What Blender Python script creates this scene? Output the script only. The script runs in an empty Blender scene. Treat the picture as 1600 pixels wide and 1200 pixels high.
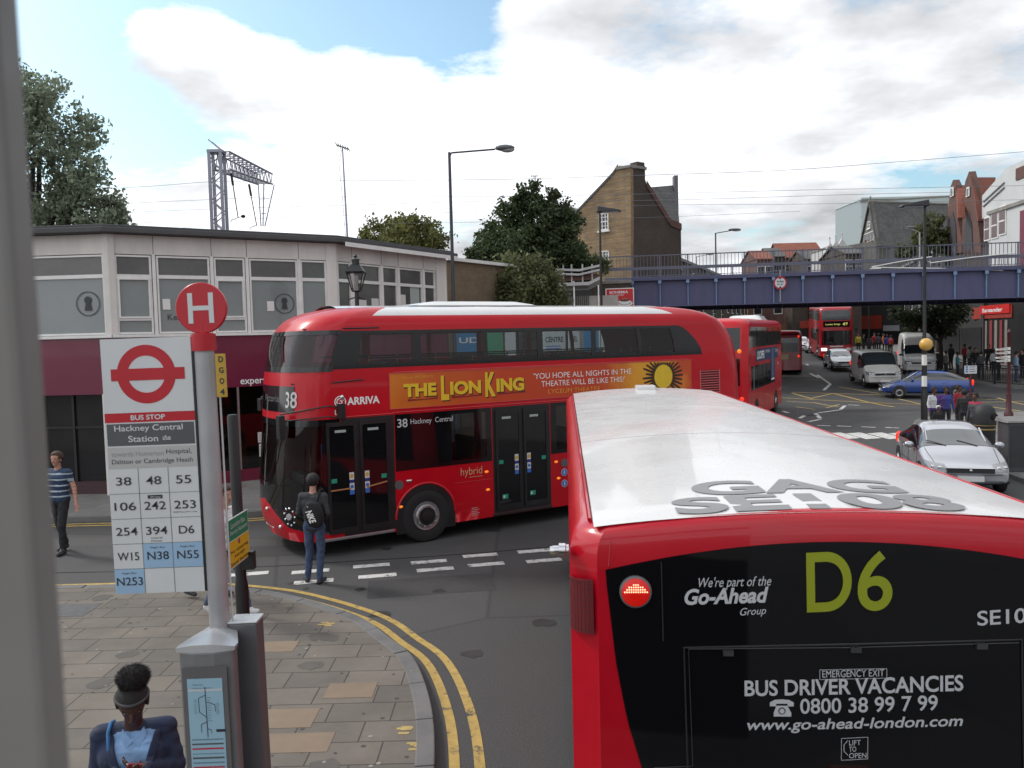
import bpy, bmesh, math, random
import numpy as np
from mathutils import Vector, Matrix

random.seed(7)
NPR = np.random.RandomState(11)
S = bpy.context.scene
COL = S.collection
PI = math.pi
R = math.radians

# ------------------------------------------------------------------ camera
FPX, CH, PITCH, ROLL = 1280.0, 3.7, R(3.13), 0.025
_fw = Vector((0, math.cos(PITCH), -math.sin(PITCH)))
_u0 = Vector((0, math.sin(PITCH), math.cos(PITCH)))
_r0 = Vector((1, 0, 0))
CR = _r0 * math.cos(ROLL) - _u0 * math.sin(ROLL)
CU = _r0 * math.sin(ROLL) + _u0 * math.cos(ROLL)
CAM = Vector((0, 0, CH))
cd = bpy.data.cameras.new("camera")
cam = bpy.data.objects.new("camera", cd)
COL.objects.link(cam)
cam.matrix_world = Matrix(((CR.x, CU.x, -_fw.x, 0), (CR.y, CU.y, -_fw.y, 0), (CR.z, CU.z, -_fw.z, CH), (0, 0, 0, 1)))
cd.sensor_fit = 'HORIZONTAL'
cd.sensor_width = 36
cd.lens = 36 * FPX / 1600
cd.clip_start = 0.05
cd.clip_end = 3000
cd.dof.use_dof = True
cd.dof.focus_distance = 13
cd.dof.aperture_fstop = 6.0
S.camera = cam

# ------------------------------------------------------------------ light
SUN_AZ = Vector((-0.80, 0.42, 0))          # towards the sun, ahead and to the left
SUN_EL = R(42)
S.view_settings.view_transform = 'Standard'
S.view_settings.look = 'None'
S.view_settings.exposure = 0.14
S.view_settings.gamma = 1.0
ld = bpy.data.lights.new("sun", 'SUN')
ld.energy = 1.8
ld.angle = R(10)
ld.color = (1.0, 0.96, 0.9)
sun = bpy.data.objects.new("sun", ld)
COL.objects.link(sun)
_sd = SUN_AZ.normalized() * math.cos(SUN_EL) + Vector((0, 0, math.sin(SUN_EL)))
sun.rotation_euler = _sd.to_track_quat('Z', 'Y').to_euler()

W = bpy.data.worlds.new("World")
S.world = W
W.use_nodes = True
def build_world():
    nt = W.node_tree
    N, L = nt.nodes, nt.links
    N.clear()
    def math_(op, a, b=None, clamp=False):
        n = N.new('ShaderNodeMath'); n.operation = op; n.use_clamp = clamp
        for i, v in enumerate((a, b)):
            if v is None: continue
            if isinstance(v, (int, float)): n.inputs[i].default_value = v
            else: L.new(v, n.inputs[i])
        return n.outputs[0]
    def ramp(v, stops):
        n = N.new('ShaderNodeValToRGB')
        e = n.color_ramp.elements
        e[0].position, e[0].color = stops[0][0], (*[stops[0][1]] * 3, 1)
        e[1].position, e[1].color = stops[-1][0], (*[stops[-1][1]] * 3, 1)
        for p, c in stops[1:-1]:
            x = e.new(p); x.color = (c, c, c, 1)
        L.new(v, n.inputs[0]); return n.outputs[0]
    tc = N.new('ShaderNodeTexCoord')
    nrm = N.new('ShaderNodeVectorMath'); nrm.operation = 'NORMALIZE'; L.new(tc.outputs['Generated'], nrm.inputs[0])
    sp = N.new('ShaderNodeSeparateXYZ'); L.new(nrm.outputs[0], sp.inputs[0])
    X, Y, Z = sp.outputs
    zz = math_('ADD', math_('MAXIMUM', Z, 0.0), 0.16)
    cb = N.new('ShaderNodeCombineXYZ')
    L.new(math_('DIVIDE', X, zz), cb.inputs[0]); L.new(math_('DIVIDE', Y, zz), cb.inputs[1]); cb.inputs[2].default_value = 3.1
    def noise(scale, detail, rough, off):
        m = N.new('ShaderNodeMapping'); L.new(cb.outputs[0], m.inputs[0]); m.inputs[1].default_value = off
        n = N.new('ShaderNodeTexNoise'); n.inputs['Scale'].default_value = scale
        n.inputs['Detail'].default_value = detail; n.inputs['Roughness'].default_value = rough
        L.new(m.outputs[0], n.inputs['Vector']); return n.outputs['Fac']
    n1 = noise(0.62, 9, 0.56, (0.3, 0.9, 0))
    n2 = noise(0.9, 6, 0.55, (4.2, 1.7, 2))
    # more cloud to the right and low down, clear sky high on the left
    n3 = noise(2.3, 10, 0.62, (1.3, 2.2, 5))
    det = math_('MULTIPLY', math_('SUBTRACT', n3, 0.5), 1.05)
    cov = math_('ADD', math_('ADD', math_('MULTIPLY', n1, 0.8), det), 0.235)
    # where the cloud has broken up: clear directions high on the left
    for (cx, cy, rad, amt) in ((60, 0, .22, .30), (330, -60, .20, .34), (560, -10, .17, .34), (700, 40, .09, .22), (110, 150, .12, .21), (275, 195, .08, .20), (430, 195, .07, .18), (225, 78, .07, -.36), (300, 90, .08, -.36), (390, 105, .08, -.36), (480, 125, .08, -.34), (580, 140, .08, -.30), (690, 150, .08, -.24), (180, 145, .035, -.16), (110, 70, .05, -.12)):
        d = (_fw * FPX + CR * (cx - 800) - CU * (cy - 600)).normalized()
        dn = N.new('ShaderNodeVectorMath'); dn.operation = 'DISTANCE'; L.new(nrm.outputs[0], dn.inputs[0]); dn.inputs[1].default_value = d
        mr = N.new('ShaderNodeMapRange'); mr.interpolation_type = 'SMOOTHSTEP'; L.new(dn.outputs['Value'], mr.inputs['Value'])
        mr.inputs['From Min'].default_value = rad * 0.3; mr.inputs['From Max'].default_value = rad * 1.15
        mr.inputs['To Min'].default_value = amt; mr.inputs['To Max'].default_value = 0.0
        cov = math_('SUBTRACT', cov, mr.outputs[0])
    mask = ramp(cov, [(0.40, 0.0), (0.475, 0.55), (0.58, 1.0)])
    # cloud body: blinding white with grey undersides low and to the right
    gsel = math_('ADD', math_('ADD', n2, math_('MULTIPLY', X, 0.20)), math_('MULTIPLY', Z, -0.25))
    grey = ramp(gsel, [(0.40, 1.25), (0.50, 0.80), (0.60, 0.48)])
    cc = N.new('ShaderNodeCombineColor')
    L.new(math_('MULTIPLY', grey, 9.7), cc.inputs[0]); L.new(math_('MULTIPLY', grey, 9.9), cc.inputs[1]); L.new(math_('MULTIPLY', grey, 10.3), cc.inputs[2])
    sk = N.new('ShaderNodeTexSky'); sk.sky_type = 'NISHITA'; sk.sun_disc = False
    sk.sun_elevation = SUN_EL
    sk.sun_rotation = math.atan2(SUN_AZ.x, SUN_AZ.y)
    sk.air_density = 1.0; sk.dust_density = 1.6; sk.ozone_density = 1.0
    sks = N.new('ShaderNodeVectorMath'); sks.operation = 'MULTIPLY'; L.new(sk.outputs[0], sks.inputs[0]); sks.inputs[1].default_value = (1.55, 1.80, 1.70)
    mx = N.new('ShaderNodeMix'); mx.data_type = 'RGBA'
    L.new(mask, mx.inputs['Factor']); L.new(sks.outputs[0], mx.inputs['A']); L.new(cc.outputs[0], mx.inputs['B'])
    bg = N.new('ShaderNodeBackground'); bg.inputs['Strength'].default_value = 0.10
    L.new(mx.outputs['Result'], bg.inputs['Color'])
    out = N.new('ShaderNodeOutputWorld'); L.new(bg.outputs[0], out.inputs[0])
build_world()

# ------------------------------------------------------------------ rays: photograph point -> place in the scene
def ray(x, y):
    return _fw * FPX + CR * (x - 800) - CU * (y - 600)
def at_z(x, y, z=0.0):
    d = ray(x, y); return CAM + d * ((z - CH) / d.z)
def at_y(x, y, Y):
    d = ray(x, y); return CAM + d * (Y / d.y)
def g(y):                                    # height of the street: level, then climbing past the bridge
    if y < 41: return 0.0
    if y < 68: return 0.05 * (y - 41)
    return 1.35 + 0.5 * (1 - math.exp(-(y - 68) / 10.0))
def at_g(x, y):
    d = ray(x, y)
    t = 1.0 / d.y
    lo, hi = 0.5, 400.0
    for _ in range(60):
        m = (lo + hi) / 2
        if CH + d.z * m * t > g(m): lo = m
        else: hi = m
    p = CAM + d * (lo * t); return p
class Plane:
    def __init__(s, O, X, Y):
        s.O, s.X, s.Y = Vector(O), Vector(X).normalized(), Vector(Y).normalized()
        s.N = s.X.cross(s.Y)
    def hit(s, x, y):
        d = ray(x, y); t = (s.O - CAM).dot(s.N) / d.dot(s.N)
        return CAM + d * t
    def uv(s, x, y):
        p = s.hit(x, y) - s.O
        return p.dot(s.X), p.dot(s.Y)

# ------------------------------------------------------------------ materials
MATS = {}
def mat(name, col, rough=0.5, metal=0.0, var=0.12, vscale=3.0, bump=0.0, bscale=60.0, coat=0.0, emit=None, estr=0.0, spec=0.5, island=0.0, stretch=None):
    if name in MATS: return MATS[name]
    m = bpy.data.materials.new(name); m.use_nodes = True
    nt = m.node_tree; N, L = nt.nodes, nt.links
    b = N['Principled BSDF']
    b.inputs['Roughness'].default_value = rough
    b.inputs['Metallic'].default_value = metal
    b.inputs['Specular IOR Level'].default_value = spec
    b.inputs['Coat Weight'].default_value = coat
    b.inputs['Coat Roughness'].default_value = 0.04
    tc = N.new('ShaderNodeTexCoord')
    vec = tc.outputs['Object']
    if stretch:
        mp = N.new('ShaderNodeMapping'); mp.inputs['Scale'].default_value = stretch
        L.new(vec, mp.inputs[0]); vec = mp.outputs[0]
    if var > 0:
        n = N.new('ShaderNodeTexNoise'); n.inputs['Scale'].default_value = vscale; n.inputs['Detail'].default_value = 7; n.inputs['Roughness'].default_value = 0.65
        L.new(vec, n.inputs['Vector'])
        mr = N.new('ShaderNodeMapRange'); mr.inputs['From Min'].default_value = 0.25; mr.inputs['From Max'].default_value = 0.75
        mr.inputs['To Min'].default_value = 1 - var; mr.inputs['To Max'].default_value = 1 + var
        L.new(n.outputs['Fac'], mr.inputs['Value'])
        fac = mr.outputs[0]
        if island > 0:
            ge = N.new('ShaderNodeNewGeometry')
            m2 = N.new('ShaderNodeMapRange'); m2.inputs['To Min'].default_value = 1 - island; m2.inputs['To Max'].default_value = 1 + island
            L.new(ge.outputs['Random Per Island'], m2.inputs['Value'])
            mm = N.new('ShaderNodeMath'); mm.operation = 'MULTIPLY'; L.new(fac, mm.inputs[0]); L.new(m2.outputs[0], mm.inputs[1]); fac = mm.outputs[0]
        vm = N.new('ShaderNodeVectorMath'); vm.operation = 'SCALE'; vm.inputs[0].default_value = col[:3]
        L.new(fac, vm.inputs['Scale']); L.new(vm.outputs[0], b.inputs['Base Color'])
        if rough > 0.02:
            r2 = N.new('ShaderNodeMapRange'); r2.inputs['From Min'].default_value = 0.3; r2.inputs['From Max'].default_value = 0.7
            r2.inputs['To Min'].default_value = rough * 0.82; r2.inputs['To Max'].default_value = min(1, rough * 1.18)
            L.new(n.outputs['Fac'], r2.inputs['Value']); L.new(r2.outputs[0], b.inputs['Roughness'])
    else:
        b.inputs['Base Color'].default_value = (*col[:3], 1)
    if bump > 0:
        n3 = N.new('ShaderNodeTexNoise'); n3.inputs['Scale'].default_value = bscale; n3.inputs['Detail'].default_value = 4
        L.new(vec, n3.inputs['Vector'])
        bp = N.new('ShaderNodeBump'); bp.inputs['Strength'].default_value = bump; bp.inputs['Distance'].default_value = 0.01
        L.new(n3.outputs['Fac'], bp.inputs['Height']); L.new(bp.outputs[0], b.inputs['Normal'])
    if emit:
        b.inputs['Emission Color'].default_value = (*emit, 1); b.inputs['Emission Strength'].default_value = estr
    MATS[name] = m
    return m

def wear(m, under=(0.054, 0.053, 0.053), lo=.40, hi=.52, scale=7):
    """paint scuffed away in patches, showing the asphalt"""
    nt = m.node_tree; N, L = nt.nodes, nt.links; b = N['Principled BSDF']
    src = b.inputs['Base Color'].links[0].from_socket; tc = [n for n in N if n.type == 'TEX_COORD'][0]
    n = N.new('ShaderNodeTexNoise'); n.inputs['Scale'].default_value = scale; n.inputs['Detail'].default_value = 8; n.inputs['Roughness'].default_value = .75; L.new(tc.outputs['Object'], n.inputs['Vector'])
    mr = N.new('ShaderNodeMapRange'); mr.inputs['From Min'].default_value = lo; mr.inputs['From Max'].default_value = hi; L.new(n.outputs['Fac'], mr.inputs['Value'])
    mx = N.new('ShaderNodeMix'); mx.data_type = 'RGBA'; L.new(mr.outputs[0], mx.inputs['Factor']); mx.inputs['A'].default_value = (*under, 1); L.new(src, mx.inputs['B']); L.new(mx.outputs['Result'], b.inputs['Base Color'])
    return m

def glass_mat(name, tint, gloss=1.0, ior=1.5):
    if name in MATS: return MATS[name]
    m = bpy.data.materials.new(name); m.use_nodes = True
    nt = m.node_tree; N, L = nt.nodes, nt.links
    N.remove(N['Principled BSDF'])
    tr = N.new('ShaderNodeBsdfTransparent'); tr.inputs[0].default_value = (*tint, 1)
    gl = N.new('ShaderNodeBsdfGlossy'); gl.inputs['Roughness'].default_value = 0.01; gl.inputs[0].default_value = (gloss, gloss, gloss, 1)
    fr = N.new('ShaderNodeFresnel'); fr.inputs[0].default_value = ior
    mx = N.new('ShaderNodeMixShader'); L.new(fr.outputs[0], mx.inputs[0]); L.new(tr.outputs[0], mx.inputs[1]); L.new(gl.outputs[0], mx.inputs[2])
    L.new(mx.outputs[0], N['Material Output'].inputs[0])
    MATS[name] = m
    return m

def brick_mat(name, c1, c2, mortar, bw, bh, ms=0.012, rough=0.85, axes='xz', off=0.5, var=0.25, bump=0.4, vscale=0.7):
    """coursed units (bricks, slabs, slates) in metres on the object's own axes"""
    if name in MATS: return MATS[name]
    m = bpy.data.materials.new(name); m.use_nodes = True
    nt = m.node_tree; N, L = nt.nodes, nt.links
    b = N['Principled BSDF']; b.inputs['Roughness'].default_value = rough
    tc = N.new('ShaderNodeTexCoord')
    sp = N.new('ShaderNodeSeparateXYZ'); L.new(tc.outputs['Object'], sp.inputs[0])
    cb = N.new('ShaderNodeCombineXYZ')
    if axes == 'xz':
        ad = N.new('ShaderNodeMath'); ad.operation = 'ADD'; L.new(sp.outputs[0], ad.inputs[0]); L.new(sp.outputs[1], ad.inputs[1])
        L.new(ad.outputs[0], cb.inputs[0]); L.new(sp.outputs[2], cb.inputs[1])
    else:
        L.new(sp.outputs[0], cb.inputs[0]); L.new(sp.outputs[1], cb.inputs[1])
    br = N.new('ShaderNodeTexBrick'); L.new(cb.outputs[0], br.inputs['Vector'])
    br.offset = off
    br.inputs['Color1'].default_value = (*c1, 1); br.inputs['Color2'].default_value = (*c2, 1); br.inputs['Mortar'].default_value = (*mortar, 1)
    br.inputs['Scale'].default_value = 1.0; br.inputs['Mortar Size'].default_value = ms; br.inputs['Mortar Smooth'].default_value = 0.2
    br.inputs['Brick Width'].default_value = bw; br.inputs['Row Height'].default_value = bh
    n = N.new('ShaderNodeTexNoise'); n.inputs['Scale'].default_value = vscale; n.inputs['Detail'].default_value = 8; n.inputs['Roughness'].default_value = 0.7
    L.new(tc.outputs['Object'], n.inputs['Vector'])
    mr = N.new('ShaderNodeMapRange'); mr.inputs['From Min'].default_value = 0.25; mr.inputs['From Max'].default_value = 0.75
    mr.inputs['To Min'].default_value = 1 - var; mr.inputs['To Max'].default_value = 1 + var
    L.new(n.outputs['Fac'], mr.inputs['Value'])
    vm = N.new('ShaderNodeVectorMath'); vm.operation = 'SCALE'; L.new(br.outputs['Color'], vm.inputs[0]); L.new(mr.outputs[0], vm.inputs['Scale'])
    L.new(vm.outputs[0], b.inputs['Base Color'])
    bp = N.new('ShaderNodeBump'); bp.inputs['Strength'].default_value = bump; bp.inputs['Distance'].default_value = 0.01; bp.invert = True
    L.new(br.outputs['Fac'], bp.inputs['Height']); L.new(bp.outputs[0], b.inputs['Normal'])
    MATS[name] = m
    return m

# ------------------------------------------------------------------ mesh builder
class MB:
    def __init__(s, T=None):
        s.v, s.f, s.mi, s.ml = [], [], [], []
        s.T = T
    def m(s, mt):
        if mt not in s.ml: s.ml.append(mt)
        return s.ml.index(mt)
    def add(s, vs, fs, mt, T=None):
        o = len(s.v)
        for p in vs:
            p = Vector(p)
            if T is not None: p = T @ p
            if s.T is not None: p = s.T @ p
            s.v.append(p)
        k = s.m(mt)
        for f in fs:
            s.f.append([i + o for i in f]); s.mi.append(k)
    def quad(s, a, b, c, d, mt): s.add([a, b, c, d], [(0, 1, 2, 3)], mt)
    def box8(s, p, mt, T=None):
        s.add(p, [(0, 3, 2, 1), (4, 5, 6, 7), (0, 1, 5, 4), (1, 2, 6, 5), (2, 3, 7, 6), (3, 0, 4, 7)], mt, T)
    def box(s, x0, x1, y0, y1, z0, z1, mt, T=None):
        s.box8([(x0, y0, z0), (x1, y0, z0), (x1, y1, z0), (x0, y1, z0), (x0, y0, z1), (x1, y0, z1), (x1, y1, z1), (x0, y1, z1)], mt, T)
    def tube(s, pts, r, mt, n=8, cap=True, T=None):
        pts = [Vector(p) for p in pts]
        rs = r if isinstance(r, (list, tuple)) else [r] * len(pts)
        vs, fs = [], []
        prev = None
        for i, p in enumerate(pts):
            d = (pts[min(i + 1, len(pts) - 1)] - pts[max(i - 1, 0)]).normalized()
            if prev is None:
                a = Vector((0, 0, 1)) if abs(d.z) < 0.9 else Vector((1, 0, 0))
                u = d.cross(a).normalized()
            else:
                u = (prev - d * prev.dot(d)).normalized()
            prev = u
            w = d.cross(u)
            for k in range(n):
                t = 2 * PI * k / n
                vs.append(p + (u * math.cos(t) + w * math.sin(t)) * rs[i])
        for i in range(len(pts) - 1):
            for k in range(n):
                a, b = i * n + k, i * n + (k + 1) % n
                fs.append((a, b, b + n, a + n))
        if cap:
            fs.append(tuple(range(n))[::-1]); fs.append(tuple((len(pts) - 1) * n + k for k in range(n)))
        s.add(vs, fs, mt, T)
    def lathe(s, prof, mt, n=20, T=None, cap=True):
        vs, fs = [], []
        for (r, z) in prof:
            for k in range(n):
                t = 2 * PI * k / n; vs.append((r * math.cos(t), r * math.sin(t), z))
        for i in range(len(prof) - 1):
            for k in range(n):
                a, b = i * n + k, i * n + (k + 1) % n
                fs.append((a, b, b + n, a + n))
        if cap:
            fs.append(tuple(range(n))[::-1]); fs.append(tuple((len(prof) - 1) * n + k for k in range(n)))
        s.add(vs, fs, mt, T)
    def prism(s, poly, z0, z1, mt, T=None):
        n = len(poly)
        vs = [(x, y, z0) for x, y in poly] + [(x, y, z1) for x, y in poly]
        fs = [tuple(range(n))[::-1], tuple(range(n, 2 * n))] + [(i, (i + 1) % n, (i + 1) % n + n, i + n) for i in range(n)]
        s.add(vs, fs, mt, T)
    def plate(s, pts, d, mt):
        """a flat polygon given thickness along d"""
        pts = [Vector(p) for p in pts]; d = Vector(d); n = len(pts)
        s.add(pts + [p + d for p in pts], [tuple(range(n))[::-1], tuple(range(n, 2 * n))] + [(i, (i + 1) % n, (i + 1) % n + n, i + n) for i in range(n)], mt)
    def grid(s, P, nu, nv, mt):
        vs = [P(i / nu, j / nv) for j in range(nv + 1) for i in range(nu + 1)]
        fs = [(j * (nu + 1) + i, j * (nu + 1) + i + 1, (j + 1) * (nu + 1) + i + 1, (j + 1) * (nu + 1) + i) for j in range(nv) for i in range(nu)]
        s.add(vs, fs, mt)
    def ell(s, c, r, mt, n=16, T=None, m_=10):
        vs, fs = [], []
        for j in range(m_ + 1):
            ph = PI * j / m_
            for i in range(n):
                t = 2 * PI * i / n
                vs.append((c[0] + r[0] * math.sin(ph) * math.cos(t), c[1] + r[1] * math.sin(ph) * math.sin(t), c[2] - r[2] * math.cos(ph)))
        for j in range(m_):
            for i in range(n):
                a, b = j * n + i, j * n + (i + 1) % n
                fs.append((a, b, b + n, a + n))
        s.add(vs, fs, mt, T)
    def text(s, body, O, X, Y, w, h, mt, off=0.003, bold=0.0, shear=0.0, align='l'):
        """lettering fitted to w x h (either may be None to keep the letters' own shape), lower left at O"""
        vs, fs, (x0, x1, y0, y1) = glyphs(body, bold, shear)
        X = Vector(X).normalized(); Y = Vector(Y).normalized(); O = Vector(O); Nn = X.cross(Y)
        sx = w / (x1 - x0) if w else None
        sy = h / (y1 - y0) if h else None
        if sx is None: sx = sy
        if sy is None: sy = sx
        dx = {'l': 0, 'c': -0.5 * (x1 - x0) * sx, 'r': -(x1 - x0) * sx}[align]
        s.add([O + X * ((vx - x0) * sx + dx) + Y * ((vy - y0) * sy) + Nn * off for vx, vy in vs], fs, mt)
    def disc(s, O, X, Y, r, mt, off=0.0, n=32, r2=0.0, a0=0.0, a1=2 * PI):
        X = Vector(X).normalized(); Y = Vector(Y).normalized(); O = Vector(O) + X.cross(Y) * off
        full = abs(a1 - a0 - 2 * PI) < 1e-6
        k = n if full else n + 1
        ang = [a0 + (a1 - a0) * i / n for i in range(k)]
        out = [O + (X * math.cos(t) + Y * math.sin(t)) * r for t in ang]
        if r2 > 0:
            inn = [O + (X * math.cos(t) + Y * math.sin(t)) * r2 for t in ang]
            s.add(out + inn, [(i, (i + 1) % k, (i + 1) % k + k, i + k) for i in range(n)], mt)
        else:
            s.add(out, [tuple(range(k))], mt)
    def rect(s, O, X, Y, w, h, mt, off=0.0):
        X = Vector(X).normalized(); Y = Vector(Y).normalized(); O = Vector(O) + X.cross(Y) * off
        s.add([O, O + X * w, O + X * w + Y * h, O + Y * h], [(0, 1, 2, 3)], mt)
    def build(s, name, parent=None, smooth=None, weld=False, bevel=0.0, loc=None):
        me = bpy.data.meshes.new(name)
        me.from_pydata([tuple(p) for p in s.v], [], s.f)
        for mt in s.ml: me.materials.append(mt)
        me.polygons.foreach_set('material_index', s.mi)
        if weld:
            bm = bmesh.new(); bm.from_mesh(me)
            bmesh.ops.remove_doubles(bm, verts=bm.verts, dist=2e-4)
            bm.to_mesh(me); bm.free()
        me.update()
        if smooth:
            me.polygons.foreach_set('use_smooth', [True] * len(me.polygons))
            me.set_sharp_from_angle(angle=R(smooth))
        o = bpy.data.objects.new(name, me)
        COL.objects.link(o)
        if parent is not None: o.parent = parent
        if loc is not None: o.location = loc
        if bevel > 0:
            b = o.modifiers.new('bevel', 'BEVEL'); b.width = bevel; b.segments = 2; b.limit_method = 'ANGLE'; b.angle_limit = R(40)
        return o

_GL = {}
def glyphs(body, bold, shear):
    key = (body, bold, shear)
    if key not in _GL:
        c = bpy.data.curves.new('lettering', 'FONT'); c.body = body; c.offset = bold; c.shear = shear; c.resolution_u = 14 if len(body) <= 5 else 5
        o = bpy.data.objects.new('lettering', c)
        me = o.to_mesh()
        vs = [(v.co.x, v.co.y) for v in me.vertices]; fs = [tuple(p.vertices) for p in me.polygons]
        o.to_mesh_clear(); bpy.data.objects.remove(o); bpy.data.curves.remove(c)
        xs = [v[0] for v in vs]; ys = [v[1] for v in vs]
        _GL[key] = (vs, fs, (min(xs), max(xs), min(ys), max(ys)))
    return _GL[key]

def tag(o, label=None, cat=None, group=None, kind=None):
    if label: o['label'] = label
    if cat: o['category'] = cat
    if group: o['group'] = group
    if kind: o['kind'] = kind
    return o
def thing(name, label, cat, loc=(0, 0, 0), rz=0.0, group=None, tilt=None):
    o = bpy.data.objects.new(name, None); COL.objects.link(o)
    o.empty_display_size = 0.3
    o.location = loc; o.rotation_euler = (tilt[0] if tilt else 0, tilt[1] if tilt else 0, rz)
    return tag(o, label, cat, group)
def mtx(o):
    from mathutils import Euler
    return Matrix.Translation(o.location) @ Euler(o.rotation_euler).to_matrix().to_4x4()
def inv(o): return mtx(o).inverted()
def kids(o): return [c for c in bpy.data.objects if c.parent == o]
def dup(root, loc, rz=None, label=None, group=None):
    def rec(o, par):
        c = o.copy(); COL.objects.link(c)
        if par is not None: c.parent = par
        for ch in kids_of.get(o.name, []): rec(ch, c)
        return c
    kids_of = {}
    for x in bpy.data.objects:
        if x.parent is not None: kids_of.setdefault(x.parent.name, []).append(x)
    r = rec(root, None)
    r.location = loc
    if rz is not None: r.rotation_euler = (0, 0, rz)
    if label: r['label'] = label
    if group: r['group'] = group
    return r
def spline(pts, n=8):
    out = []
    P = [Vector((*p, 0)) for p in pts]
    for i in range(len(P) - 1):
        a, b, c, d = P[max(i - 1, 0)], P[i], P[i + 1], P[min(i + 2, len(P) - 1)]
        for k in range(n):
            t = k / n
            q = 0.5 * ((2 * b) + (c - a) * t + (2 * a - 5 * b + 4 * c - d) * t * t + (3 * b - a - 3 * c + d) * t ** 3)
            out.append((q.x, q.y))
    out.append((P[-1].x, P[-1].y))
    return out
def offset(pts, d):
    out = []
    for i, p in enumerate(pts):
        a, b = Vector(pts[max(i - 1, 0)]), Vector(pts[min(i + 1, len(pts) - 1)])
        t = (b - a).normalized(); out.append((p[0] - t.y * d, p[1] + t.x * d))
    return out

# ---- palette
RED = mat('bus_red', (0.50, 0.004, 0.012), 0.34, coat=0.35, spec=.25, var=0.08, vscale=1.5)
ROOFW = mat('roof_white', (0.62, 0.62, 0.61), 0.30, coat=0.7, var=0.07, vscale=1.2)
BLACKG = mat('black_glazing', (0.006, 0.006, 0.007), 0.06, var=0.0, spec=0.6)
BLACKR = mat('black_trim', (0.012, 0.012, 0.013), 0.45, var=0.2)
RUBBER = mat('tyre_rubber', (0.014, 0.014, 0.015), 0.8, var=0.25)
GLASS = glass_mat('tinted_glass', (0.66, 0.69, 0.69))
GLASSD = glass_mat('dark_tinted_glass', (0.10, 0.11, 0.115))
CHROME = mat('polished_metal', (0.62, 0.62, 0.63), 0.22, metal=1.0, var=0.06)
STEEL = mat('brushed_steel', (0.40, 0.40, 0.41), 0.38, metal=0.85, var=0.12, vscale=8)
WHITE = mat('white_lettering', (0.80, 0.80, 0.80), 0.5, var=0.0)
GREYW = mat('silver_lettering', (0.50, 0.51, 0.53), 0.5, var=0.0)
AMBER = mat('amber_lens', (0.75, 0.18, 0.01), 0.2, var=0.0, emit=(1.0, 0.25, 0.02), estr=0.6)
LAMPRED = mat('red_lens', (0.5, 0.01, 0.01), 0.15, var=0.0, emit=(1.0, 0.04, 0.01), estr=0.9)
HEADL = mat('headlamp_glass', (0.7, 0.7, 0.72), 0.08, metal=0.6, var=0.0)
INTER = mat('bus_interior', (0.05, 0.05, 0.055), 0.7, var=0.2)
YELLOWPOLE = mat('grab_rail_yellow', (0.55, 0.36, 0.05), 0.4)
SEATC = mat('seat_cloth', (0.10, 0.03, 0.035), 0.9, var=0.3, vscale=14)
WPAINT = mat('white_paint', (0.72, 0.71, 0.68), 0.55, var=0.12, vscale=2.0)
BLACKP = mat('black_gloss_paint', (0.012, 0.012, 0.013), 0.42, var=0.15)

# ------------------------------------------------------------------ ground, road, pavements
def asphalt_mat():
    m = mat('asphalt', (0.054, 0.053, 0.053), 0.82, var=0.25, vscale=0.35, bump=0.5, bscale=90)
    nt = m.node_tree; N, L = nt.nodes, nt.links
    b = N['Principled BSDF']
    src = b.inputs['Base Color'].links[0].from_socket
    tc = [n for n in N if n.type == 'TEX_COORD'][0]
    n2 = N.new('ShaderNodeTexNoise'); n2.inputs['Scale'].default_value = 55; n2.inputs['Detail'].default_value = 3; L.new(tc.outputs['Object'], n2.inputs['Vector'])
    r2 = N.new('ShaderNodeMapRange'); r2.inputs['From Min'].default_value = 0.3; r2.inputs['From Max'].default_value = 0.7; r2.inputs['To Min'].default_value = 0.72; r2.inputs['To Max'].default_value = 1.3
    L.new(n2.outputs['Fac'], r2.inputs['Value'])
    # resurfacing patches and tar seams
    vo = N.new('ShaderNodeTexVoronoi'); vo.feature = 'DISTANCE_TO_EDGE'; vo.inputs['Scale'].default_value = 0.16; L.new(tc.outputs['Object'], vo.inputs['Vector'])
    r3 = N.new('ShaderNodeMapRange'); r3.inputs['From Min'].default_value = 0.0; r3.inputs['From Max'].default_value = 0.006; r3.inputs['To Min'].default_value = 0.62; r3.inputs['To Max'].default_value = 1.0
    L.new(vo.outputs['Distance'], r3.inputs['Value'])
    v2 = N.new('ShaderNodeTexVoronoi'); v2.inputs['Scale'].default_value = 0.16; L.new(tc.outputs['Object'], v2.inputs['Vector'])
    sx = N.new('ShaderNodeSeparateColor'); L.new(v2.outputs['Color'], sx.inputs[0])
    r4 = N.new('ShaderNodeMapRange'); r4.inputs['To Min'].default_value = 0.86; r4.inputs['To Max'].default_value = 1.16; L.new(sx.outputs[0], r4.inputs['Value'])
    a = N.new('ShaderNodeMath'); a.operation = 'MULTIPLY'; L.new(r2.outputs[0], a.inputs[0]); L.new(r3.outputs[0], a.inputs[1])
    a2 = N.new('ShaderNodeMath'); a2.operation = 'MULTIPLY'; L.new(a.outputs[0], a2.inputs[0]); L.new(r4.outputs[0], a2.inputs[1])
    vm = N.new('ShaderNodeVectorMath'); vm.operation = 'SCALE'; L.new(src, vm.inputs[0]); L.new(a2.outputs[0], vm.inputs['Scale'])
    L.new(vm.outputs[0], b.inputs['Base Color'])
    return m
ASPH = asphalt_mat()
mb = MB()
xs = [-900, -300, -120, -60, -40, -25, -12, 0, 12, 25, 40, 60, 120, 300, 900]
ys = [-400, -100, -30, -10, 0, 10, 20, 30, 38, 41] + [43 + 2 * i for i in range(30)] + [120, 160, 240, 500, 1500]
vs = [(x, y, g(y)) for y in ys for x in xs]
nx = len(xs)
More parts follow.
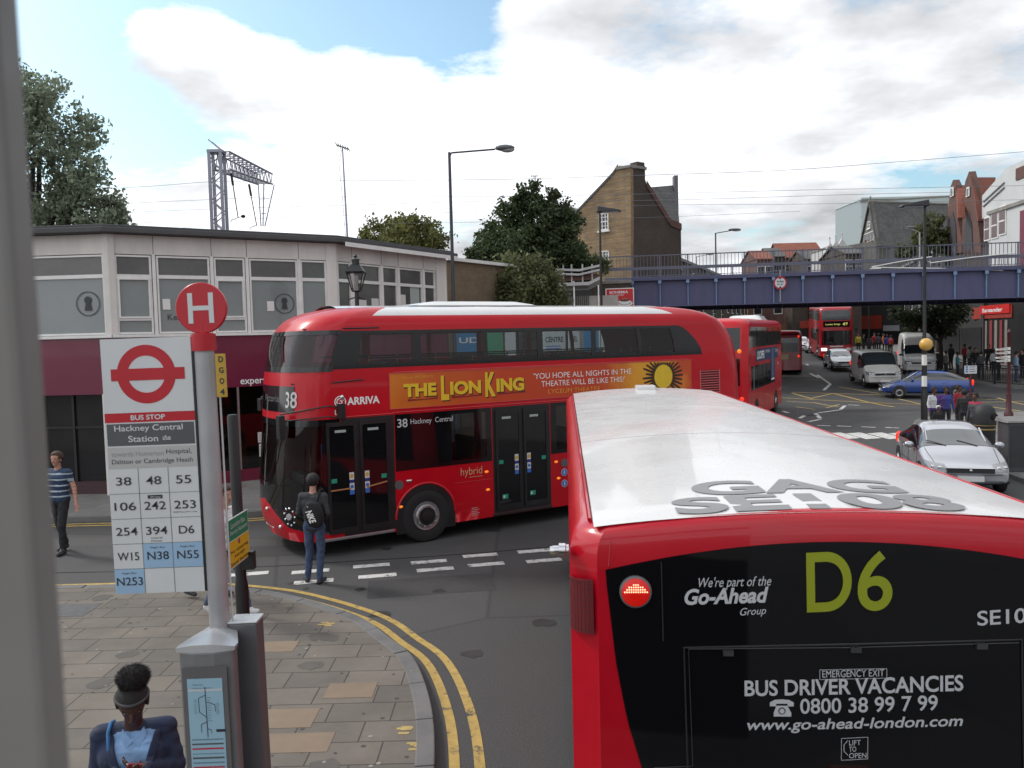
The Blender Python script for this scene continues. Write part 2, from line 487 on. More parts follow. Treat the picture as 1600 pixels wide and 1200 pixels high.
mb.add(vs, [(j * nx + i, j * nx + i + 1, (j + 1) * nx + i + 1, (j + 1) * nx + i) for j in range(len(ys) - 1) for i in range(nx - 1)], ASPH)
tag(mb.build('road', smooth=60), kind='structure')

SLAB = brick_mat('paving_slabs', (0.150, 0.130, 0.108), (0.112, 0.100, 0.087), (0.048, 0.042, 0.037), 0.62, 0.40, 0.008, axes='xy', off=0.37, var=0.28, bump=0.5, vscale=1.1)
SLABF = brick_mat('paving_slabs_pale', (0.185, 0.178, 0.165), (0.155, 0.148, 0.14), (0.10, 0.095, 0.09), 0.6, 0.45, 0.008, axes='xy', off=0.5, var=0.25, bump=0.4, vscale=0.8)
KERB = mat('granite_kerb', (0.13, 0.128, 0.125), 0.75, var=0.35, vscale=2.2, bump=0.4, bscale=50)
YEL = mat('yellow_road_paint', (0.40, 0.275, 0.075), 0.7, var=0.3, vscale=9)
WLINE = mat('white_road_paint', (0.56, 0.55, 0.53), 0.7, var=0.3, vscale=9)
wear(YEL, lo=.36, hi=.46); wear(WLINE, lo=.37, hi=.47)
WORNY = mat('worn_yellow_paint', (0.36, 0.27, 0.10), 0.8, var=0.35, vscale=6)
WORNW = mat('worn_white_paint', (0.30, 0.295, 0.285), 0.8, var=0.4, vscale=6)

KPTS = [(-60, 12.1), (-30, 12.1), (-12, 12.15), (-7.3, 12.35), (-5.2, 12.3), (-3.88, 11.95), (-3.0, 11.42), (-2.1, 10.62), (-1.6, 9.85), (-1.2, 9.15), (-0.9, 8.03), (-0.75, 6.92), (-0.68, 5.5), (-0.66, 4), (-0.66, 0), (-0.66, -20)]
kc = spline(KPTS, 8)
def ribbon(mb, A, B, z, mt):
    n = len(A)
    vs = [(*p, z if not callable(z) else z(p)) for p in A] + [(*p, z if not callable(z) else z(p)) for p in B]
    mb.add(vs, [(i, i + 1, n + i + 1, n + i) for i in range(n - 1)], mt)
def kerb_strip(mb, pts, w, h, mt, zf=lambda p: 0.0):
    """kerb stones of about 0.9 m, face on the road side of the polyline, back at distance w to its right"""
    inner = offset(pts, -w)
    acc = 0.0; start = 0
    for i in range(1, len(pts)):
        acc += (Vector(pts[i]) - Vector(pts[i - 1])).length
        if acc > 0.85 or i == len(pts) - 1:
            A, B = pts[start:i + 1], inner[start:i + 1]
            n = len(A)
            sh = 0.006
            def sh_(P):
                P = [Vector(p) for p in P]
                P[0] = P[0] + (P[1] - P[0]).normalized() * sh; P[-1] = P[-1] + (P[-2] - P[-1]).normalized() * sh
                return P
            A, B = sh_(A), sh_(B)
            dz = random.uniform(-0.004, 0.004)
            vs = [(p.x, p.y, zf(p) - 0.05) for p in A] + [(p.x, p.y, zf(p) + h + dz) for p in A] + [(p.x, p.y, zf(p) + h + dz) for p in B] + [(p.x, p.y, zf(p) - 0.05) for p in B]
            fs = []
            for k in range(n - 1):
                for r_ in range(3): fs.append((r_ * n + k, r_ * n + k + 1, (r_ + 1) * n + k + 1, (r_ + 1) * n + k))
            fs += [(0, n, 2 * n, 3 * n), (n - 1, 4 * n - 1, 3 * n - 1, 2 * n - 1)]
            mb.add(vs, fs, mt)
            acc = 0.0; start = i
mb = MB(); kerb_strip(mb, kc, 0.17, 0.115, KERB)
tag(mb.build('kerb', bevel=0.012), kind='structure')
ki = offset(kc, -0.165)
mb = MB()
top = [(x, y, 0.11) for x, y in ki] + [(-60, -20, 0.11)]
mb.add(top, [tuple(range(len(top)))], SLAB)
# two newer buff slabs and a grey access cover let into the paving
BUFF = mat('buff_slab', (0.20, 0.15, 0.105), 0.85, var=0.2, vscale=3)
for (px_, py_, w_, h_) in ((548, 1078, 0.50, 0.36), (448, 1122, 0.55, 0.40), (464, 1160, 0.62, 0.36), (430, 1010, 0.5, 0.34)):
    p = at_z(px_, py_, 0.114)
    mb.box(p.x - w_ / 2, p.x + w_ / 2, p.y - h_ / 2, p.y + h_ / 2, 0.09, 0.1135, BUFF)
cov = mat('access_cover', (0.085, 0.086, 0.088), 0.6, var=0.3, vscale=12)
p = at_z(108, 952, 0.114)
mb.box(p.x - 0.45, p.x + 0.35, p.y - 0.3, p.y + 0.25, 0.09, 0.1135, cov)
for (px_, py_) in ((515, 975), (640, 1140), (652, 1165)):
    p = at_z(px_, py_, 0.114)
    for k in range(5):
        a, b = random.uniform(-.12, .03), random.uniform(-.07, .07)
        mb.box(p.x + a - .05, p.x + a + .05, p.y + b - .02, p.y + b + .02, 0.10, 0.1142 + k * 0.0002, WORNY)
GUM = mat('gum_spot', (.055, .052, .05), .8, var=0); GUML = mat('gum_spot_pale', (.24, .23, .21), .8, var=0); STAIN = mat('paving_stain', (.085, .077, .068), .8, var=.35, vscale=6)
for k in range(420):
    x, y = random.uniform(-8.5, -.9), random.uniform(4.2, 11.8)
    r = random.uniform(.010, .026); mt_ = GUM if random.random() < .65 else GUML
    if k < 26: r = random.uniform(.06, .20); mt_ = STAIN
    dx = min((Vector((x, y)) - Vector(q)).length for q in ki)
    if dx < r + .05 or not any(True for q in ki if q[0] > x and abs(q[1] - y) < .6) : continue
    n = 9 if k >= 26 else 14
    mb.add([(x + r * random.uniform(.75, 1.15) * math.cos(2 * PI * i / n), y + r * random.uniform(.75, 1.15) * math.sin(2 * PI * i / n), .1122 + .0001 * (k % 7)) for i in range(n)], [tuple(range(n))], mt_)
tag(mb.build('pavement'), kind='structure')

# far-side pavement in front of the shops, running on under the bridge
FK = spline([(-60, 17.7), (-20, 17.6), (-9, 17.45), (-5.4, 17.6), (-2.4, 19.0), (0.6, 22.0), (3.0, 26.5), (5.0, 33), (6.6, 40), (10.5, 50), (15, 62), (23, 80), (34, 105), (60, 160)], 10)

zp = lambda p: g(p[1]) + 0.11
mb = MB(); kerb_strip(mb, FK[::-1], 0.17, 0.115, KERB, lambda p: g(p[1]))
tag(mb.build('kerb'), kind='structure')
mb = MB(); _fi = offset(FK, 0.165); ribbon(mb, _fi, [(x - 9, y + 9) for x, y in _fi], zp, SLABF)
tag(mb.build('pavement'), kind='structure')

# right-hand pavement, near and beyond the junction
RK = spline([(11.6, -20), (11.6, 5), (11.7, 14), (12.0, 19), (12.6, 23), (13.6, 27), (15.2, 31.0), (17.2, 33.6), (20.5, 34.6), (26, 34.4), (40, 33.5), (70, 31)], 8)
mb = MB(); kerb_strip(mb, RK, 0.17, 0.115, KERB)
tag(mb.build('kerb'), kind='structure')
rin = offset(RK, -0.165)
mb = MB()
top = [(x, y, 0.11) for x, y in rin] + [(70, -20, 0.11)]
mb.add(top, [tuple(range(len(top)))], SLABF)
tag(mb.build('pavement'), kind='structure')
FK2 = spline([(90, 38.0), (50, 40.5), (33, 43.0), (28.2, 45.6), (27.5, 50), (29.6, 58), (34, 72), (41, 92), (61, 135)], 10)
mb = MB(); kerb_strip(mb, FK2, 0.17, 0.115, KERB, lambda p: g(p[1]))
tag(mb.build('kerb'), kind='structure')
mb = MB()
A = offset(FK2, -0.165); B = [(max(x + 30, 95), y) for x, y in A]
def fill(u, v):
    i = min(int(round(u * (len(A) - 1))), len(A) - 1)
    p = Vector(A[i]).lerp(Vector(B[i]), v); return (p.x, p.y, g(p.y) + 0.11)
mb.grid(fill, len(A) - 1, 14, SLABF)
tag(mb.build('pavement'), kind='structure')

# painted markings
mb = MB()
for o_, w_ in ((0.12, 0.095), (0.34, 0.095)):
    i0 = 8
    ribbon(mb, offset(kc, o_)[i0:], offset(kc, o_ + w_)[i0:], 0.005, YEL)
for o_ in (-0.14, -0.34):
    ribbon(mb, offset(FK, o_)[:60], offset(FK, o_ - 0.09)[:60], 0.005, YEL)
def dash(mb, c, d, l, w, mt, z=0.005):
    c = Vector(c); d = Vector(d).normalized(); n = Vector((-d.y, d.x)); k = 5
    P = [c - d * l / 2 + d * l * i / k for i in range(k + 1)]
    A = [(p + n * (w / 2 + random.uniform(-.006, .006))) for p in P]; B = [(p - n * (w / 2 + random.uniform(-.006, .006))) for p in P]
    ribbon(mb, [tuple(q) for q in A], [tuple(q) for q in B], lambda p: g(p[1]) + z, mt)
for c in ((-4.34, 13.12), (-3.36, 13.18), (-2.41, 13.43), (-1.47, 13.58), (-0.62, 13.91), (0.32, 14.11), (1.2, 14.3), (2.1, 14.5)):
    dash(mb, c, (1, 0.2), 0.6, 0.19, WLINE)
for c in ((-3.17, 12.6), (-2.21, 12.82), (-1.32, 13.11), (-0.5, 13.33), (0.46, 13.48), (1.4, 13.7)):
    dash(mb, c, (1, 0.2), 0.6, 0.19, WLINE)
def strip_px(a, b, w, mt, z=0.005):
    p, q = at_g(*a), at_g(*b)
    v = Vector((q.x - p.x, q.y - p.y)); n = Vector((-v.y, v.x)).normalized() * w / 2
    k = max(2, int(v.length / 2))
    P = [Vector((p.x, p.y)) + v * i / k for i in range(k + 1)]
    ribbon(mb, [tuple(x + n) for x in P], [tuple(x - n) for x in P], lambda t: g(t[1]) + z, mt)
def z6(x, y): return (x / 2.909 + 1050, y / 2.909 + 450)
for a, b in (((660, 625), (720, 627)), ((750, 627), (815, 630)), ((860, 631), (925, 634)), ((970, 634), (1030, 637)), ((580, 592), (610, 577)), ((620, 608), (674, 597)), ((652, 570), (674, 593)), ((665, 568), (770, 553)), ((767, 551), (786, 535)), ((800, 531), (852, 534)),
             ((628, 388), (668, 410)), ((612, 345), (618, 352)), ((660, 395), (720, 437)), ((720, 437), (690, 465)), ((505, 560), (530, 568))):
    strip_px(z6(*a), z6(*b), 0.17, WLINE)
for k, x in enumerate((1302, 1334, 1368, 1402)):
    a = at_z(x, 681, 0); mb.add([(a.x, a.y - 1.0, 0.006), (a.x + 0.62, a.y - 0.8, 0.006), (a.x + 0.62, a.y + 0.9, 0.006), (a.x, a.y + 0.7, 0.006)], [(0, 1, 2, 3)], WLINE)
for a, b in (((545, 478), (640, 505)), ((500, 499), (1140, 530)), ((735, 480), (895, 520)), ((545, 474), (970, 487)), ((1375, 530), (1600, 562)), ((895, 520), (1010, 541))):
    strip_px(z6(*a), z6(*b), 0.16, YEL, 0.0055)
for a, b in (((1380, 505), (1480, 508)), ((1400, 520), (1600, 515)), ((1480, 500), (1600, 530)), ((740, 478), (640, 500)), ((560, 540), (650, 552)), ((700, 545), (760, 530)), ((760, 450), (940, 480)), ((980, 490), (1130, 528)), ((640, 520), (760, 540)), ((520, 515), (640, 522))):
    strip_px(z6(*a), z6(*b), 0.14, WORNY, 0.006)
tag(mb.build('road_markings'), kind='structure')
# repairs, tar seams, covers and drips on the carriageway
TARP = mat('asphalt_patch', (.040, .039, .040), .85, var=.3, vscale=2.5, bump=.5, bscale=90)
TARL = mat('asphalt_patch_pale', (.070, .068, .066), .85, var=.3, vscale=2.5, bump=.5, bscale=90)
SEAM = mat('tar_seam', (.018, .018, .018), .5, var=.3)
OILS = mat('oil_stain', (.026, .025, .025), .55, var=.4, vscale=5)
mb = MB()
def patch_(cx, cy, w, d, a, mt, z=.002):
    c_, s_ = math.cos(a), math.sin(a)
    P = [(-w / 2, -d / 2), (w / 2, -d / 2), (w / 2, d / 2), (-w / 2, d / 2)]
    mb.add([(cx + x * c_ - y * s_, cy + x * s_ + y * c_, g(cy) + z) for x, y in P], [(0, 1, 2, 3)], mt)
patch_(-1.3, 12.25, 1.9, .9, .15, TARP); patch_(-4.2, 14.6, 2.4, .8, .12, TARP); patch_(7.2, 24, 2.6, 3.4, .3, TARP); patch_(11, 30, 4, 1.2, .1, TARL); patch_(17, 37.5, 5, 1.4, -.1, TARP); patch_(-8.5, 15.6, 3, .7, 0, TARL); patch_(9.5, 34, 1.4, 3, .4, TARL)
def seam(pts, w=.035):
    c = spline(pts, 6); c = [(x + random.uniform(-.015, .015), y + random.uniform(-.015, .015)) for x, y in c]
    ribbon(mb, offset(c, w / 2), offset(c, -w / 2), lambda p: g(p[1]) + .0034, SEAM)
seam([(-14, 13.7), (-6, 13.45), (-2, 13.85), (.9, 14.45), (3, 15.2)]); seam([(8.0, 20), (9.5, 26), (11.5, 33), (14, 40)]); seam([(6, 31), (12, 32.2), (18, 36)]); seam([(-3.5, 13.9), (-3.2, 14.8)])
for k in range(46):
    x, y = random.uniform(-9, 1.2), random.uniform(7.5, 16)
    if k > 26: x, y = random.uniform(6, 20), random.uniform(20, 42)
    r = random.uniform(.04, .17); n = 12
    mb.add([(x + r * random.uniform(.7, 1.2) * math.cos(2 * PI * i / n), y + r * random.uniform(.7, 1.2) * math.sin(2 * PI * i / n), g(y) + .0028) for i in range(n)], [tuple(range(n))], OILS)
tag(mb.build('road_repairs'), kind='structure')
for i, (x, y, r) in enumerate(((9.0, 27.5, .34), (13.2, 36.2, .34))):
    t = thing('manhole_cover', ('iron manhole cover in the road left of the silver car', 'iron manhole cover near the yellow box junction')[i], 'manhole cover', (x, y, 0), 0, 'manhole covers')
    m_ = MB(); m_.lathe([(r, .0), (r, .006), (r * .88, .0065)], mat('cast_iron', (.035, .033, .032), .55, metal=.5, var=.3, vscale=20), 28, cap=False); m_.build('rim', t)
    m_ = MB(); m_.lathe([(r * .87, .0), (r * .87, .005), (.001, .0055)], MATS['cast_iron'], 28, cap=False)
    for k in range(-3, 4):
        for j in range(-3, 4):
            if k * k + j * j < 10: m_.box(k * r * .22 - .02, k * r * .22 + .02, j * r * .22 - .012, j * r * .22 + .012, .005, .009, MATS['cast_iron'])
    m_.build('lid', t)

# ------------------------------------------------------------------ bus bodies
class Shell:
    """a coachbuilt body: plan outline that changes with height. Local x runs from one end (0) to the other (L); q runs round the
    outline from the middle of the x=0 end, positive along the y<0 side"""
    def __init__(s, L, Wd, f, r, si, rc, rr, bulge=0.0, bulge_r=0.0, lr=3.6, lift=None):
        s.lift = lift
        s.L, s.W, s.f, s.r, s.si, s.rc, s.rr, s.bulge, s.br, s.lr = L, Wd, f, r, si, rc, rr, bulge, bulge_r, lr
        s.qa = Wd / 2 - rc; s.qb = s.qa + rc * PI / 2; s.qc = s.qb + (L - rc - rr); s.qd = s.qc + rr * PI / 2; s.Q = s.qd + Wd / 2 - rr
    def q(s, x): return x - s.rc + s.qb          # q of a place x along the side
    def pt(s, q, z, off=0.0):
        if off:
            e = 0.01
            a = s.pt(q + e, z) - s.pt(q - e, z); b = s.pt(q, z + e) - s.pt(q, z - e)
            n = a.cross(b).normalized()
            return s.pt(q, z) + n * off
        sg = -1 if q >= 0 else 1
        a = abs(q); hw = s.W / 2 - s.si(z); f, r = s.f(z), s.r(z)
        if a <= s.qa: y = a; x = f + s.bulge * (y / (s.W / 2)) ** 2
        elif a <= s.qb:
            t = (a - s.qa) / s.rc; y = s.qa + s.rc * math.sin(t); x = f + s.rc * (1 - math.cos(t)) + s.bulge * (y / (s.W / 2)) ** 2
        elif a <= s.qc:
            u = a - s.qb; y = s.W / 2
            ff = max(0.0, 1 - u / 1.8); rf = max(0.0, 1 - (s.qc - a) / s.lr)
            x = s.rc + u + (f + s.bulge) * ff - (r + s.br) * rf
        elif a <= s.qd:
            t = (a - s.qc) / s.rr; y = s.W / 2 - s.rr * (1 - math.cos(t)); x = s.L - r - s.rr + s.rr * math.sin(t) - s.br * (y / (s.W / 2)) ** 2
        else:
            y = s.W / 2 - s.rr - (a - s.qd); x = s.L - r - s.br * (y / (s.W / 2)) ** 2
        if s.lift: z = z + s.lift(z) * (1 - (y / (s.W / 2)) ** 2)
        return Vector((x, sg * y * hw / (s.W / 2), z))
    def patch(s, mb, q0, q1, z0, z1, mt, off=0.004, nq=None, nz=None, thick=True):
        F0 = z0 if callable(z0) else (lambda q: z0)
        F1 = z1 if callable(z1) else (lambda q: z1)
        nq = nq or max(1, int(abs(q1 - q0) / 0.06)); nz = nz or 3
        def P(u, v):
            q = q0 + (q1 - q0) * u; z = F0(q) + (F1(q) - F0(q)) * v
            return s.pt(q, z, off)
        mb.grid(P, nq, nz, mt)
    def patch2(s, mb, fn, nu, nv, mt, off=0.004):
        mb.grid(lambda u, v: s.pt(*fn(u, v), off), nu, nv, mt)
    def body(s, mb, zs, holes, matf, roof, crown=0.05, qextra=(), dq=0.16, bottom=None):
        br = set([-s.Q, -s.qd, -s.qc, -s.qb, -s.qa, 0, s.qa, s.qb, s.qc, s.qd, s.Q]) | set(qextra)
        for h in holes: br.add(h[0]); br.add(h[1])
        br = sorted(br); zz = set(zs)
        for h in holes: zz.add(h[2]); zz.add(h[3])
        zz = sorted(zz)
        for i in range(len(br) - 1):
            q0, q1 = br[i], br[i + 1]
            if q1 - q0 < 1e-5: continue
            qm = (q0 + q1) / 2
            n = max(1, int((q1 - q0) / dq))
            for j in range(len(zz) - 1):
                z0, z1 = zz[j], zz[j + 1]; zm = (z0 + z1) / 2
                if any(h[0] < qm < h[1] and h[2] < zm < h[3] for h in holes): continue
                s.patch(mb, q0, q1, z0, z1, matf(qm, zm), 0.0, n, 1)
        zt = zs[-1]
        av = []
        for i in range(len(br) - 1):
            if br[i] >= 0:
                n = max(1, int((br[i + 1] - br[i]) / 0.3))
                av += [br[i] + (br[i + 1] - br[i]) * k / n for k in range(n)]
        av.append(s.Q)
        def P(u, v):
            a = av[min(int(round(u * (len(av) - 1))), len(av) - 1)]
            p = s.pt(a, zt).lerp(s.pt(-a if a > 0 else -1e-9, zt), v)
            e = min(1.0, min(p.x - s.f(zt), s.L - s.r(zt) - p.x) / 0.7) if True else 1
            p.z = (zt + s.lift(zt) * (1 - (2 * v - 1) ** 2)) if s.lift else p.z + crown * (1 - (2 * v - 1) ** 2) * max(0.0, e) ** 0.5
            return p
        mb.grid(P, len(av) - 1, 10, roof)
        z0 = zz[0]
        mb.grid(lambda u, v: s.pt(av[min(int(round(u * (len(av) - 1))), len(av) - 1)], z0).lerp(s.pt(-max(av[min(int(round(u * (len(av) - 1))), len(av) - 1)], 1e-9), z0), v), len(av) - 1, 2, bottom or BLACKR)

def lerpf(xs, ys): return lambda z: float(np.interp(z, xs, ys))

def wheel(parent, x, y, r, w=0.26, outer=-1, hub=0.27, name='wheel', bolt=True, rimmat=None):
    """wheel on an axle along local y; outer = which way the hub faces"""
    mb = MB()
    T = Matrix.Translation((x, y, r)) @ Matrix.Rotation(PI / 2 * outer, 4, 'X') if outer == 1 else Matrix.Translation((x, y, r)) @ Matrix.Rotation(PI / 2, 4, 'X')
    if outer == 1: T = Matrix.Translation((x, y, r)) @ Matrix.Rotation(-PI / 2, 4, 'X')
    mb.lathe([(hub, -w), (r * 0.93, -w), (r, -w + 0.05), (r, -0.05), (r * 0.95, -0.012), (r * 0.84, 0.0), (hub + 0.03, -0.005), (hub, -0.02)], RUBBER, 32, T, cap=False)
    t = mb.build('tyre', None, smooth=40)
    mb = MB()
    rm = rimmat or STEEL
    mb.lathe([(hub, -0.02), (hub * 0.97, 0.0), (hub * 0.80, -0.01), (hub * 0.72, 0.025), (hub * 0.62, 0.03)], rm, 28, T, cap=False)
    mb.lathe([(hub * 0.62, 0.03), (hub * 0.55, -0.02), (hub * 0.42, -0.02), (hub * 0.40, 0.05), (hub * 0.2, 0.06)], BLACKR, 24, T)
    if bolt:
        for k in range(10):
            a = 2 * PI * k / 10
            mb.lathe([(0.016, 0.02), (0.016, 0.045), (0.008, 0.05)], rm, 6, T @ Matrix.Translation((hub * .72 * math.cos(a), hub * .72 * math.sin(a), 0)))
    rim = mb.build('rim', None, smooth=40)
    e = bpy.data.objects.new(name, None); COL.objects.link(e); e.empty_display_size = .1
    e.parent = parent; t.parent = e; rim.parent = e
    return e

def arch(mb, x, y, r, z, mt, out, w=0.05, n=20, flat=True):
    """dark wheel opening on a flank at local y"""
    pts = [Vector((x + r * math.cos(t), y + out, z + r * math.sin(t))) for t in [PI * i / n for i in range(n + 1)]]
    pts = [Vector((x + r, y + out, 0.22))] + pts + [Vector((x - r, y + out, 0.22))]
    mb.add(pts, [tuple(range(len(pts)))], mt)
    # red lip round the opening
def hoop(mb, x, y, r, z, mt, out, w=0.035, n=20):
    mb.tube([Vector((x + r * math.cos(t), y + out, z + r * math.sin(t))) for t in [PI * i / n for i in range(n + 1)]], w, mt, 6)

# ------------------------------------------------------------------ the big red double decker across the junction
YAW = R(31.26)
_c, _s = math.cos(YAW), math.sin(YAW)
NL = 11.05
NB_T0 = -4.52                                   # place of the front along the flank line through (0, 15.95)
nb_loc = Vector((NB_T0 * _c - 1.26 * _s, 15.95 + NB_T0 * _s + 1.26 * _c, 0))
nb = thing('double_decker_bus', 'red double decker bus with a long orange banner along its flank crossing the junction', 'bus', nb_loc, YAW)
NBI = inv(nb)
nbf = lerpf([.25, .5, .8, 1.3, 2.4, 3.2, 3.55, 3.9, 4.1, 4.2, 4.28, 4.34], [.16, .04, 0, .02, .11, .17, .24, .36, .52, .68, .92, 1.25])
nbr = lerpf([.25, 2.6, 3.0, 3.3, 3.6, 3.85, 4.05, 4.2, 4.28, 4.34], [0, 0, .03, .09, .20, .38, .62, .98, 1.35, 1.9])
def nbs(z):
    if z < 3.98: return 0.02 * max(0, (z - 2.4) / 1.6)
    t = min(1.0, (z - 3.98) / 0.37); return 0.02 + 0.42 * (1 - math.sqrt(max(0, 1 - t * t)))
sh = Shell(NL, 2.52, nbf, nbr, nbs, 0.46, 0.42, bulge=0.27, bulge_r=0.10)
ZS = [.28, .5, .8, 1.1, 1.35, 1.8, 2.1, 2.4, 2.7, 3.0, 3.255, 3.4, 3.6, 3.8, 3.914, 3.98, 4.05, 4.12, 4.18, 4.23, 4.27, 4.30, 4.32, 4.34]
X = lambda t: sh.q(t - NB_T0)                   # flank place t (measured from the line's origin) -> q
up_panes = [(-3.45, -2.10), (-1.92, -.62), (-.52, .62), (.75, 1.95), (2.07, 3.25), (3.37, 4.35)]
lo_panes = [(-1.35, -0.60), (1.02, 2.2), (2.35, 3.5)]
holes = []
for a, b in up_panes:
    holes += [(X(a), X(b), 3.33, 3.86), (-X(b), -X(a), 3.33, 3.86)]
for a, b in lo_panes: holes += [(X(a), X(b), 1.45, 2.33)]
for a, b in ((-2.3, -1.0), (-.8, .5), (.7, 2.0), (2.2, 3.5)): holes.append((-X(b), -X(a), 1.45, 2.33))
holes += [(-sh.qb + .05, sh.qb - .02, 3.30, 3.86), (-0.95, sh.qb - .10, 1.25, 2.30)]
NBRED = mat('double_decker_red', (0.47, 0.003, 0.012), 0.34, coat=0.35, spec=.25, var=0.09, vscale=1.3)
mb = MB()
sh.body(mb, ZS, holes, lambda q, z: ROOFW if z > 4.20 and sh.q(1.15) < abs(q) < sh.q(9.5) else NBRED, ROOFW, 0.05, qextra=[sh.q(1.15), -sh.q(1.15), sh.q(9.5), -sh.q(9.5)])
mb.build('body', nb, smooth=38, weld=True)
# white roof skin and cooling fairing
mb = MB()
def roofskin(u, v):
    x = 1.25 + u * 7.7; y = (2 * v - 1)
    w = 0.80 * min(1, (x - 1.2) / 0.25 + .55) * min(1, (9.0 - x) / .3 + .5)
    return Vector((x, y * w, 4.352 + 0.05 * (1 - y * y) - 0.02 * abs(y) ** 6))
mb.grid(roofskin, 40, 12, ROOFW)
mb.build('roof', nb, smooth=60)
mb = MB()
def fair(u, v):
    x = 2.7 + u * 2.9; y = 2 * v - 1
    e = min(1, u * 5, (1 - u) * 6) ; e2 = min(1, (1 - abs(y)) * 4)
    return Vector((x, y * .62, 4.385 + 0.085 * max(0, e) ** .6 * max(0, e2) ** .5))
mb.grid(fair, 30, 14, ROOFW)
mb.build('roof_pod', nb, smooth=50)
# black bands round the window lines
def bands(mb, a, b, z0, z1, panes, pz0, pz1):
    sh.patch(mb, a, b, z0, pz0, BLACKG, nz=1); sh.patch(mb, a, b, pz1, z1, BLACKG, nz=1)
    e = [a] + [q for p in panes for q in p] + [b]
    for i in range(0, len(e), 2):
        if e[i + 1] - e[i] > 1e-4: sh.patch(mb, e[i], e[i + 1], pz0, pz1, BLACKG, nz=2)
mb = MB()
bands(mb, sh.qb + .02, X(4.42), 3.255, 3.914, [(X(a), X(b)) for a, b in up_panes], 3.33, 3.86)
qe = X(4.42)
def tail(u, v):
    # rounded rear end of the window line, following the curve of the tail
    q = qe + u * 0.78
    top = 3.914 - 0.52 * max(0, u - .30) ** 2 / .49
    return q, 3.255 + (top - 3.255) * v
sh.patch2(mb, tail, 12, 6, BLACKG)
bands(mb, -X(4.5), -sh.qb, 3.255, 3.914, [(-X(b), -X(a)) for a, b in up_panes][::-1], 3.33, 3.86)
sh.patch(mb, -sh.qb, sh.qb + .02, 3.22, 3.31, BLACKG, nz=1); sh.patch(mb, -sh.qb, sh.qb + .02, 3.855, 3.93, BLACKG, nz=1)
sh.patch(mb, sh.qb - .03, sh.qb + .06, 3.3, 3.87, BLACKG, nz=2)
mb.build('window_band', nb, smooth=50)
for i, (a, b) in enumerate(up_panes):
    mb = MB(); sh.patch(mb, X(a) - .01, X(b) + .01, 3.32, 3.87, GLASS, off=-0.006, nz=2); mb.build('window', nb, smooth=60)
    mb = MB(); sh.patch(mb, -X(b) - .01, -X(a) + .01, 3.32, 3.87, GLASS, off=-0.006, nz=2); mb.build('window', nb, smooth=60)
mb = MB(); sh.patch(mb, -sh.qb, sh.qb, 3.29, 3.87, GLASS, off=-0.004, nz=3); mb.build('windscreen', nb, smooth=60)
# destination box on the front
mb = MB(); sh.patch(mb, -0.86, sh.qa + .16, 2.53, 2.98, BLACKG, off=.006, nz=2)
def shell_text(mb, body, q0, z0, w, h, mt, **kw):
    """lettering laid on the shell's skin"""
    vs, fs, (x0, x1, y0, y1) = glyphs(body, kw.get('bold', 0), kw.get('shear', 0))
    mb.add([sh.pt(q0 + (vx - x0) / (x1 - x0) * w, z0 + (vy - y0) / (y1 - y0) * h, kw.get('off', .011)) for vx, vy in vs], fs, mt)
GLOWT = mat('blind_lettering', (0.55, 0.55, 0.53), 0.6, var=0)
def shell_text_rev(mb, body, qr, z0, w, h, mt, off=.011, bold=0):
    vs, fs, (x0, x1, y0, y1) = glyphs(body, bold, 0)
    mb.add([sh.pt(qr - w + (vx - x0) / (x1 - x0) * w, z0 + (vy - y0) / (y1 - y0) * h, off) for vx, vy in vs], fs, mt)
shell_text_rev(mb, '38', 1.02, 2.61, 0.25, 0.28, GLOWT, bold=.01)
shell_text_rev(mb, 'Victoria', 0.55, 2.70, 0.75, 0.12, mat('dim_lettering', (0.12, 0.12, 0.12), 0.6, var=0))
mb.build('destination_box', nb, smooth=60)
# windscreen of the lower deck: black surround that sweeps down to the doorway, and glass
qdoor = X(-3.84)
low = lambda q: float(np.interp(abs(q) if q > 0 else -q * 0.5, [0, .3, .6, .85, sh.qb, 9], [.95, .86, .70, .55, .40, .36]))
mb = MB()
sh.patch(mb, -1.2, sh.qb - .10, low, lambda q: max(1.26, low(q)), BLACKG, nz=4)
sh.patch(mb, -1.2, sh.qb - .10, 2.29, 2.40, BLACKG, nz=1)
sh.patch(mb, sh.qb - .11, qdoor, low, 2.40, BLACKG, nz=6)
sh.patch(mb, -1.2, -.95, 1.25, 2.3, BLACKG, nz=2)
mb.build('windscreen_surround', nb, smooth=60)
mb = MB(); sh.patch(mb, -.96, sh.qb - .09, 1.24, 2.31, GLASS, off=-.004, nz=6); mb.build('windscreen', nb, smooth=60)
mb = MB()
for k in (-.45, .25): mb.tube([sh.pt(k, 1.22, .02), sh.pt(k + .25, 1.7, .03), sh.pt(k + .38, 2.1, .03)], .009, BLACKR, 6)
mb.build('wiper', nb)
# headlamp cluster: a ring of small lights round a large one
mb = MB()
qh, zh = .93, .74
mb.lathe([(.0, .03), (.055, .026), (.06, 0)], HEADL, 14, Matrix.Translation(sh.pt(qh, zh, .006)) @ (sh.pt(qh, zh, .1) - sh.pt(qh, zh)).to_track_quat('Z', 'Y').to_matrix().to_4x4(), cap=False)
for k in range(9):
    a = 2 * PI * k / 9
    p = sh.pt(qh + .125 * math.cos(a) * .8, zh + .15 * math.sin(a), .01)
    mb.ell(p, (.02, .02, .02), HEADL, 8, None, 6)
mb.build('headlight', nb, smooth=60)
mb = MB()
mb.rect(sh.pt(-.25, .44, .012), sh.pt(.27, .44) - sh.pt(-.25, .44), (0, 0, 1), .52, .11, mat('plate_white', (0.62, 0.62, 0.6), .5, var=.05))
mb.text('LT61 AHT', sh.pt(-.21, .465, .012), sh.pt(.27, .44) - sh.pt(-.25, .44), (0, 0, 1), .44, .065, BLACKR, off=.004)
mb.build('number_plate', nb)
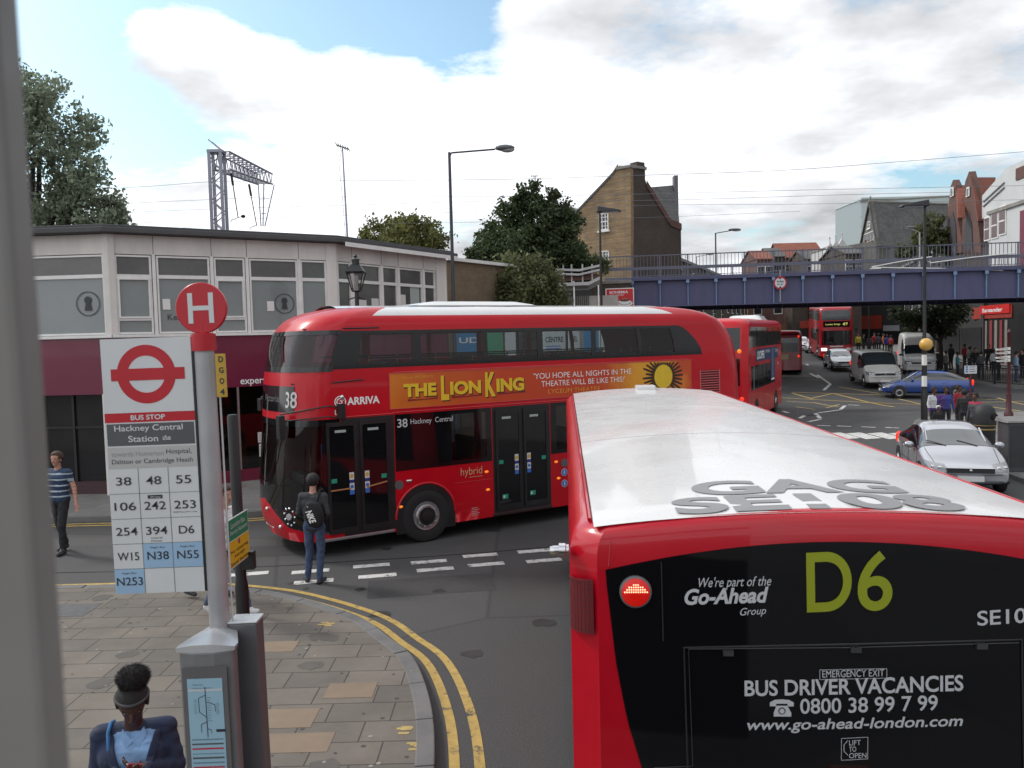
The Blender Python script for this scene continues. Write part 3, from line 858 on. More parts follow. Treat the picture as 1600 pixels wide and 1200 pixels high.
for q_, z_ in ((.62, .52), (.15, .78)):
    mb = MB(); mb.ell(sh.pt(q_, z_, .01), (.035, .035, .035), HEADL, 12, None, 8); mb.build('fog_lamp', nb, smooth=60)
# mirrors
mb = MB()
p0, p1, p2 = sh.pt(sh.qb + .24, 2.53, .0), sh.pt(sh.qb - .05, 2.60, .16), sh.pt(sh.qa + .05, 2.50, .17)
mb.tube([p0 + Vector((0, -.02, .09)), p0 + Vector((-.2, -.08, .09)), p1 + Vector((0, 0, .04)), p2 + Vector((0, 0, .0))], .014, BLACKR, 8)
mb.tube([p0 + Vector((0, -.02, -.09)), p0 + Vector((-.2, -.08, -.09)), p1 + Vector((0, 0, -.14)), p2 + Vector((0, 0, -.12))], .012, BLACKR, 8)
mb.box(p0.x - .07, p0.x + .07, p0.y - .05, p0.y + .01, p0.z - .13, p0.z + .13, BLACKR)
mb.box(p2.x - .05, p2.x + .05, p2.y - .1, p2.y + .1, p2.z - .42, p2.z - .02, BLACKR)
mb.build('mirror', nb, bevel=.012)
mb = MB()
p0 = sh.pt(-sh.qb + .05, 2.66, 0); q1 = p0 + Vector((-.28, .25, .06)); q2 = p0 + Vector((-.38, .42, 0))
mb.tube([p0, q1, q2], .018, BLACKR, 8); mb.tube([p0 + Vector((0, 0, -.1)), q1 + Vector((0, 0, -.1)), q2 + Vector((0, 0, -.05))], .014, STEEL, 8)
mb.box(q2.x - .05, q2.x + .06, q2.y - .13, q2.y + .12, q2.z - .26, q2.z - .02, BLACKR)
mb.build('mirror', nb, bevel=.012)
# flank trim lines under the front window, small lamp
mb = MB()
mb.tube([sh.pt(sh.qa + .1, 3.02, .01), sh.pt(sh.qb + .05, 3.03, .01), sh.pt(X(-3.3), 3.06, .01)], .012, BLACKR, 6)
mb.tube([sh.pt(sh.qa + .1, 3.95, .012), sh.pt(sh.qb + .05, 3.96, .012), sh.pt(X(-3.0), 3.965, .012)], .012, BLACKR, 6)
mb.tube([sh.pt(X(-2.56), 3.158, .008), sh.pt(X(4.75), 3.158, .008)], .008, mat('pale_red_trim', (.55, .06, .06), .4), 6)
mb.tube([sh.pt(X(-4.0), 2.425, .006), sh.pt(X(-2.60), 2.425, .006), sh.pt(X(-2.56), 2.44, .006), sh.pt(X(5.0), 2.44, .006)], .007, mat('pale_red_trim', (.55, .06, .06), .4), 6)
mb.build('trim', nb)
mb = MB(); mb.ell(sh.pt(X(-3.80), 2.77, .01), (.04, .03, .045), CHROME, 12, None, 8); mb.build('side_lamp', nb, smooth=60)
# operator's name and emblem
mb = MB()
yF = -1.2605
def ft(t, z): return Vector((t - NB_T0, -sh.W / 2 + nbs(z), z))      # a point on the flank
O = ft(-3.40, 2.625)
mb.disc(O + Vector((-.085, 0, .065)), (1, 0, 0), (0, 0, 1), .105, WHITE, .004, 28, r2=.088)
mb.disc(O + Vector((-.085, 0, .065)), (1, 0, 0), (0, 0, 1), .070, WHITE, .004, 24, r2=.05, a0=R(20), a1=R(300))
mb.disc(O + Vector((-.08, 0, .06)), (1, 0, 0), (0, 0, 1), .036, WHITE, .004, 18, r2=.018, a0=R(-160), a1=R(120))
mb.text('ARRIVA', O + Vector((.04, 0, 0)), (1, 0, 0), (0, 0, 1), .60, .135, WHITE, .004, bold=.03)
mb.text('LT1', ft(-3.59, 2.47) , (1, 0, 0), (0, 0, 1), .155, .085, WHITE, .004, bold=.02)
mb.build('lettering', nb)
# advertisement
def ad_mat():
    m = mat('banner_print', (0.5, 0.1, 0.01), 0.35, var=0.0)
    nt = m.node_tree; N, L = nt.nodes, nt.links; b = N['Principled BSDF']
    tc = [n for n in N if n.type == 'TEX_COORD'][0]
    sp = N.new('ShaderNodeSeparateXYZ'); L.new(tc.outputs['Object'], sp.inputs[0])
    n = N.new('ShaderNodeTexNoise'); n.inputs['Scale'].default_value = 1.6; n.inputs['Detail'].default_value = 3; L.new(tc.outputs['Object'], n.inputs['Vector'])
    a = N.new('ShaderNodeMath'); a.operation = 'MULTIPLY_ADD'; L.new(n.outputs['Fac'], a.inputs[0]); a.inputs[1].default_value = 1.6; L.new(sp.outputs[0], a.inputs[2])
    mr = N.new('ShaderNodeMapRange'); mr.inputs['From Min'].default_value = 2.4; mr.inputs['From Max'].default_value = 10.2; L.new(a.outputs[0], mr.inputs['Value'])
    r = N.new('ShaderNodeValToRGB'); e = r.color_ramp.elements
    e[0].position = 0; e[0].color = (.62, .20, .012, 1); e[1].position = 1; e[1].color = (.42, .02, .01, 1)
    for p_, c_ in ((.15, (.52, .10, .01, 1)), (.35, (.50, .05, .008, 1)), (.66, (.50, .045, .01, 1)), (.78, (.70, .30, .02, 1)), (.86, (.72, .33, .02, 1)), (.94, (.55, .08, .012, 1))):
        x = e.new(p_); x.color = c_
    L.new(mr.outputs[0], r.inputs[0]); L.new(r.outputs[0], b.inputs['Base Color'])
    return m
ADY = mat('banner_yellow', (.72, .47, .02), .4, var=.08, vscale=6)
ADD = mat('banner_dark', (.03, .012, .008), .5, var=.1)
ADR = mat('banner_maroon', (.20, .012, .01), .5, var=.1)
ADO = mat('banner_orange', (.70, .28, .03), .45, var=.05)
mb = MB()
yA = ft(0, 2.8).y - .012
def fa(t, z): return Vector((t - NB_T0, yA, z))
mb.plate([fa(-2.56, 2.505), fa(4.72, 2.505), fa(4.72, 3.138), fa(-2.56, 3.138)], (0, .012, 0), ad_mat())
for a, b, c, d in ((-2.56, 4.72, 2.495, 2.507), (-2.56, 4.72, 3.136, 3.148), (-2.572, -2.558, 2.495, 3.148)):
    mb.box(a - NB_T0, b - NB_T0, yA - .006, yA + .012, c, d, mat('pale_red_trim', (.55, .06, .06), .4))
EX, EZ = (1, 0, 0), (0, 0, 1)
def shadowed(body, t, z, w, h, bold=.05):
    mb.text(body, fa(t + .018, z - .02), EX, EZ, w, h, ADD, .004, bold=bold + .01)
    mb.text(body, fa(t, z), EX, EZ, w, h, ADY, .008, bold=bold)
shadowed('THE', -2.30, 2.70, .66, .24)
shadowed('L', -1.55, 2.60, .17, .46)
shadowed('ION', -1.36, 2.69, .66, .25)
shadowed('K', -.61, 2.61, .23, .47)
shadowed('ING', -.36, 2.69, .63, .26)
for a, b, z_ in ((-2.22, -1.62, 2.625), (-1.32, -.68, 2.63), (-.34, .30, 2.64)):
    mb.plate([fa(a, z_) + Vector((0, -.004, 0)), fa(b, z_ + .015) + Vector((0, -.004, 0)), fa(b + .01, z_ + .04) + Vector((0, -.004, 0)), fa((a + b) / 2, z_ + .025) + Vector((0, -.004, 0)), fa(a, z_ + .035) + Vector((0, -.004, 0))], (0, -.002, 0), ADR)
mb.text('Disney PRESENTS', fa(-2.32, 3.02), EX, EZ, .62, .06, ADO, .004)
mb.text("'YOU HOPE ALL NIGHTS IN THE", fa(.50, 2.90), EX, EZ, 2.48, .115, WHITE, .004, bold=-.005)
mb.text("THEATRE WILL BE LIKE THIS!'", fa(.68, 2.74), EX, EZ, 2.12, .115, WHITE, .004, bold=-.005)
mb.text('LYCEUM THEATRE', fa(.84, 2.59), EX, EZ, 1.3, .09, ADO, .004)
# a plain sunburst stands at the banner's far end
cx, cz = 3.88, 2.80
for k in range(34):
    a = PI * 2 * k / 34 + .05
    if -2.4 < math.atan2(math.sin(a), math.cos(a)) < -.75: continue
    r1, r2_ = .29, random.uniform(.47, .60)
    if abs(math.sin(a)) * r2_ > .31: r2_ = .31 / abs(math.sin(a))
    if r2_ < r1 + .02: continue
    w_ = .035
    d = Vector((math.cos(a), 0, math.sin(a))); n_ = Vector((-math.sin(a), 0, math.cos(a)))
    c0 = fa(cx, cz) + Vector((0, -.004, 0))
    mb.plate([c0 + d * r1 - n_ * w_, c0 + d * r2_ - n_ * w_ * .8, c0 + d * r2_ + n_ * w_ * .2, c0 + d * r1 + n_ * w_ * .6], (0, -.002, 0), ADD)
mb.disc(fa(cx, cz), EX, EZ, .285, ADD, .007, 30)
mb.disc(fa(cx, cz), EX, EZ, .262, ADY, .011, 30)
mb.build('banner', nb)
# doors
STK = [mat('sticker_white', (.6, .6, .58), .5, var=0), mat('sticker_gold', (.55, .35, .06), .5, var=0), mat('sticker_blue', (.04, .15, .5), .5, var=0), mat('sticker_green', (.02, .27, .17), .5, var=0), mat('sticker_navy', (.02, .03, .2), .5, var=0)]
def sticker(mb, P, w=.085):
    mb.rect(P + Vector((0, 0, .26)), EX, EZ, w, .13, STK[0], .004); mb.disc(P + Vector((w / 2, 0, .325)), EX, EZ, .035, STK[1], .006, 14)
    mb.rect(P + Vector((0, 0, .20)), EX, EZ, w, .06, STK[4], .004); mb.rect(P + Vector((0, 0, .08)), EX, EZ, w, .12, STK[0], .004)
    mb.disc(P + Vector((w / 2, 0, .14)), EX, EZ, .032, STK[2], .006, 14); mb.rect(P, EX, EZ, w, .08, STK[2], .004)
def door(parent, t0, t1, z0, z1, side):
    mb = MB()
    sh.patch(mb, X(t0), X(t1), z0, z1, BLACKR, nz=4, off=.004)
    d = mb.build('door', parent, smooth=60)
    tm = (t0 + t1) / 2
    for a, b, k in ((t0 + .06, tm - .03, 0), (tm + .03, t1 - .06, 1)):
        mb = MB()
        y = -sh.W / 2 - .016
        x0, x1 = a - NB_T0, b - NB_T0
        for (c, e, f_, h_) in ((x0, x0 + .05, z0 + .06, z1 - .06), (x1 - .05, x1, z0 + .06, z1 - .06), (x0 + .05, x1 - .05, z0 + .06, z0 + .15), (x0 + .05, x1 - .05, z1 - .13, z1 - .06)):
            mb.box(c, e, y - .012, y + .02, f_, h_, BLACKP)
        mb.box(x0 + .05, x1 - .05, y, y + .012, z0 + .15, z1 - .13, BLACKG)
        P = Vector((x1 - .155 if k == 0 else x0 + .07, y, z0 + .72))
        sticker(mb, P)
        gx = x0 + .06 if k == 0 else x1 - .16
        mb.rect(Vector((gx, y, z0 + .95)), EX, EZ, .10, .075, STK[3], .004)
        mb.rect(Vector((x0 + .15, y, z1 - .24)), EX, EZ, .2, .045, mat('sticker_pale', (.35, .4, .38), .5, var=0), .004)
        if side == 2:
            mb.rect(Vector((x0 + .12, y, z0 + .26)), EX, EZ, .13, .09, STK[3], .004)
            mb.rect(Vector((x0 + .14, y, z0 + .28)), EX, EZ, .04, .05, STK[0], .006)
        mb.build('door_leaf', d)
    mb = MB()
    if side == 1: mb.tube([Vector((t0 + .1 - NB_T0, -sh.W / 2 - .03, z0 + .82)), Vector((t0 + .46 - NB_T0, -sh.W / 2 - .03, z0 + .83))], .014, mat('handrail_orange', (.35, .14, .05), .4), 8); mb.tube([Vector((t1 - .5 - NB_T0, -sh.W / 2 - .03, z0 + .82)), Vector((t1 - .12 - NB_T0, -sh.W / 2 - .03, z0 + .88))], .014, MATS['handrail_orange'], 8); mb.build('handrail', d)
    return d
door(nb, -3.82, -2.56, .34, 2.40, 1)
door(nb, -.47, .86, .34, 2.40, 2)
mb = MB()
mb.box(-3.95 - NB_T0, -2.56 - NB_T0, -1.285, -1.20, .285, .335, STEEL); mb.build('door_sill', nb, bevel=.008); mb = MB()
mb.box(-.5 - NB_T0, .88 - NB_T0, -1.275, -1.20, .285, .335, BLACKR)
mb.build('door_sill', nb, bevel=.008)
# lower windows
mb = MB()
def lowband(a, b, panes, z0=1.37, z1=2.40, p0=1.45, p1=2.33): bands(mb, X(a), X(b), z0, z1, [(X(c), X(d)) for c, d in panes], p0, p1)
lowband(-2.54, -.49, [lo_panes[0]]); lowband(.88, 5.0, lo_panes[1:])
bands(mb, -X(4.6), -sh.qb - .1, 1.37, 2.40, [(-X(b), -X(a)) for a, b in ((2.2, 3.5), (.7, 2.0), (-.8, .5), (-2.3, -1.0))], 1.45, 2.33)
mb.text('38', ft(-2.44, 2.16) + Vector((0, -.005, 0)), EX, EZ, .20, .155, GREYW, .006, bold=.01)
mb.text('Hackney  Central', ft(-2.18, 2.175) + Vector((0, -.005, 0)), EX, EZ, .86, .125, GREYW, .006)
mb.build('window_band', nb, smooth=50)
for a, b in lo_panes:
    mb = MB(); sh.patch(mb, X(a) - .01, X(b) + .01, 1.44, 2.34, GLASS, off=-.006, nz=2); mb.build('window', nb, smooth=60)
for a, b in ((-2.3, -1.0), (-.8, .5), (.7, 2.0), (2.2, 3.5)):
    mb = MB(); sh.patch(mb, -X(b) - .01, -X(a) + .01, 1.44, 2.34, GLASS, off=-.006, nz=2); mb.build('window', nb, smooth=60)
# flank details
mb = MB()
mb.text('hybrid', ft(-1.18, 1.105), EX, EZ, .46, .19, mat('gold_lettering', (.55, .40, .20), .4, var=0), .004, bold=-.008)
mb.box(-1.0 - NB_T0, -.72 - NB_T0, -1.266, -1.25, 1.10, 1.108, MATS['gold_lettering'])
for k in range(5): mb.rect(ft(-.97, .50 - k * .035), EX, EZ, (.13, .16, .12, .17, .14)[k], .012, mat('small_print', (.5, .3, .3), .5, var=0), .004)
mb.box(-1.3 - NB_T0, -.5 - NB_T0, -1.264, -1.25, 1.02, 1.027, mat('pale_red_trim', (.55, .06, .06), .4))
mb.build('flank_lettering', nb)
for t_, z_ in ((-.62, 1.17), (-.60, .82), (-2.42, .72), (1.0, 1.2), (1.05, .86)):
    mb = MB(); mb.ell(ft(t_, z_), (.045, .02, .026), AMBER, 12, None, 6); mb.build('side_marker', nb, smooth=60)
mb = MB()
mb.disc(ft(-2.44, 1.12), EX, EZ, .085, mat('grey_cap', (.10, .10, .11), .4), .006, 22); mb.lathe([(.03, 0), (.03, .10), (.02, .11)], CHROME, 12, Matrix.Translation(ft(-2.30, 1.17)) @ Matrix.Rotation(PI / 2, 4, 'Y'))
mb.disc(ft(1.2, 1.16), EX, EZ, .085, MATS['grey_cap'], .006, 22)
mb.build('filler_cap', nb, smooth=40)
mb = MB()
for z_ in (.97, .74): mb.disc(ft(1.19, z_), EX, EZ, .075, STK[0], .005, 22); mb.disc(ft(1.19, z_), EX, EZ, .066, STK[2], .007, 22); mb.ell(ft(1.19, z_ + .02) + Vector((0, -.008, 0)), (.014, .002, .02), STK[0], 8, None, 5); mb.rect(ft(1.175, z_ - .035) , EX, EZ, .03, .04, STK[0], .009)
mb.build('access_sign', nb)
# wheels, rear grille, tail
for t_, side in ((-1.92, -1), (3.95, -1), (-1.92, 1), (3.95, 1)):
    yw = side * (sh.W / 2)
    mb = MB(); arch(mb, t_ - NB_T0, yw, .60, .50, BLACKR, side * .006, n=24); hoop(mb, t_ - NB_T0, yw, .60, .50, NBRED, side * .006, .022, 24)
    mb.build('wheel_arch', nb, smooth=50)
    wheel(nb, t_ - NB_T0, yw + side * .02, .49, outer=side)
mb = MB()
for k in range(13): mb.box(4.98 + .02 - NB_T0, 5.58 - NB_T0, -1.2725, -1.255, 2.20 + k * .055, 2.215 + k * .055, mat('grille_red', (.60, .12, .13), .5))
for k in range(2): mb.box(4.98 + k * .6 - NB_T0, 5.0 + k * .6 - NB_T0, -1.273, -1.255, 2.19, 2.89, MATS['grille_red'])
mb.box(4.99 - NB_T0, 5.59 - NB_T0, -1.264, -1.255, 2.19, 2.89, mat('grille_shade', (.10, .002, .004), .7))
mb.build('grille', nb)
mb = MB(); sh.patch(mb, X(5.1), X(6.0), 1.45, 1.95, BLACKG, nz=2); mb.build('rear_quarter_window', nb, smooth=60)
for sg in (1, -1):
    mb = MB(); mb.ell(sh.pt(sg * (sh.Q - .45), 1.2, .01), (.03, .07, .16), LAMPRED, 10, None, 8); mb.build('tail_light', nb, smooth=60)
# inside: deck, seats, rails
mb = MB(); mb.box(.9, NL - .5, -1.2, 1.2, 2.36, 2.44, INTER); mb.box(.6, NL - .3, -1.2, 1.2, .30, .36, INTER); mb.build('deck', nb)
mb = MB()
for k in range(9):
    for y_ in (-.75, .75):
        x_ = 1.9 + k * .86
        mb.box(x_, x_ + .10, y_ - .42, y_ + .42, 2.85, 3.36, SEATC); mb.box(x_ - .42, x_, y_ - .42, y_ + .42, 2.80, 2.90, SEATC)
        if 1 <= k <= 7 and not (y_ < 0 and k in (1, 2, 4, 5)): mb.box(x_, x_ + .1, y_ - .42, y_ + .42, .9, 1.65, SEATC)
mb.build('seating', nb, bevel=.03)
mb = MB()
for y_ in (-1.12, 1.12): mb.tube([(1.5, y_, 3.43), (9.2, y_, 3.43)], .016, BLACKR, 6)
for k in range(9):
    for y_ in (-.34, .34): mb.tube([(1.95 + k * .86, y_, 2.44), (1.95 + k * .86, y_, 3.45)], .015, YELLOWPOLE, 6)
for x_, y_ in ((2.9, -.3), (4.5, -.5), (5.6, -.5), (3.6, .3), (6.5, .3), (7.4, -.3)): mb.tube([(x_, y_, .36), (x_, y_, 2.36)], .017, YELLOWPOLE, 6)
mb.build('handrails', nb)
mb = MB(); mb.box(.75, .95, .1, .9, .9, 1.25, INTER); mb.box(.6, .75, -.1, 1.0, .8, 1.1, INTER)
mb.box(1.3, 1.45, .25, .75, 1.0, 1.75, mat('driver_seat_blue', (.05, .10, .22), .8)); mb.build('driver_cab', nb, bevel=.03)

# ------------------------------------------------------------------ single decker whose roof fills the foreground
D6H = R(3.75)
d6 = thing('single_decker_bus', 'red single decker bus with a white roof, seen from behind right below the window', 'bus', (0.25 + 1.22 * math.cos(D6H), 3.80 - 1.22 * math.sin(D6H), 0), PI / 2 - D6H)
D6M, D6I = mtx(d6), inv(d6)
d6si = lambda z: 0.0 if z < 2.62 else 0.10 * (1 - math.sqrt(max(0, 1 - min(1, (z - 2.62) / .16) ** 2)))
d6f = lerpf([.3, 1.0, 2.2, 2.60, 2.70, 2.755, 2.78], [.0, .0, .02, .035, .05, .07, .10])
d6r = lerpf([.3, 1.0, 2.4, 2.7, 2.78], [.0, .0, .12, .25, .40])
sd = Shell(9.9, 2.44, d6f, d6r, d6si, .13, .30, bulge=.04, bulge_r=.1, lr=.9, lift=lambda z: .078 * min(1, max(0, (z - 2.0) / .7)))
D6RED = mat('single_decker_red', (0.44, 0.003, 0.014), 0.32, coat=0.4, spec=.3, var=0.10, vscale=1.8)
D6W = mat('single_decker_roof', (0.62, 0.615, 0.605), 0.28, coat=0.3, spec=.4, var=0.06, vscale=1.4)
mb = MB()
ZD = [.3, .6, 1.0, 1.4, 1.8, 2.2, 2.4, 2.55, 2.62, 2.66, 2.70, 2.73, 2.755, 2.77, 2.78]
pan = [(1.6, 3.0), (3.15, 4.55), (4.7, 6.1), (6.25, 7.6), (7.75, 9.0)]
dh = []
for a, b in pan: dh += [(sd.q(a), sd.q(b), 1.15, 2.2), (-sd.q(b), -sd.q(a), 1.15, 2.2)]
def d6roof(u, v):
    pass
sd.body(mb, ZD, dh, lambda q, z: D6RED, D6RED, 0.085, dq=.2)
mb.build('body', d6, smooth=40, weld=True)
# white roof skin, crowned, in three sheets
mb = MB()
def rs(u, v):
    y = 2 * v - 1
    xs_ = .09 + .03 * y * y
    x = xs_ + u * (9.45 - xs_)
    hw = 1.10
    return Vector((x, y * hw, 2.786 + .078 * (1 - (y * .9) ** 2) - .004 * abs(y) ** 8 - .012 * max(0, 1 - (x - xs_) / .1)))
mb.grid(rs, 60, 24, D6W)
mb.build('roof', d6, smooth=60)
mb = MB()
DGREY = mat('roof_code_grey', (.20, .20, .205), .4, var=.05)
def roof_text(body, x0, y0, w, d):
    vs, fs, (a0, a1, b0, b1) = glyphs(body, .035, 0)
    out = []
    for vx, vy in vs:
        y = y0 - (vx - a0) / (a1 - a0) * w; x = x0 + (vy - b0) / (b1 - b0) * d
        p = rs((x - .10) / 9.35, (y / 1.10 + 1) / 2); p.z += .004
        out.append(p)
    mb.add(out, fs, DGREY)
def rp(px_, py_):
    z = 2.85
    for _ in range(8):
        p = D6I @ at_z(px_, py_, z); z = 2.789 + .078 * (1 - (p.y / 1.1 * .9) ** 2)
    return p
a, b, c_ = rp(1062, 806), rp(1522, 797), rp(1110, 780)
roof_text('SE108', max(.135, rp(1310, 797).x), a.y, a.y - b.y, rp(1310, 770).x - max(.135, rp(1310, 797).x))
a, b = rp(1088, 773), rp(1404, 762)
roof_text('GAG', rp(1250, 769).x, a.y, a.y - b.y, rp(1250, 748).x - rp(1250, 769).x)
mb.build('roof_lettering', d6)
mb = MB(); mb.box(8.95, 9.25, -.17, .13, 2.84, 2.93, D6W); mb.build('roof_vent', d6, bevel=.02)
mb = MB()
for x_ in (3.2, 6.2): mb.grid(lambda u, v: rs((x_ + u * .012 - .10) / 9.35, v) + Vector((0, 0, .002)), 1, 24, mat('roof_seam', (.42, .42, .42), .5))
for sg in (1, -1): mb.tube([(.25, sg * 1.115, 2.79), (4, sg * 1.118, 2.79), (9.2, sg * 1.115, 2.79)], .012, D6RED, 6)
mb.build('gutter', d6)
# rear glazing, a wide panel narrowing downwards on each side
D6G = mat('rear_glazing', (.005, .005, .006), .05, var=0, spec=.5)
topz = lambda y: 2.65 - .075 * (abs(y) / 1.05) ** 2
def rearg(u, v):
    z = .95 + (2.65 - .95) * v
    hw = float(np.interp(z, [.95, 1.3, 1.6, 1.9, 2.2, 2.62, 2.75], [.62, .76, .88, .96, 1.01, 1.05, 1.05]))
    q = (2 * u - 1) * hw
    z = .95 + (topz(q) - .95) * v
    return q, z
mb = MB(); sd.patch2(mb, rearg, 30, 22, D6G, .004)
rgo = mb.build('rear_window', d6, smooth=60)
RP = Plane(D6M @ Vector((.02, 0, 1.5)), D6M.to_3x3() @ Vector((0, -1, 0)), D6M.to_3x3() @ Vector((.03, 0, 1)))
def rpt(l, z, off=0.0):
    """point of the rear skin at height z above the road"""
    zz = z
    for _ in range(6): zz = z - sd.lift(zz) * (1 - (l / 1.22) ** 2)
    return sd.pt(l, zz, off)
def rtext(mb, body, p0, p1, hpx, mt, bold=0.0, shear=0.0, off=.0):
    """lettering from photograph point p0 (lower left) to p1 (lower right), hpx tall, on the rear window"""
    A, B = RP.uv(*p0), RP.uv(*p1); C_ = RP.uv(p0[0], p0[1] - hpx)
    vs, fs, (x0, x1, y0, y1) = glyphs(body, bold, shear)
    w, h = B[0] - A[0], C_[1] - A[1]; dz = B[1] - A[1]
    out = []
    for vx, vy in vs:
        u_ = (vx - x0) / (x1 - x0); l = A[0] + u_ * w; z = 1.5 + A[1] + u_ * dz + (vy - y0) / (y1 - y0) * h
        p = rpt(l, z, .009); out.append(p)
    mb.add(out, fs, mt)
mb = MB()
LIME = mat('route_lime', (.26, .30, .008), .5, var=.04)
rtext(mb, "We're part of the", (1091, 921), (1203, 917), 20, GREYW, 0, .3)
rtext(mb, "Go-Ahead", (1069, 944), (1199, 939), 25, GREYW, .03, .25)
rtext(mb, "Group", (1155, 963), (1195, 960), 15, GREYW, 0, .3)
rtext(mb, "D", (1258, 954), (1328, 951), 92, LIME, .012)
rtext(mb, "6", (1337, 953), (1391, 950), 92, LIME, .012)
rtext(mb, "SE108", (1524, 976), (1622, 971), 23, GREYW, .012)
rtext(mb, "EMERGENCY EXIT", (1282, 1055), (1378, 1053), 11, GREYW, .0)
rtext(mb, "BUS DRIVER VACANCIES", (1162, 1085), (1502, 1077), 25, GREYW, .02)
rtext(mb, "0800 38 99 7 99", (1248, 1112), (1462, 1107), 24, GREYW, .012)
rtext(mb, "www.go-ahead-london.com", (1166, 1143), (1502, 1137), 22, GREYW, .015, .2)
for k, t_ in enumerate(('LIFT', 'TO', 'OPEN')): rtext(mb, t_, (1324, 1161 + k * 10), (1324 + (18, 11, 27)[k], 1160.5 + k * 10), 8, GREYW)
def rline(pts, w=1.6, mt=GREYW):
    P = [RP.uv(*p) for p in pts]
    for a, b in zip(P[:-1], P[1:]):
        n = Vector((a[1] - b[1], b[0] - a[0])).normalized() * w * .0014
        mb.add([rpt(a[0] + n.x, 1.5 + a[1] + n.y, .009), rpt(a[0] - n.x, 1.5 + a[1] - n.y, .009), rpt(b[0] - n.x, 1.5 + b[1] - n.y, .009), rpt(b[0] + n.x, 1.5 + b[1] + n.y, .009)], [(0, 1, 2, 3)], mt)
rline([(1278, 1043), (1382, 1041), (1382, 1056), (1278, 1058), (1278, 1043)], .8)
rline([(1312, 1150), (1353, 1148), (1353, 1182), (1312, 1184), (1312, 1150)], .8)
rline([(1322, 1176), (1316, 1170), (1316, 1160), (1322, 1153)], 1)
# telephone emblem
def rpoly(pts, mt=GREYW, off=.009): mb.add([rpt(RP.uv(*p)[0], 1.5 + RP.uv(*p)[1], off) for p in pts], [tuple(range(len(pts)))], mt)
rpoly([(1201, 1100), (1201, 1094), (1208, 1090), (1219, 1089), (1231, 1090), (1238, 1094), (1238, 1100), (1229, 1100), (1228, 1096), (1211, 1096), (1210, 1100)])
rpoly([(1211, 1099), (1228, 1099), (1234, 1110), (1234, 1116), (1207, 1116), (1207, 1110)])
rpoly([(1219.5 + 5.5 * math.cos(2 * PI * k / 16), 1107 + 5.5 * math.sin(2 * PI * k / 16)) for k in range(16)], D6G, .0105)
rpoly([(1219.5 + 4 * math.cos(2 * PI * k / 16), 1107 + 4 * math.sin(2 * PI * k / 16)) for k in range(16)], GREYW, .012)
mb.build('lettering', rgo)
mb = MB()
DFR = mat('window_gasket', (.03, .03, .032), .35)
rline([(1600, 1202), (1640, 1000)], 1, DFR)
def rtube(pts, r=.004): mb.tube([rpt(RP.uv(*p)[0], 1.5 + RP.uv(*p)[1], .010) for p in pts], r, DFR, 6)
rtube([(1075, 1230), (1068, 1010), (1330, 1003), (1594, 998), (1600, 1230)], .005)
rtube([(1022, 1199), (1082, 1195), (1075, 1012), (1330, 1008), (1590, 1003)], .003)
rtube([(1033, 878), (1036, 1000)], .003)
mb.tube([rpt(RP.uv(950, 846)[0], 1.5 + RP.uv(950, 846)[1], .002), rpt(RP.uv(951, 886)[0], 1.5 + RP.uv(951, 886)[1], .002)], .003, D6RED, 5)
for p_ in ((1136, 1017), (1333, 1011), (1530, 1007)):
    c_ = rpt(RP.uv(*p_)[0], 1.5 + RP.uv(*p_)[1], .008); mb.box(c_.x - .014, c_.x + .004, c_.y - .024, c_.y + .024, c_.z - .012, c_.z + .012, mat('hinge_grey', (.10, .10, .105), .3, metal=.6))
mb.build('emergency_window_frame', rgo)
mb = MB(); c_ = rpt(RP.uv(1330, 1215)[0], 1.5 + RP.uv(1330, 1215)[1], .02); mb.box(c_.x - .05, c_.x + .01, c_.y - .095, c_.y + .095, c_.z - .03, c_.z + .042, mat('orange_release_handle', (.45, .12, .015), .4)); mb.build('release_handle', d6, bevel=.012)
# brake lamp
mb = MB()
c_ = rpt(RP.uv(993, 924)[0], 1.5 + RP.uv(993, 924)[1], .012)
Tl = Matrix.Translation(c_) @ Vector((-1, 0, .04)).to_track_quat('Z', 'Y').to_matrix().to_4x4()
mb.lathe([(.076, -.01), (.076, .006), (.067, .012)], mat('lamp_bezel', (.12, .12, .125), .35), 30, Tl, cap=False)
mb.lathe([(.068, .010), (.059, .018), (.03, .024), (.0005, .025)], mat('brake_lens', (.30, .004, .003), .3, var=.1, vscale=60, emit=(1, .008, .002), estr=.30), 30, Tl, cap=False)
LED = mat('lit_diodes', (1, .7, .5), .3, var=0, emit=(1, .45, .25), estr=1.6)
for r_ in range(4):
    n_ = (11, 9, 7, 3)[r_]
    for k in range(n_):
        xx = (k - (n_ - 1) / 2) * .0105; yy = .006 + r_ * .0115
        mb.ell((Tl @ Vector((-xx, yy, .0265 - .2 * (xx * xx + yy * yy) * 8))) if False else (c_ + Vector((-.026 - .001, -xx, yy))), (.004, .004, .004), LED, 6, None, 4)
mb.build('brake_light', d6, smooth=50)
mb = MB()
c_ = rpt(RP.uv(993, 1180)[0] - .06, 1.15, .0)
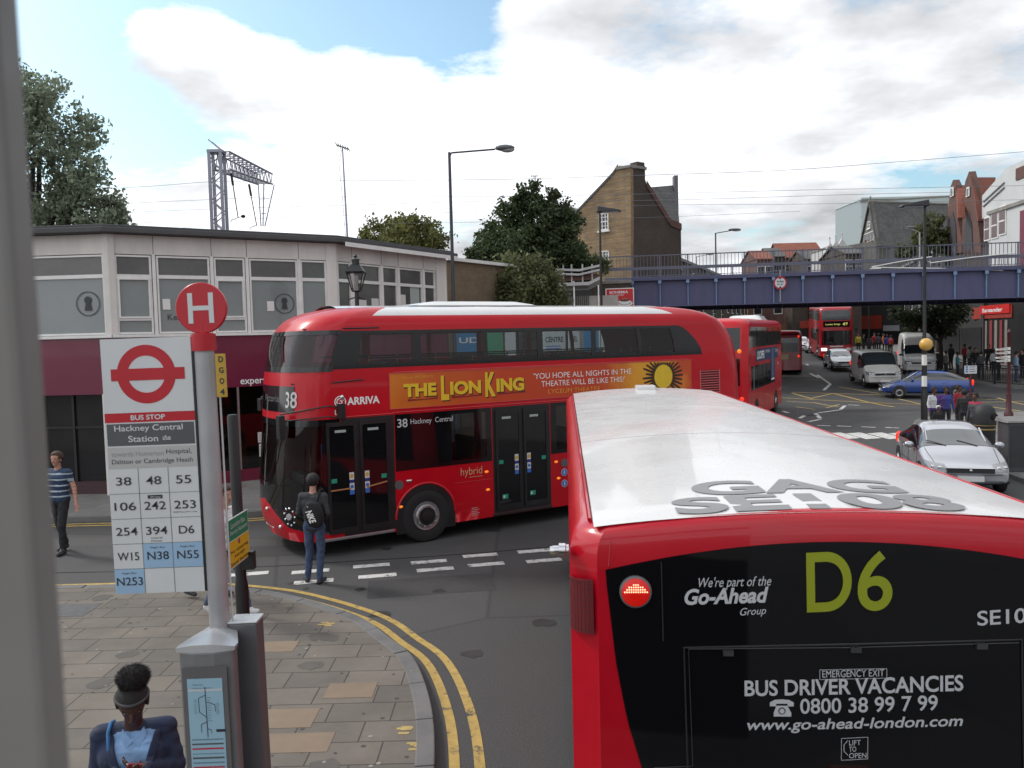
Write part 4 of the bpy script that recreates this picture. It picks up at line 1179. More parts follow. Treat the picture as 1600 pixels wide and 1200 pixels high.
# reflector mesh panel on the corner, side marker
for k in range(8):
    for j in range(9):
        q_ = -(sd.qa + .02 + k * .021); mb_z = 2.28 + j * .028
        mb.grid(lambda u, v: sd.pt(q_ - u * .017, mb_z + v * .022, .004), 2, 1, mat('corner_grille', (.10, .004, .008), .5))
sd.patch(mb, -(sd.qa + .02), -(sd.qa + .19), 2.275, 2.535, mat('corner_grille_back', (.16, .003, .008), .6), .002, 8, 3)
mb.build('corner_grille', d6)
mb = MB()
p_ = D6I @ at_y(874, 860, 3.98)
mb.lathe([(.020, -.03), (.024, -.012), (.024, .012), (.036, .014), (.036, .045), (.030, .05), (.030, .062)], CHROME, 22, Matrix.Translation((p_.x, 1.285, p_.z)) @ Matrix.Rotation(PI / 2, 4, 'X'))
mb.build('side_camera', d6, smooth=35)
mb = MB()
for side in (1, -1):
    for a, b in pan:
        qa_, qb_ = (sd.q(a), sd.q(b)) if side == 1 else (-sd.q(b), -sd.q(a))
        w_ = MB(); sd.patch(w_, qa_, qb_, 1.14, 2.21, GLASSD, -.004, nz=2); w_.build('window', d6, smooth=60)
for side in (1, -1):
    q0, q1 = (sd.q(1.4), sd.q(9.3))
    E_ = [q0] + [q for a, b in pan for q in (sd.q(a), sd.q(b))] + [q1]
    for i in range(0, len(E_), 2): sd.patch(mb, side * E_[i], side * E_[i + 1], 1.15, 2.2, BLACKG, .004, nz=1)
    sd.patch(mb, side * q0, side * q1, 1.05, 1.15, BLACKG, .004, nz=1); sd.patch(mb, side * q0, side * q1, 2.2, 2.32, BLACKG, .004, nz=1)
mb.build('window_band', d6, smooth=50)
mb = MB(); sd.patch(mb, sd.Q - 1.1, sd.Q, 1.0, 2.5, BLACKG, .006, nz=4); sd.patch(mb, -sd.Q, -sd.Q + 1.1, 1.0, 2.5, BLACKG, .006, nz=4); mb.build('windscreen', d6, smooth=60)
for x_, sg in ((2.4, 1), (7.0, 1), (2.4, -1), (7.0, -1)):
    w_ = MB(); arch(w_, x_, sg * 1.22, .56, .46, BLACKR, sg * .003); w_.build('wheel_arch', d6)
    wheel(d6, x_, sg * 1.14, .46, outer=sg, hub=.25)
mb = MB(); mb.box(.4, 9.3, -1.15, 1.15, .32, .40, INTER); mb.box(.12, 1.35, -1.15, 1.15, .40, 2.5, INTER); mb.build('deck', d6)
for sg in (1, -1):
    for z_ in (.75, .95, 1.15): w_ = MB(); w_.ell(sd.pt(sg * 1.0, z_, .008), (.02, .06, .06), LAMPRED if z_ > .8 else AMBER, 12, None, 6); w_.build('tail_light', d6, smooth=60)

# ------------------------------------------------------------------ the two-storey shop building on the left
class Facade:
    def __init__(s, A, B, z0=0.0, M=None):
        s.A, s.B = Vector((A[0], A[1], 0)), Vector((B[0], B[1], 0))
        s.d = (s.B - s.A).normalized(); s.n = Vector((s.d.y, -s.d.x, 0)); s.L = (s.B - s.A).length
        s.pl = Plane(s.A, s.d, (0, 0, 1)); s.M = M
    def p(s, u, n, z): return s.A + s.d * u + s.n * n + Vector((0, 0, z))
    def box(s, mb, u0, u1, z0, z1, n0, n1, mt):
        mb.box8([s.p(u0, n1, z0), s.p(u1, n1, z0), s.p(u1, n0, z0), s.p(u0, n0, z0), s.p(u0, n1, z1), s.p(u1, n1, z1), s.p(u1, n0, z1), s.p(u0, n0, z1)], mt)
    def u(s, px_, py_=450): return s.pl.uv(px_, py_)[0]
    def z(s, px_, py_): return s.pl.uv(px_, py_)[1]
C0 = at_y(172, 450, 20.0); C1 = at_y(525, 450, 23.1); C2 = at_y(697, 450, 27.7)
CL = (-19.5, 20.6)
bl = thing('shop_building', 'white framed two storey shop building with a maroon fascia behind the bus stop', 'building', (-9.0, 22.0, 0))
BLI = inv(bl)
FLf, FA, FB_ = Facade(CL, (C0.x, C0.y)), Facade((C0.x, C0.y), (C1.x, C1.y)), Facade((C1.x, C1.y), (C2.x, C2.y))
OFFW = mat('off_white_cladding', (0.66, 0.635, 0.60), 0.6, var=0.20, vscale=1.1, stretch=(1, 1, .35))
FRAMEW = mat('window_frame_white', (0.74, 0.73, 0.71), 0.45, var=0.10)
FROST = mat('frosted_glazing', (0.20, 0.22, 0.22), 0.22, var=0.12, vscale=.8, coat=.6)
UPG = mat('upper_pane', (.085, .082, .078), .18, var=.35, vscale=1.2, coat=.5)
DGL = mat('dark_window', (0.02, 0.022, 0.024), 0.05, var=0.2, vscale=.6, spec=.6)
ROOFD = mat('felt_roof', (0.075, 0.075, 0.078), 0.85, var=0.3, vscale=2)
MAROON = mat('maroon_fascia', (0.14, 0.012, 0.04), 0.35, var=0.10, vscale=.7, coat=.3)
SHOPG = mat('shop_glass', (0.018, 0.018, 0.02), 0.08, var=0.3, vscale=.5)
ZS0, ZS1, ZR = 4.02, 6.02, 6.49
def new(): return MB(BLI)
# solid core
mb = new()
core = [FLf.p(0, -.25, 0), FLf.p(FLf.L, -.25, 0), FA.p(FA.L, -.25, 0), FB_.p(FB_.L - .0, -.25, 0), FB_.p(FB_.L, -9, 0), Vector((-19.5, 33, 0))]
mb.prism([(p.x, p.y) for p in core], 2.62, 6.49, OFFW)
mb.prism([(p.x, p.y) for p in [FLf.p(0, -2.2, 0), FLf.p(FLf.L, -2.2, 0), FA.p(FA.L, -2.2, 0), FB_.p(FB_.L, -2.2, 0), FB_.p(FB_.L, -9, 0), Vector((-19.5, 33, 0))]], 0.0, 2.62, mat('shop_inside', (0.15, 0.125, 0.105), .8, var=.3, vscale=.8))
mb.build('wall', bl)
# roof slab with a thin edge
mb = new()
ro = [FLf.p(-.5, .35, 0), FLf.p(FLf.L + .05, .35, 0), FA.p(FA.L + .06, .35, 0), FB_.p(FB_.L + .25, .35, 0), FB_.p(FB_.L + .25, -9.2, 0), Vector((-20, 33.4, 0))]
mb.prism([(p.x, p.y) for p in ro], 6.50, 6.62, ROOFD)
ri = [FLf.p(-.4, .22, 0), FLf.p(FLf.L + .03, .22, 0), FA.p(FA.L + .04, .22, 0), FB_.p(FB_.L + .1, .22, 0), FB_.p(FB_.L + .1, -9.1, 0), Vector((-20, 33.3, 0))]
mb.prism([(p.x, p.y) for p in ri], 6.62, 6.70, ROOFD)
mb.build('roof', bl, bevel=.015)
mb = new(); FB_.box(mb, .05, FB_.L + .2, 6.40, 6.52, .352, .37, FRAMEW); mb.build('gutter', bl)
def keyhole(mb, F, u, z, r):
    mt = mat('keyhole_grey', (.035, .04, .042), .5, var=0)
    O = F.p(u, -.045, z)
    mb.disc(O, F.d, (0, 0, 1), r, mt, .004, 30, r2=r * .93)
    mb.disc(O + Vector((0, 0, r * .3)), F.d, (0, 0, 1), r * .30, mt, .004, 18)
    mb.add([O + F.d * (-.15 * r) + F.n * .006 + Vector((0, 0, .2 * r)), O + F.d * (-.30 * r) + F.n * .006 + Vector((0, 0, -.55 * r)), O + F.d * (.30 * r) + F.n * .006 + Vector((0, 0, -.55 * r)), O + F.d * (.15 * r) + F.n * .006 + Vector((0, 0, .2 * r))], [(0, 1, 2, 3)], mt)
def window(F, u0, u1, z0, z1, glz, transom=None, extra=None, casement=False, fr=.045):
    mb = new()
    for a, b, c, d in ((u0, u0 + fr, z0, z1), (u1 - fr, u1, z0, z1), (u0 + fr, u1 - fr, z0, z0 + fr), (u0 + fr, u1 - fr, z1 - fr, z1)): F.box(mb, a, b, c, d, -.12, -.02, FRAMEW)
    if transom: F.box(mb, u0 + fr, u1 - fr, transom - .03, transom + .03, -.12, -.025, FRAMEW)
    if casement:
        for a, b, c, d in ((u0 + fr, u0 + fr + .04, transom + .03, z1 - fr), (u1 - fr - .04, u1 - fr, transom + .03, z1 - fr), (u0 + fr + .04, u1 - fr - .04, transom + .03, transom + .07), (u0 + fr + .04, u1 - fr - .04, z1 - fr - .04, z1 - fr)): F.box(mb, a, b, c, d, -.09, .005, FRAMEW)
    w = mb.build('window', bl)
    mb = new(); F.box(mb, u0 + fr, u1 - fr, z0 + fr, z1 - fr, -.09, -.07, glz)
    if extra: extra(mb)
    mb.build('pane', w)
def facade_windows(F, spans, z_mid=5.48, lower=FROST, upper=UPG):
    for i, (a, b, kind) in enumerate(spans):
        u0, u1 = F.u(a), F.u(b)
        window(F, u0, u1, z_mid, ZS1 - .02, upper)
        ex = None
        if kind == 'key': ex = lambda mb: (keyhole(mb, F, F.u(445, 462), 4.82, .27), F.box(mb, F.u(418, 470), F.u(429, 470), 4.62, 4.88, -.06, -.05, WPAINT))
        if kind == 'kea': ex = lambda mb: (mb.text('Keatons', F.p(F.u(263, 500), -.06, F.z(263, 500)), F.d, (0, 0, 1), None, .15, MATS['keyhole_grey'] if 'keyhole_grey' in MATS else BLACKR, .004), F.box(mb, F.u(255, 480), F.u(267, 480), 4.66, 4.93, -.06, -.05, WPAINT))
        if kind == 'keyl': ex = lambda mb: keyhole(mb, F, F.u(135, 462), 4.82, .30)
        window(F, u0, u1, ZS0 + .04, z_mid, lower, 4.42 if kind == 'cas' else None, ex, kind == 'cas')
mat('keyhole_grey', (.035, .04, .042), .5, var=0)
facade_windows(FLf, [(-110, -20, ''), (-15, 40, ''), (45, 163, 'keyl')])
facade_windows(FA, [(181, 238, 'cas'), (246, 329, 'kea'), (336, 384, 'cas'), (391, 466, 'key'), (471, 511, '')])
facade_windows(FB_, [(529, 550, ''), (553, 596, ''), (599, 622, ''), (625, 661, ''), (664, 681, '')], lower=UPG)
# cladding strips, posts, sill
mb = new()
for F, posts in ((FLf, (-18, 42, )), (FA, (242, 332.5, 387.5, 468.5)), (FB_, (551.5, 597.5, 623.5, 662.5))):
    F.box(mb, 0, F.L, ZS1, ZR, -.25, -.01, OFFW)
    F.box(mb, 0, F.L, 3.98, 4.05, -.25, .05, FRAMEW)
    for p_ in posts: u = F.u(p_); F.box(mb, u - .04, u + .04, 4.05, ZS1, -.2, 0.0, FRAMEW)
    for p_ in posts: u = F.u(p_); F.box(mb, u - .006, u + .006, ZS1 + .01, ZR, -.2, -.006, ROOFD)
for F, a, b in ((FLf, FLf.L - .14, FLf.L + .02), (FA, -.02, FA.u(181)), (FA, FA.u(511), FA.L + .02), (FB_, -.01, .07), (FB_, FB_.u(682), FB_.L)):
    F.box(mb, a, b, 4.05, ZR, -.25, .03, OFFW)
mb.build('cladding', bl)
# notices in the corner windows
mb = new()
for a, b, c, d, m_ in ((560, 575, 468, 490, 'sticker_white'), (583, 594, 466, 490, 'sticker_white'), (628, 636, 460, 488, 'sticker_white'), (643, 657, 448, 488, 'sticker_pale')):
    FB_.box(mb, FB_.u(a, c), FB_.u(b, c), FB_.z(a, d), FB_.z(a, c), -.068, -.060, MATS[m_])
mb.build('window_notices', bl)
# fascia and shopfront
mb = new()
FLf.box(mb, 0, FLf.L - .0, 2.60, 3.97, -.2, -.02, MAROON); FA.box(mb, 0, FA.L, 2.62, 3.97, -.2, -.02, MAROON); FB_.box(mb, 0, FB_.L, 2.62, 3.97, -.2, -.02, MAROON)
e0, e1 = FA.u(376, 604), FA.u(416, 600)
mb.text('expert', FA.p(e0, -.02, FA.z(376, 604)), FA.d, (0, 0, 1), e1 - e0, .21, WHITE, .02, bold=.012)
FA.box(mb, e1 - .03, e1 + .0, FA.z(414, 610), FA.z(414, 610) + .025, -.02, -.002, WHITE)
mb.build('fascia', bl)
mb = new()
FLf.box(mb, 0, FLf.L - .3, .42, 2.60, -.35, -.30, SHOPG)
for px_ in (-60, 20, 62, 108): u = FLf.u(px_, 700); FLf.box(mb, u - .03, u + .03, .42, 2.6, -.30, -.24, BLACKR)
FLf.box(mb, 0, FLf.L - .3, 1.75, 1.80, -.30, -.25, BLACKR)
FLf.box(mb, 0, FLf.L - .3, 0, .42, -.4, -.2, mat('stall_riser_dark', (.05, .02, .025), .6))
mb.build('shop_window', bl)
mb = new()
FLf.box(mb, FLf.L - .34, FLf.L + .0, 0, 2.6, -.4, 0.0, OFFW); FA.box(mb, 0, .16, 0, 2.62, -.4, 0.02, OFFW)
mb.build('pilaster', bl)
mb = new(); FA.box(mb, FA.L - .1, FA.L + .05, 0, 2.62, -.4, .02, OFFW); mb.build('pilaster', bl)
mb = new()
uA = FA.u(330, 700)
FA.box(mb, .16, FA.L - .1, 0.0, .42, -.15, 0.0, mat('maroon_riser', (.13, .010, .03), .5)); FB_.box(mb, .1, FB_.L, 0, .42, -.15, 0, MATS['maroon_riser'])
for px_ in (215, 330, 376, 440, 500): u = FA.u(px_, 690); FA.box(mb, u - .025, u + .025, .42, 2.62, -.12, -.05, STEEL)
mb.build('shop_frame', bl)
mb = new(); FA.box(mb, .16, FA.L - .1, .42, 2.62, -.10, -.09, glass_mat('shop_pane_glass', (.55, .55, .55))); FB_.box(mb, .1, FB_.L, .42, 2.62, -.10, -.09, MATS['shop_pane_glass']); mb.build('shop_pane', bl)
mb = new()
FA.box(mb, FA.u(378, 735), FA.u(398, 735), .42, 1.02, -1.2, -.7, mat('orange_counter', (.42, .17, .03), .6)); FA.box(mb, FA.u(340, 735), FA.u(366, 735), .42, .95, -1.6, -1.1, MATS['orange_counter'])
mb.build('counter', bl, bevel=.01)
mb = new()
for k, (a, b, c, d) in enumerate(((404, 419, 676, 692), (406, 420, 694, 714))):
    FA.box(mb, FA.u(a, c), FA.u(b, c), FA.z(a, d), FA.z(a, c), -.085, -.078, STK[0])
    for j in range(4): FA.box(mb, FA.u(a + 1.5, c), FA.u(b - 1.5, c), FA.z(a, d - 3 - j * (d - c) / 5), FA.z(a, d - 4.2 - j * (d - c) / 5), -.078, -.0765, mat('print_grey', (.2, .2, .2), .6, var=0))
mb.build('window_poster', bl)

# ------------------------------------------------------------------ bus stop
stop_loc = at_y(352, 1000, 4.25)
bs = thing('bus_stop', 'tall grey bus stop post with a red H disc and a white route flag', 'bus stop', (stop_loc.x, stop_loc.y, .11), 0, None, (0, R(-.68)))
BSM, BSI = mtx(bs), inv(bs)
PPAINT = mat('post_grey', (.36, .36, .37), .42, metal=.3, var=.10, vscale=5)
SIGNRED = mat('sign_red', (.42, .006, .016), .35, var=.06)
SIGNW = mat('sign_white', (.55, .57, .58), .42, var=.05)
SIGNG = mat('sign_grey', (.075, .08, .085), .42, var=.08)
SIGNB = mat('sign_blue', (.27, .42, .58), .42, var=.05)
SIGNLG = mat('sign_pale_grey', (.40, .40, .39), .5, var=.05)
INK = mat('sign_ink', (.018, .02, .03), .5, var=0)
ztop = (BSI @ at_y(318, 545, 4.25)).z
mb = MB(); mb.lathe([(.052, 0), (.052, 2.0), (.050, ztop)], PPAINT, 24); mb.build('pole', bs, smooth=40)
mb = MB(); mb.lathe([(.062, ztop - .01), (.062, ztop + .075), (.055, ztop + .08)], SIGNRED, 24); mb.lathe([(.014, ztop + .08), (.014, ztop + .13)], SIGNRED, 10); mb.build('collar', bs, smooth=30)
mb = MB()
zc = ztop + .21
T = Matrix.Translation((0, 0.0, zc)) @ Matrix.Rotation(PI / 2, 4, 'X')
mb.lathe([(.001, -.012), (.128, -.012), (.132, -.008), (.132, .008), (.128, .012), (.001, .012)], SIGNRED, 48, T, cap=False)
for a, b, c, d in ((-.066, -.041, -.078, .078), (.041, .066, -.078, .078), (-.041, .041, -.012, .012)): mb.box(a, b, -.0145, -.0125, zc + c, zc + d, SIGNW)
mb.build('disc', bs, smooth=40)
# flag panel: laid out in the photograph's own proportions
yF_ = -.03
FP = Plane(BSM @ Vector((0, yF_, 0)), BSM.to_3x3() @ Vector((1, 0, 0)), BSM.to_3x3() @ Vector((0, 0, 1)))
tl, tr, bl_, br_ = FP.uv(155, 530), FP.uv(297, 526), FP.uv(182, 928), FP.uv(321, 924)
fx0, fx1 = (tl[0] + bl_[0]) / 2, (tr[0] + br_[0]) / 2
fz0, fz1 = (bl_[1] + br_[1]) / 2, (tl[1] + tr[1]) / 2
fw, fh = fx1 - fx0, fz1 - fz0
def fl(u, v, n=0.0): return Vector((fx0 + u * fw, yF_ - n, fz1 - v * fh))    # u,v in 0..1 from the top left
mb = MB(); mb.box(fx0, fx1, yF_ + .002, yF_ + .022, fz0, fz1, SIGNW)
def frect(u0, v0, u1, v1, mt, n): mb.rect(fl(u0, v1), EX, EZ, (u1 - u0) * fw, (v1 - v0) * fh, mt, n)
frect(0, 0, 1, 1, SIGNW, 0.0)
rv = .140; ru = .49
asp = fw / fh
frect(.10, rv - .023, .915, rv + .023, SIGNRED, .002)
mb.disc(fl(ru, rv), EX, EZ, .325 * fw, SIGNRED, .0012, 48, r2=.205 * fw)
frect(0, .288, 1, .325, SIGNRED, .001)
mb.text('BUS STOP', fl(.29, .3165), EX, EZ, .38 * fw, .0195 * fh, SIGNW, .003, bold=.025)
frect(.015, .330, .985, .416, SIGNG, .001)
mb.text('Hackney Central', fl(.10, .366), EX, EZ, .76 * fw, .030 * fh, SIGNW, .003, bold=.01)
mb.text('Station', fl(.25, .402), EX, EZ, .33 * fw, .0245 * fh, SIGNW, .003, bold=.01)
for (za, zb) in ((.386, .390), (.393, .397)): frect(.63, za, .72, zb, SIGNW, .003)
for s_ in (-1, 1):
    mb.add([fl(.645, .3985 - .0 , .003), fl(.66, .3985, .003), fl(.70, .3845, .003), fl(.685, .3845, .003)], [(0, 1, 2, 3)], SIGNW) if s_ == 1 else mb.add([fl(.635, .392, .003), fl(.65, .392, .003), fl(.675, .380, .003), fl(.66, .380, .003)], [(0, 1, 2, 3)], SIGNW)
frect(.01, .422, .99, .505, SIGNLG, .001)
mb.text('towards Homerton', fl(.05, .458), EX, EZ, .58 * fw, .020 * fh, mat('faded_ink', (.27, .27, .27), .5, var=0), .002)
mb.text('Hospital,', fl(.66, .458), EX, EZ, .28 * fw, .024 * fh, INK, .002)
mb.text('Dalston or Cambridge Heath', fl(.05, .492), EX, EZ, .90 * fw, .0235 * fh, INK, .002)
rows = [.505, .588, .672, .756, .838, .918, 1.0]
rows = [.505 + (1.0 - .505) * k / 5 for k in range(6)]
cells = [['38', '48', '55'], ['106', '242', '253'], ['254', '394', 'D6'], ['W15', 'N38', 'N55'], ['N253', '', '']]
for r_ in range(5):
    for c in range(3):
        t_ = cells[r_][c]
        u0, u1 = c / 3, (c + 1) / 3; v0, v1 = rows[r_], rows[r_ + 1]
        if t_.startswith('N'): frect(u0 + .003, v0 + .001, u1 - .003, v1 - .001, SIGNB, .001)
        if t_:
            wd = {2: .17, 3: .24, 4: .29}[len(t_)] * fw
            mb.text(t_, fl((u0 + u1) / 2, v0 + (v1 - v0) * .66) - Vector((wd / 2, 0, 0)), EX, EZ, wd, .032 * fh, INK, .003, bold=.004)
        if t_.startswith('N'): mb.text('Night Bus', fl((u0 + u1) / 2 - .08, v0 + (v1 - v0) * .22), EX, EZ, .16 * fw, .0085 * fh, INK, .003)
        if t_ == '242': frect(u0 + .09, v0 + .008, u0 + .255, v0 + .022, INK, .002); mb.text('24 hour', fl(u0 + .12, v0 + .0195), EX, EZ, .12 * fw, .008 * fh, SIGNW, .003)
        if t_ == '253': mb.text('alighting point only', fl(u0 + .03, v0 + .082), EX, EZ, .27 * fw, .007 * fh, INK, .003)
        if t_ == '394': mb.text('towards', fl(u0 + .1, v0 + .081), EX, EZ, .13 * fw, .007 * fh, INK, .003); mb.text('Hoxton', fl(u0 + .1, v0 + .093), EX, EZ, .12 * fw, .007 * fh, INK, .003)
LINE = mat('sign_joint', (.10, .10, .10), .6, var=0)
for v in rows[1:-1]: frect(0, v - .0008, 1, v + .0008, LINE, .0015)
for u in (1 / 3, 2 / 3): frect(u - .003, rows[0], u + .003, 1, LINE, .0015)
flag = mb.build('flag', bs)
mb = MB()
for v in (.03, .17, .31, .45): p = fl(1, v); mb.box(p.x - .02, -.01, yF_ + .022, yF_ + .05, p.z - .02, p.z + .02, STEEL)
mb.box(fx1 - .004, fx1 + .012, yF_ + .0, yF_ + .03, fz0, fz1, BLACKR)
mb.tube([(.062, .02, 1.2), (.062, .02, ztop - .05)], .006, mat('white_conduit', (.5, .5, .5), .5), 6)
mb.build('bracket', bs, bevel=.003)
mb = MB()
a, b = FP.uv(336, 553), FP.uv(355, 620)
yx = mat('plate_yellow', (.50, .34, .05), .5, var=.10, vscale=12)
mb.box(a[0], b[0], yF_ - .004, yF_ + .008, b[1], a[1], yx)
hh = (a[1] - b[1]) / 4
for k, ch in enumerate('DGO4'):
    mb.box(a[0] + .004, b[0] - .004, yF_ - .0062, yF_ - .004, a[1] - (k + 1) * hh + .003, a[1] - k * hh - .003, mat('plate_yellow_tile', (.46, .29, .03), .5, var=.1, vscale=15))
    mb.text(ch, (a[0] + .018, yF_ - .0062, a[1] - (k + .78) * hh), EX, EZ, .024, hh * .55, INK, .002, bold=.03)
mb.build('stop_code_plate', bs)
# timetable case: a three-sided post casing with curved top
cz1 = (BSI @ at_y(300, 1015, 4.05)).z
mb = MB()
def case(z, r): return [(-.138 * r, -.21), (-.05, -.235), (.05, -.235), (.138 * r, -.21), (.138 * r, -.16), (.06, .08), (-.06, .08), (-.138 * r, -.16)]
CASEG = mat('case_grey', (.20, .205, .21), .42, metal=.35, var=.12, vscale=4)
mb.prism(case(0, 1), .2, cz1, CASEG)
mb.build('timetable_case', bs, bevel=.015)
mb = MB()
CAPM = mat('case_cap', (.45, .46, .47), .3, metal=.4, var=.08)
lo = case(0, 1.06); n_ = len(lo)
ridge = [(-.062, -.02, cz1 + .095), (.062, -.02, cz1 + .095)]
vs = [(x, y * 1.03, cz1 - .005) for x, y in lo] + [(x * 1.02, y * 1.02, cz1 + .035 - (.02 if abs(x) > .1 else 0)) for x, y in lo] + [(0, -.05, cz1 + .06)]
mb.add(vs, [(i, (i + 1) % n_, (i + 1) % n_ + n_, i + n_) for i in range(n_)] + [(i + n_, (i + 1) % n_ + n_, 2 * n_) for i in range(n_)], CAPM)
mb.build('case_cap', bs, smooth=35)
mb = MB()
PB = Plane(BSM @ Vector((0, -.236, 0)), BSM.to_3x3() @ Vector((1, 0, 0)), BSM.to_3x3() @ Vector((0, 0, 1)))
pu0, pu1 = PB.uv(308, 1060)[0], PB.uv(378, 1060)[0]
pz1 = PB.uv(340, 1058)[1]
mb.box(-.112, .112, -.245, -.238, .55, cz1 - .075, mat('case_frame', (.13, .13, .135), .4, metal=.3))
PAPER = mat('map_paper', (.26, .42, .52), .45, var=.05)
mb.rect((-.088, -.246, .65), EX, EZ, .176, pz1 - .65, PAPER, .001)
mb.rect((-.085, -.246, pz1 - .065), EX, EZ, .17, .012, mat('paper_pale', (.45, .5, .52), .5, var=0), .002)
def mline(p, w=.0022, mt=INK):
    for a, b in zip(p[:-1], p[1:]):
        mb.tube([(a[0], -.2475, pz1 + a[1]), (b[0], -.2475, pz1 + b[1])], w * .7, mt, 5)
mline([(0, -.045), (.002, -.30)], .003)
mline([(0, -.085), (-.035, -.10), (-.034, -.17), (.002, -.20)]); mline([(.006, -.12), (.045, -.135), (.046, -.17)]); mline([(.002, -.22), (-.028, -.235), (-.028, -.275)]); mline([(.0, -.255), (.022, -.265), (.022, -.28)])
for k in range(10):
    mb.rect((.008, -.246, pz1 - .10 - k * .013), EX, EZ, random.uniform(.012, .022), .003, mat('map_text', (.12, .2, .26), .5, var=0), .002)
    if k < 7: mb.rect((-.06, -.246, pz1 - .11 - k * .011), EX, EZ, random.uniform(.012, .02), .003, MATS['map_text'], .002); mb.rect((.05, -.246, pz1 - .13 - k * .009), EX, EZ, random.uniform(.012, .02), .003, MATS['map_text'], .002)
mb.text('Buses from', (-.06, -.246, pz1 - .035), EX, EZ, .05, .009, MATS['map_text'], .002); mb.text('Hackney Central', (-.065, -.246, pz1 - .055), EX, EZ, .10, .011, MATS['map_text'], .002)
mb.rect((.045, -.246, pz1 - .275), EX, EZ, .045, .014, INK, .002)
for k, (h_, m_) in enumerate(((.006, 'map_text'), (.008, 'sign_grey'), (.008, 'sign_red'), (.004, 'map_text'), (.009, 'sign_grey'), (.007, 'map_text'), (.008, 'sign_red'))):
    mb.rect((-.08, -.246, pz1 - .315 - k * .024), EX, EZ, .158, h_, MATS[m_], .002)
mb.build('route_map', bs)
mb = MB()
xA, xB = PB.uv(384, 1060)[0] + .02, PB.uv(410, 1060)[0] + .03
mb.box(.05, .20, -.02, .10, .25, cz1 + .06, mat('case_back_grey', (.12, .122, .13), .45, metal=.3, var=.12)); mb.box(.045, .205, -.025, .105, cz1 + .06, cz1 + .075, MATS['case_cap'])
mb.build('back_case', bs, bevel=.012)

# ------------------------------------------------------------------ black sign post with the stopping restriction
sp_loc = at_y(384, 960, 5.6)
sp_ = thing('sign_post', 'black sign post with a green and yellow no stopping plate beside the bus stop', 'sign post', (sp_loc.x, sp_loc.y, .11), 0, None, (0, R(-.6)))
SPM, SPI = mtx(sp_), inv(sp_)
mb = MB(); zt = (SPI @ at_y(372, 652, 5.6)).z
mb.lathe([(.045, 0), (.045, zt * .62), (.036, zt * .64), (.036, zt), (.03, zt + .02)], BLACKP, 18); mb.lathe([(.05, zt * .74), (.05, zt * .76)], BLACKP, 18)
mb.box(.0, .10, -.03, .03, zt * .66, zt * .70, BLACKP)
mb.build('post', sp_, smooth=40)
mb = MB()
P0, P1, P2, P3 = [SPI @ at_y(x_, y_, Y_) for x_, y_, Y_ in ((356, 833, 5.22), (386, 787, 5.60), (388, 850, 5.60), (361, 895, 5.22))]
ux = (Vector((P1.x - P0.x, P1.y - P0.y, 0))).normalized(); wS = Vector((P1.x - P0.x, P1.y - P0.y, 0)).length
z1_ = max(P0.z, P1.z); z0_ = (P2.z + P3.z) / 2
O_ = Vector((P0.x, P0.y, 0)); nS = ux.cross(Vector((0, 0, 1)))
zt1 = (P0.z + P1.z) / 2 + .16
SG = mat('plate_green', (.01, .20, .10), .4, var=.05); SY = mat('plate_amber', (.60, .37, .01), .4, var=.05)
zg1 = (SPI @ at_y(372, 805, 5.4)).z; zgm = (SPI @ at_y(372, 838, 5.4)).z; zg0 = (SPI @ at_y(374, 880, 5.4)).z
mb.plate([O_ + Vector((0, 0, zg0)), O_ + ux * wS + Vector((0, 0, zg0)), O_ + ux * wS + Vector((0, 0, zg1)), O_ + Vector((0, 0, zg1))], nS * -.006, SIGNW)
mb.rect(O_ + ux * .006 + Vector((0, 0, zgm)), ux, EZ, wS - .012, zg1 - zgm - .006, SG, .001); mb.rect(O_ + ux * .006 + Vector((0, 0, zg0 + .006)), ux, EZ, wS - .012, zgm - zg0 - .012, SY, .001)
hg = zg1 - zgm; hy = zgm - zg0
mb.text('London Bus', O_ + ux * .05 + Vector((0, 0, zgm + hg * .55)), ux, EZ, wS - .12, hg * .24, SIGNW, .003); mb.text('Priority Network', O_ + ux * .03 + Vector((0, 0, zgm + hg * .18)), ux, EZ, wS - .06, hg * .26, SIGNW, .003)
mb.disc(O_ + ux * wS * .5 + Vector((0, 0, zg0 + hy * .83)), ux, EZ, hy * .10, SIGNRED, .002, 20); mb.disc(O_ + ux * wS * .5 + Vector((0, 0, zg0 + hy * .83)), ux, EZ, hy * .065, mat('clearway_blue', (.03, .08, .4), .4, var=0), .003, 20)
for k, t_ in enumerate(('No stopping', 'except', 'local buses')): mb.text(t_, O_ + ux * wS * (.08 if k != 1 else .25) + Vector((0, 0, zg0 + hy * (.50 - k * .21))), ux, EZ, wS * (.84 if k != 1 else .5), hy * .14, INK, .003)
mb.build('plate', sp_)

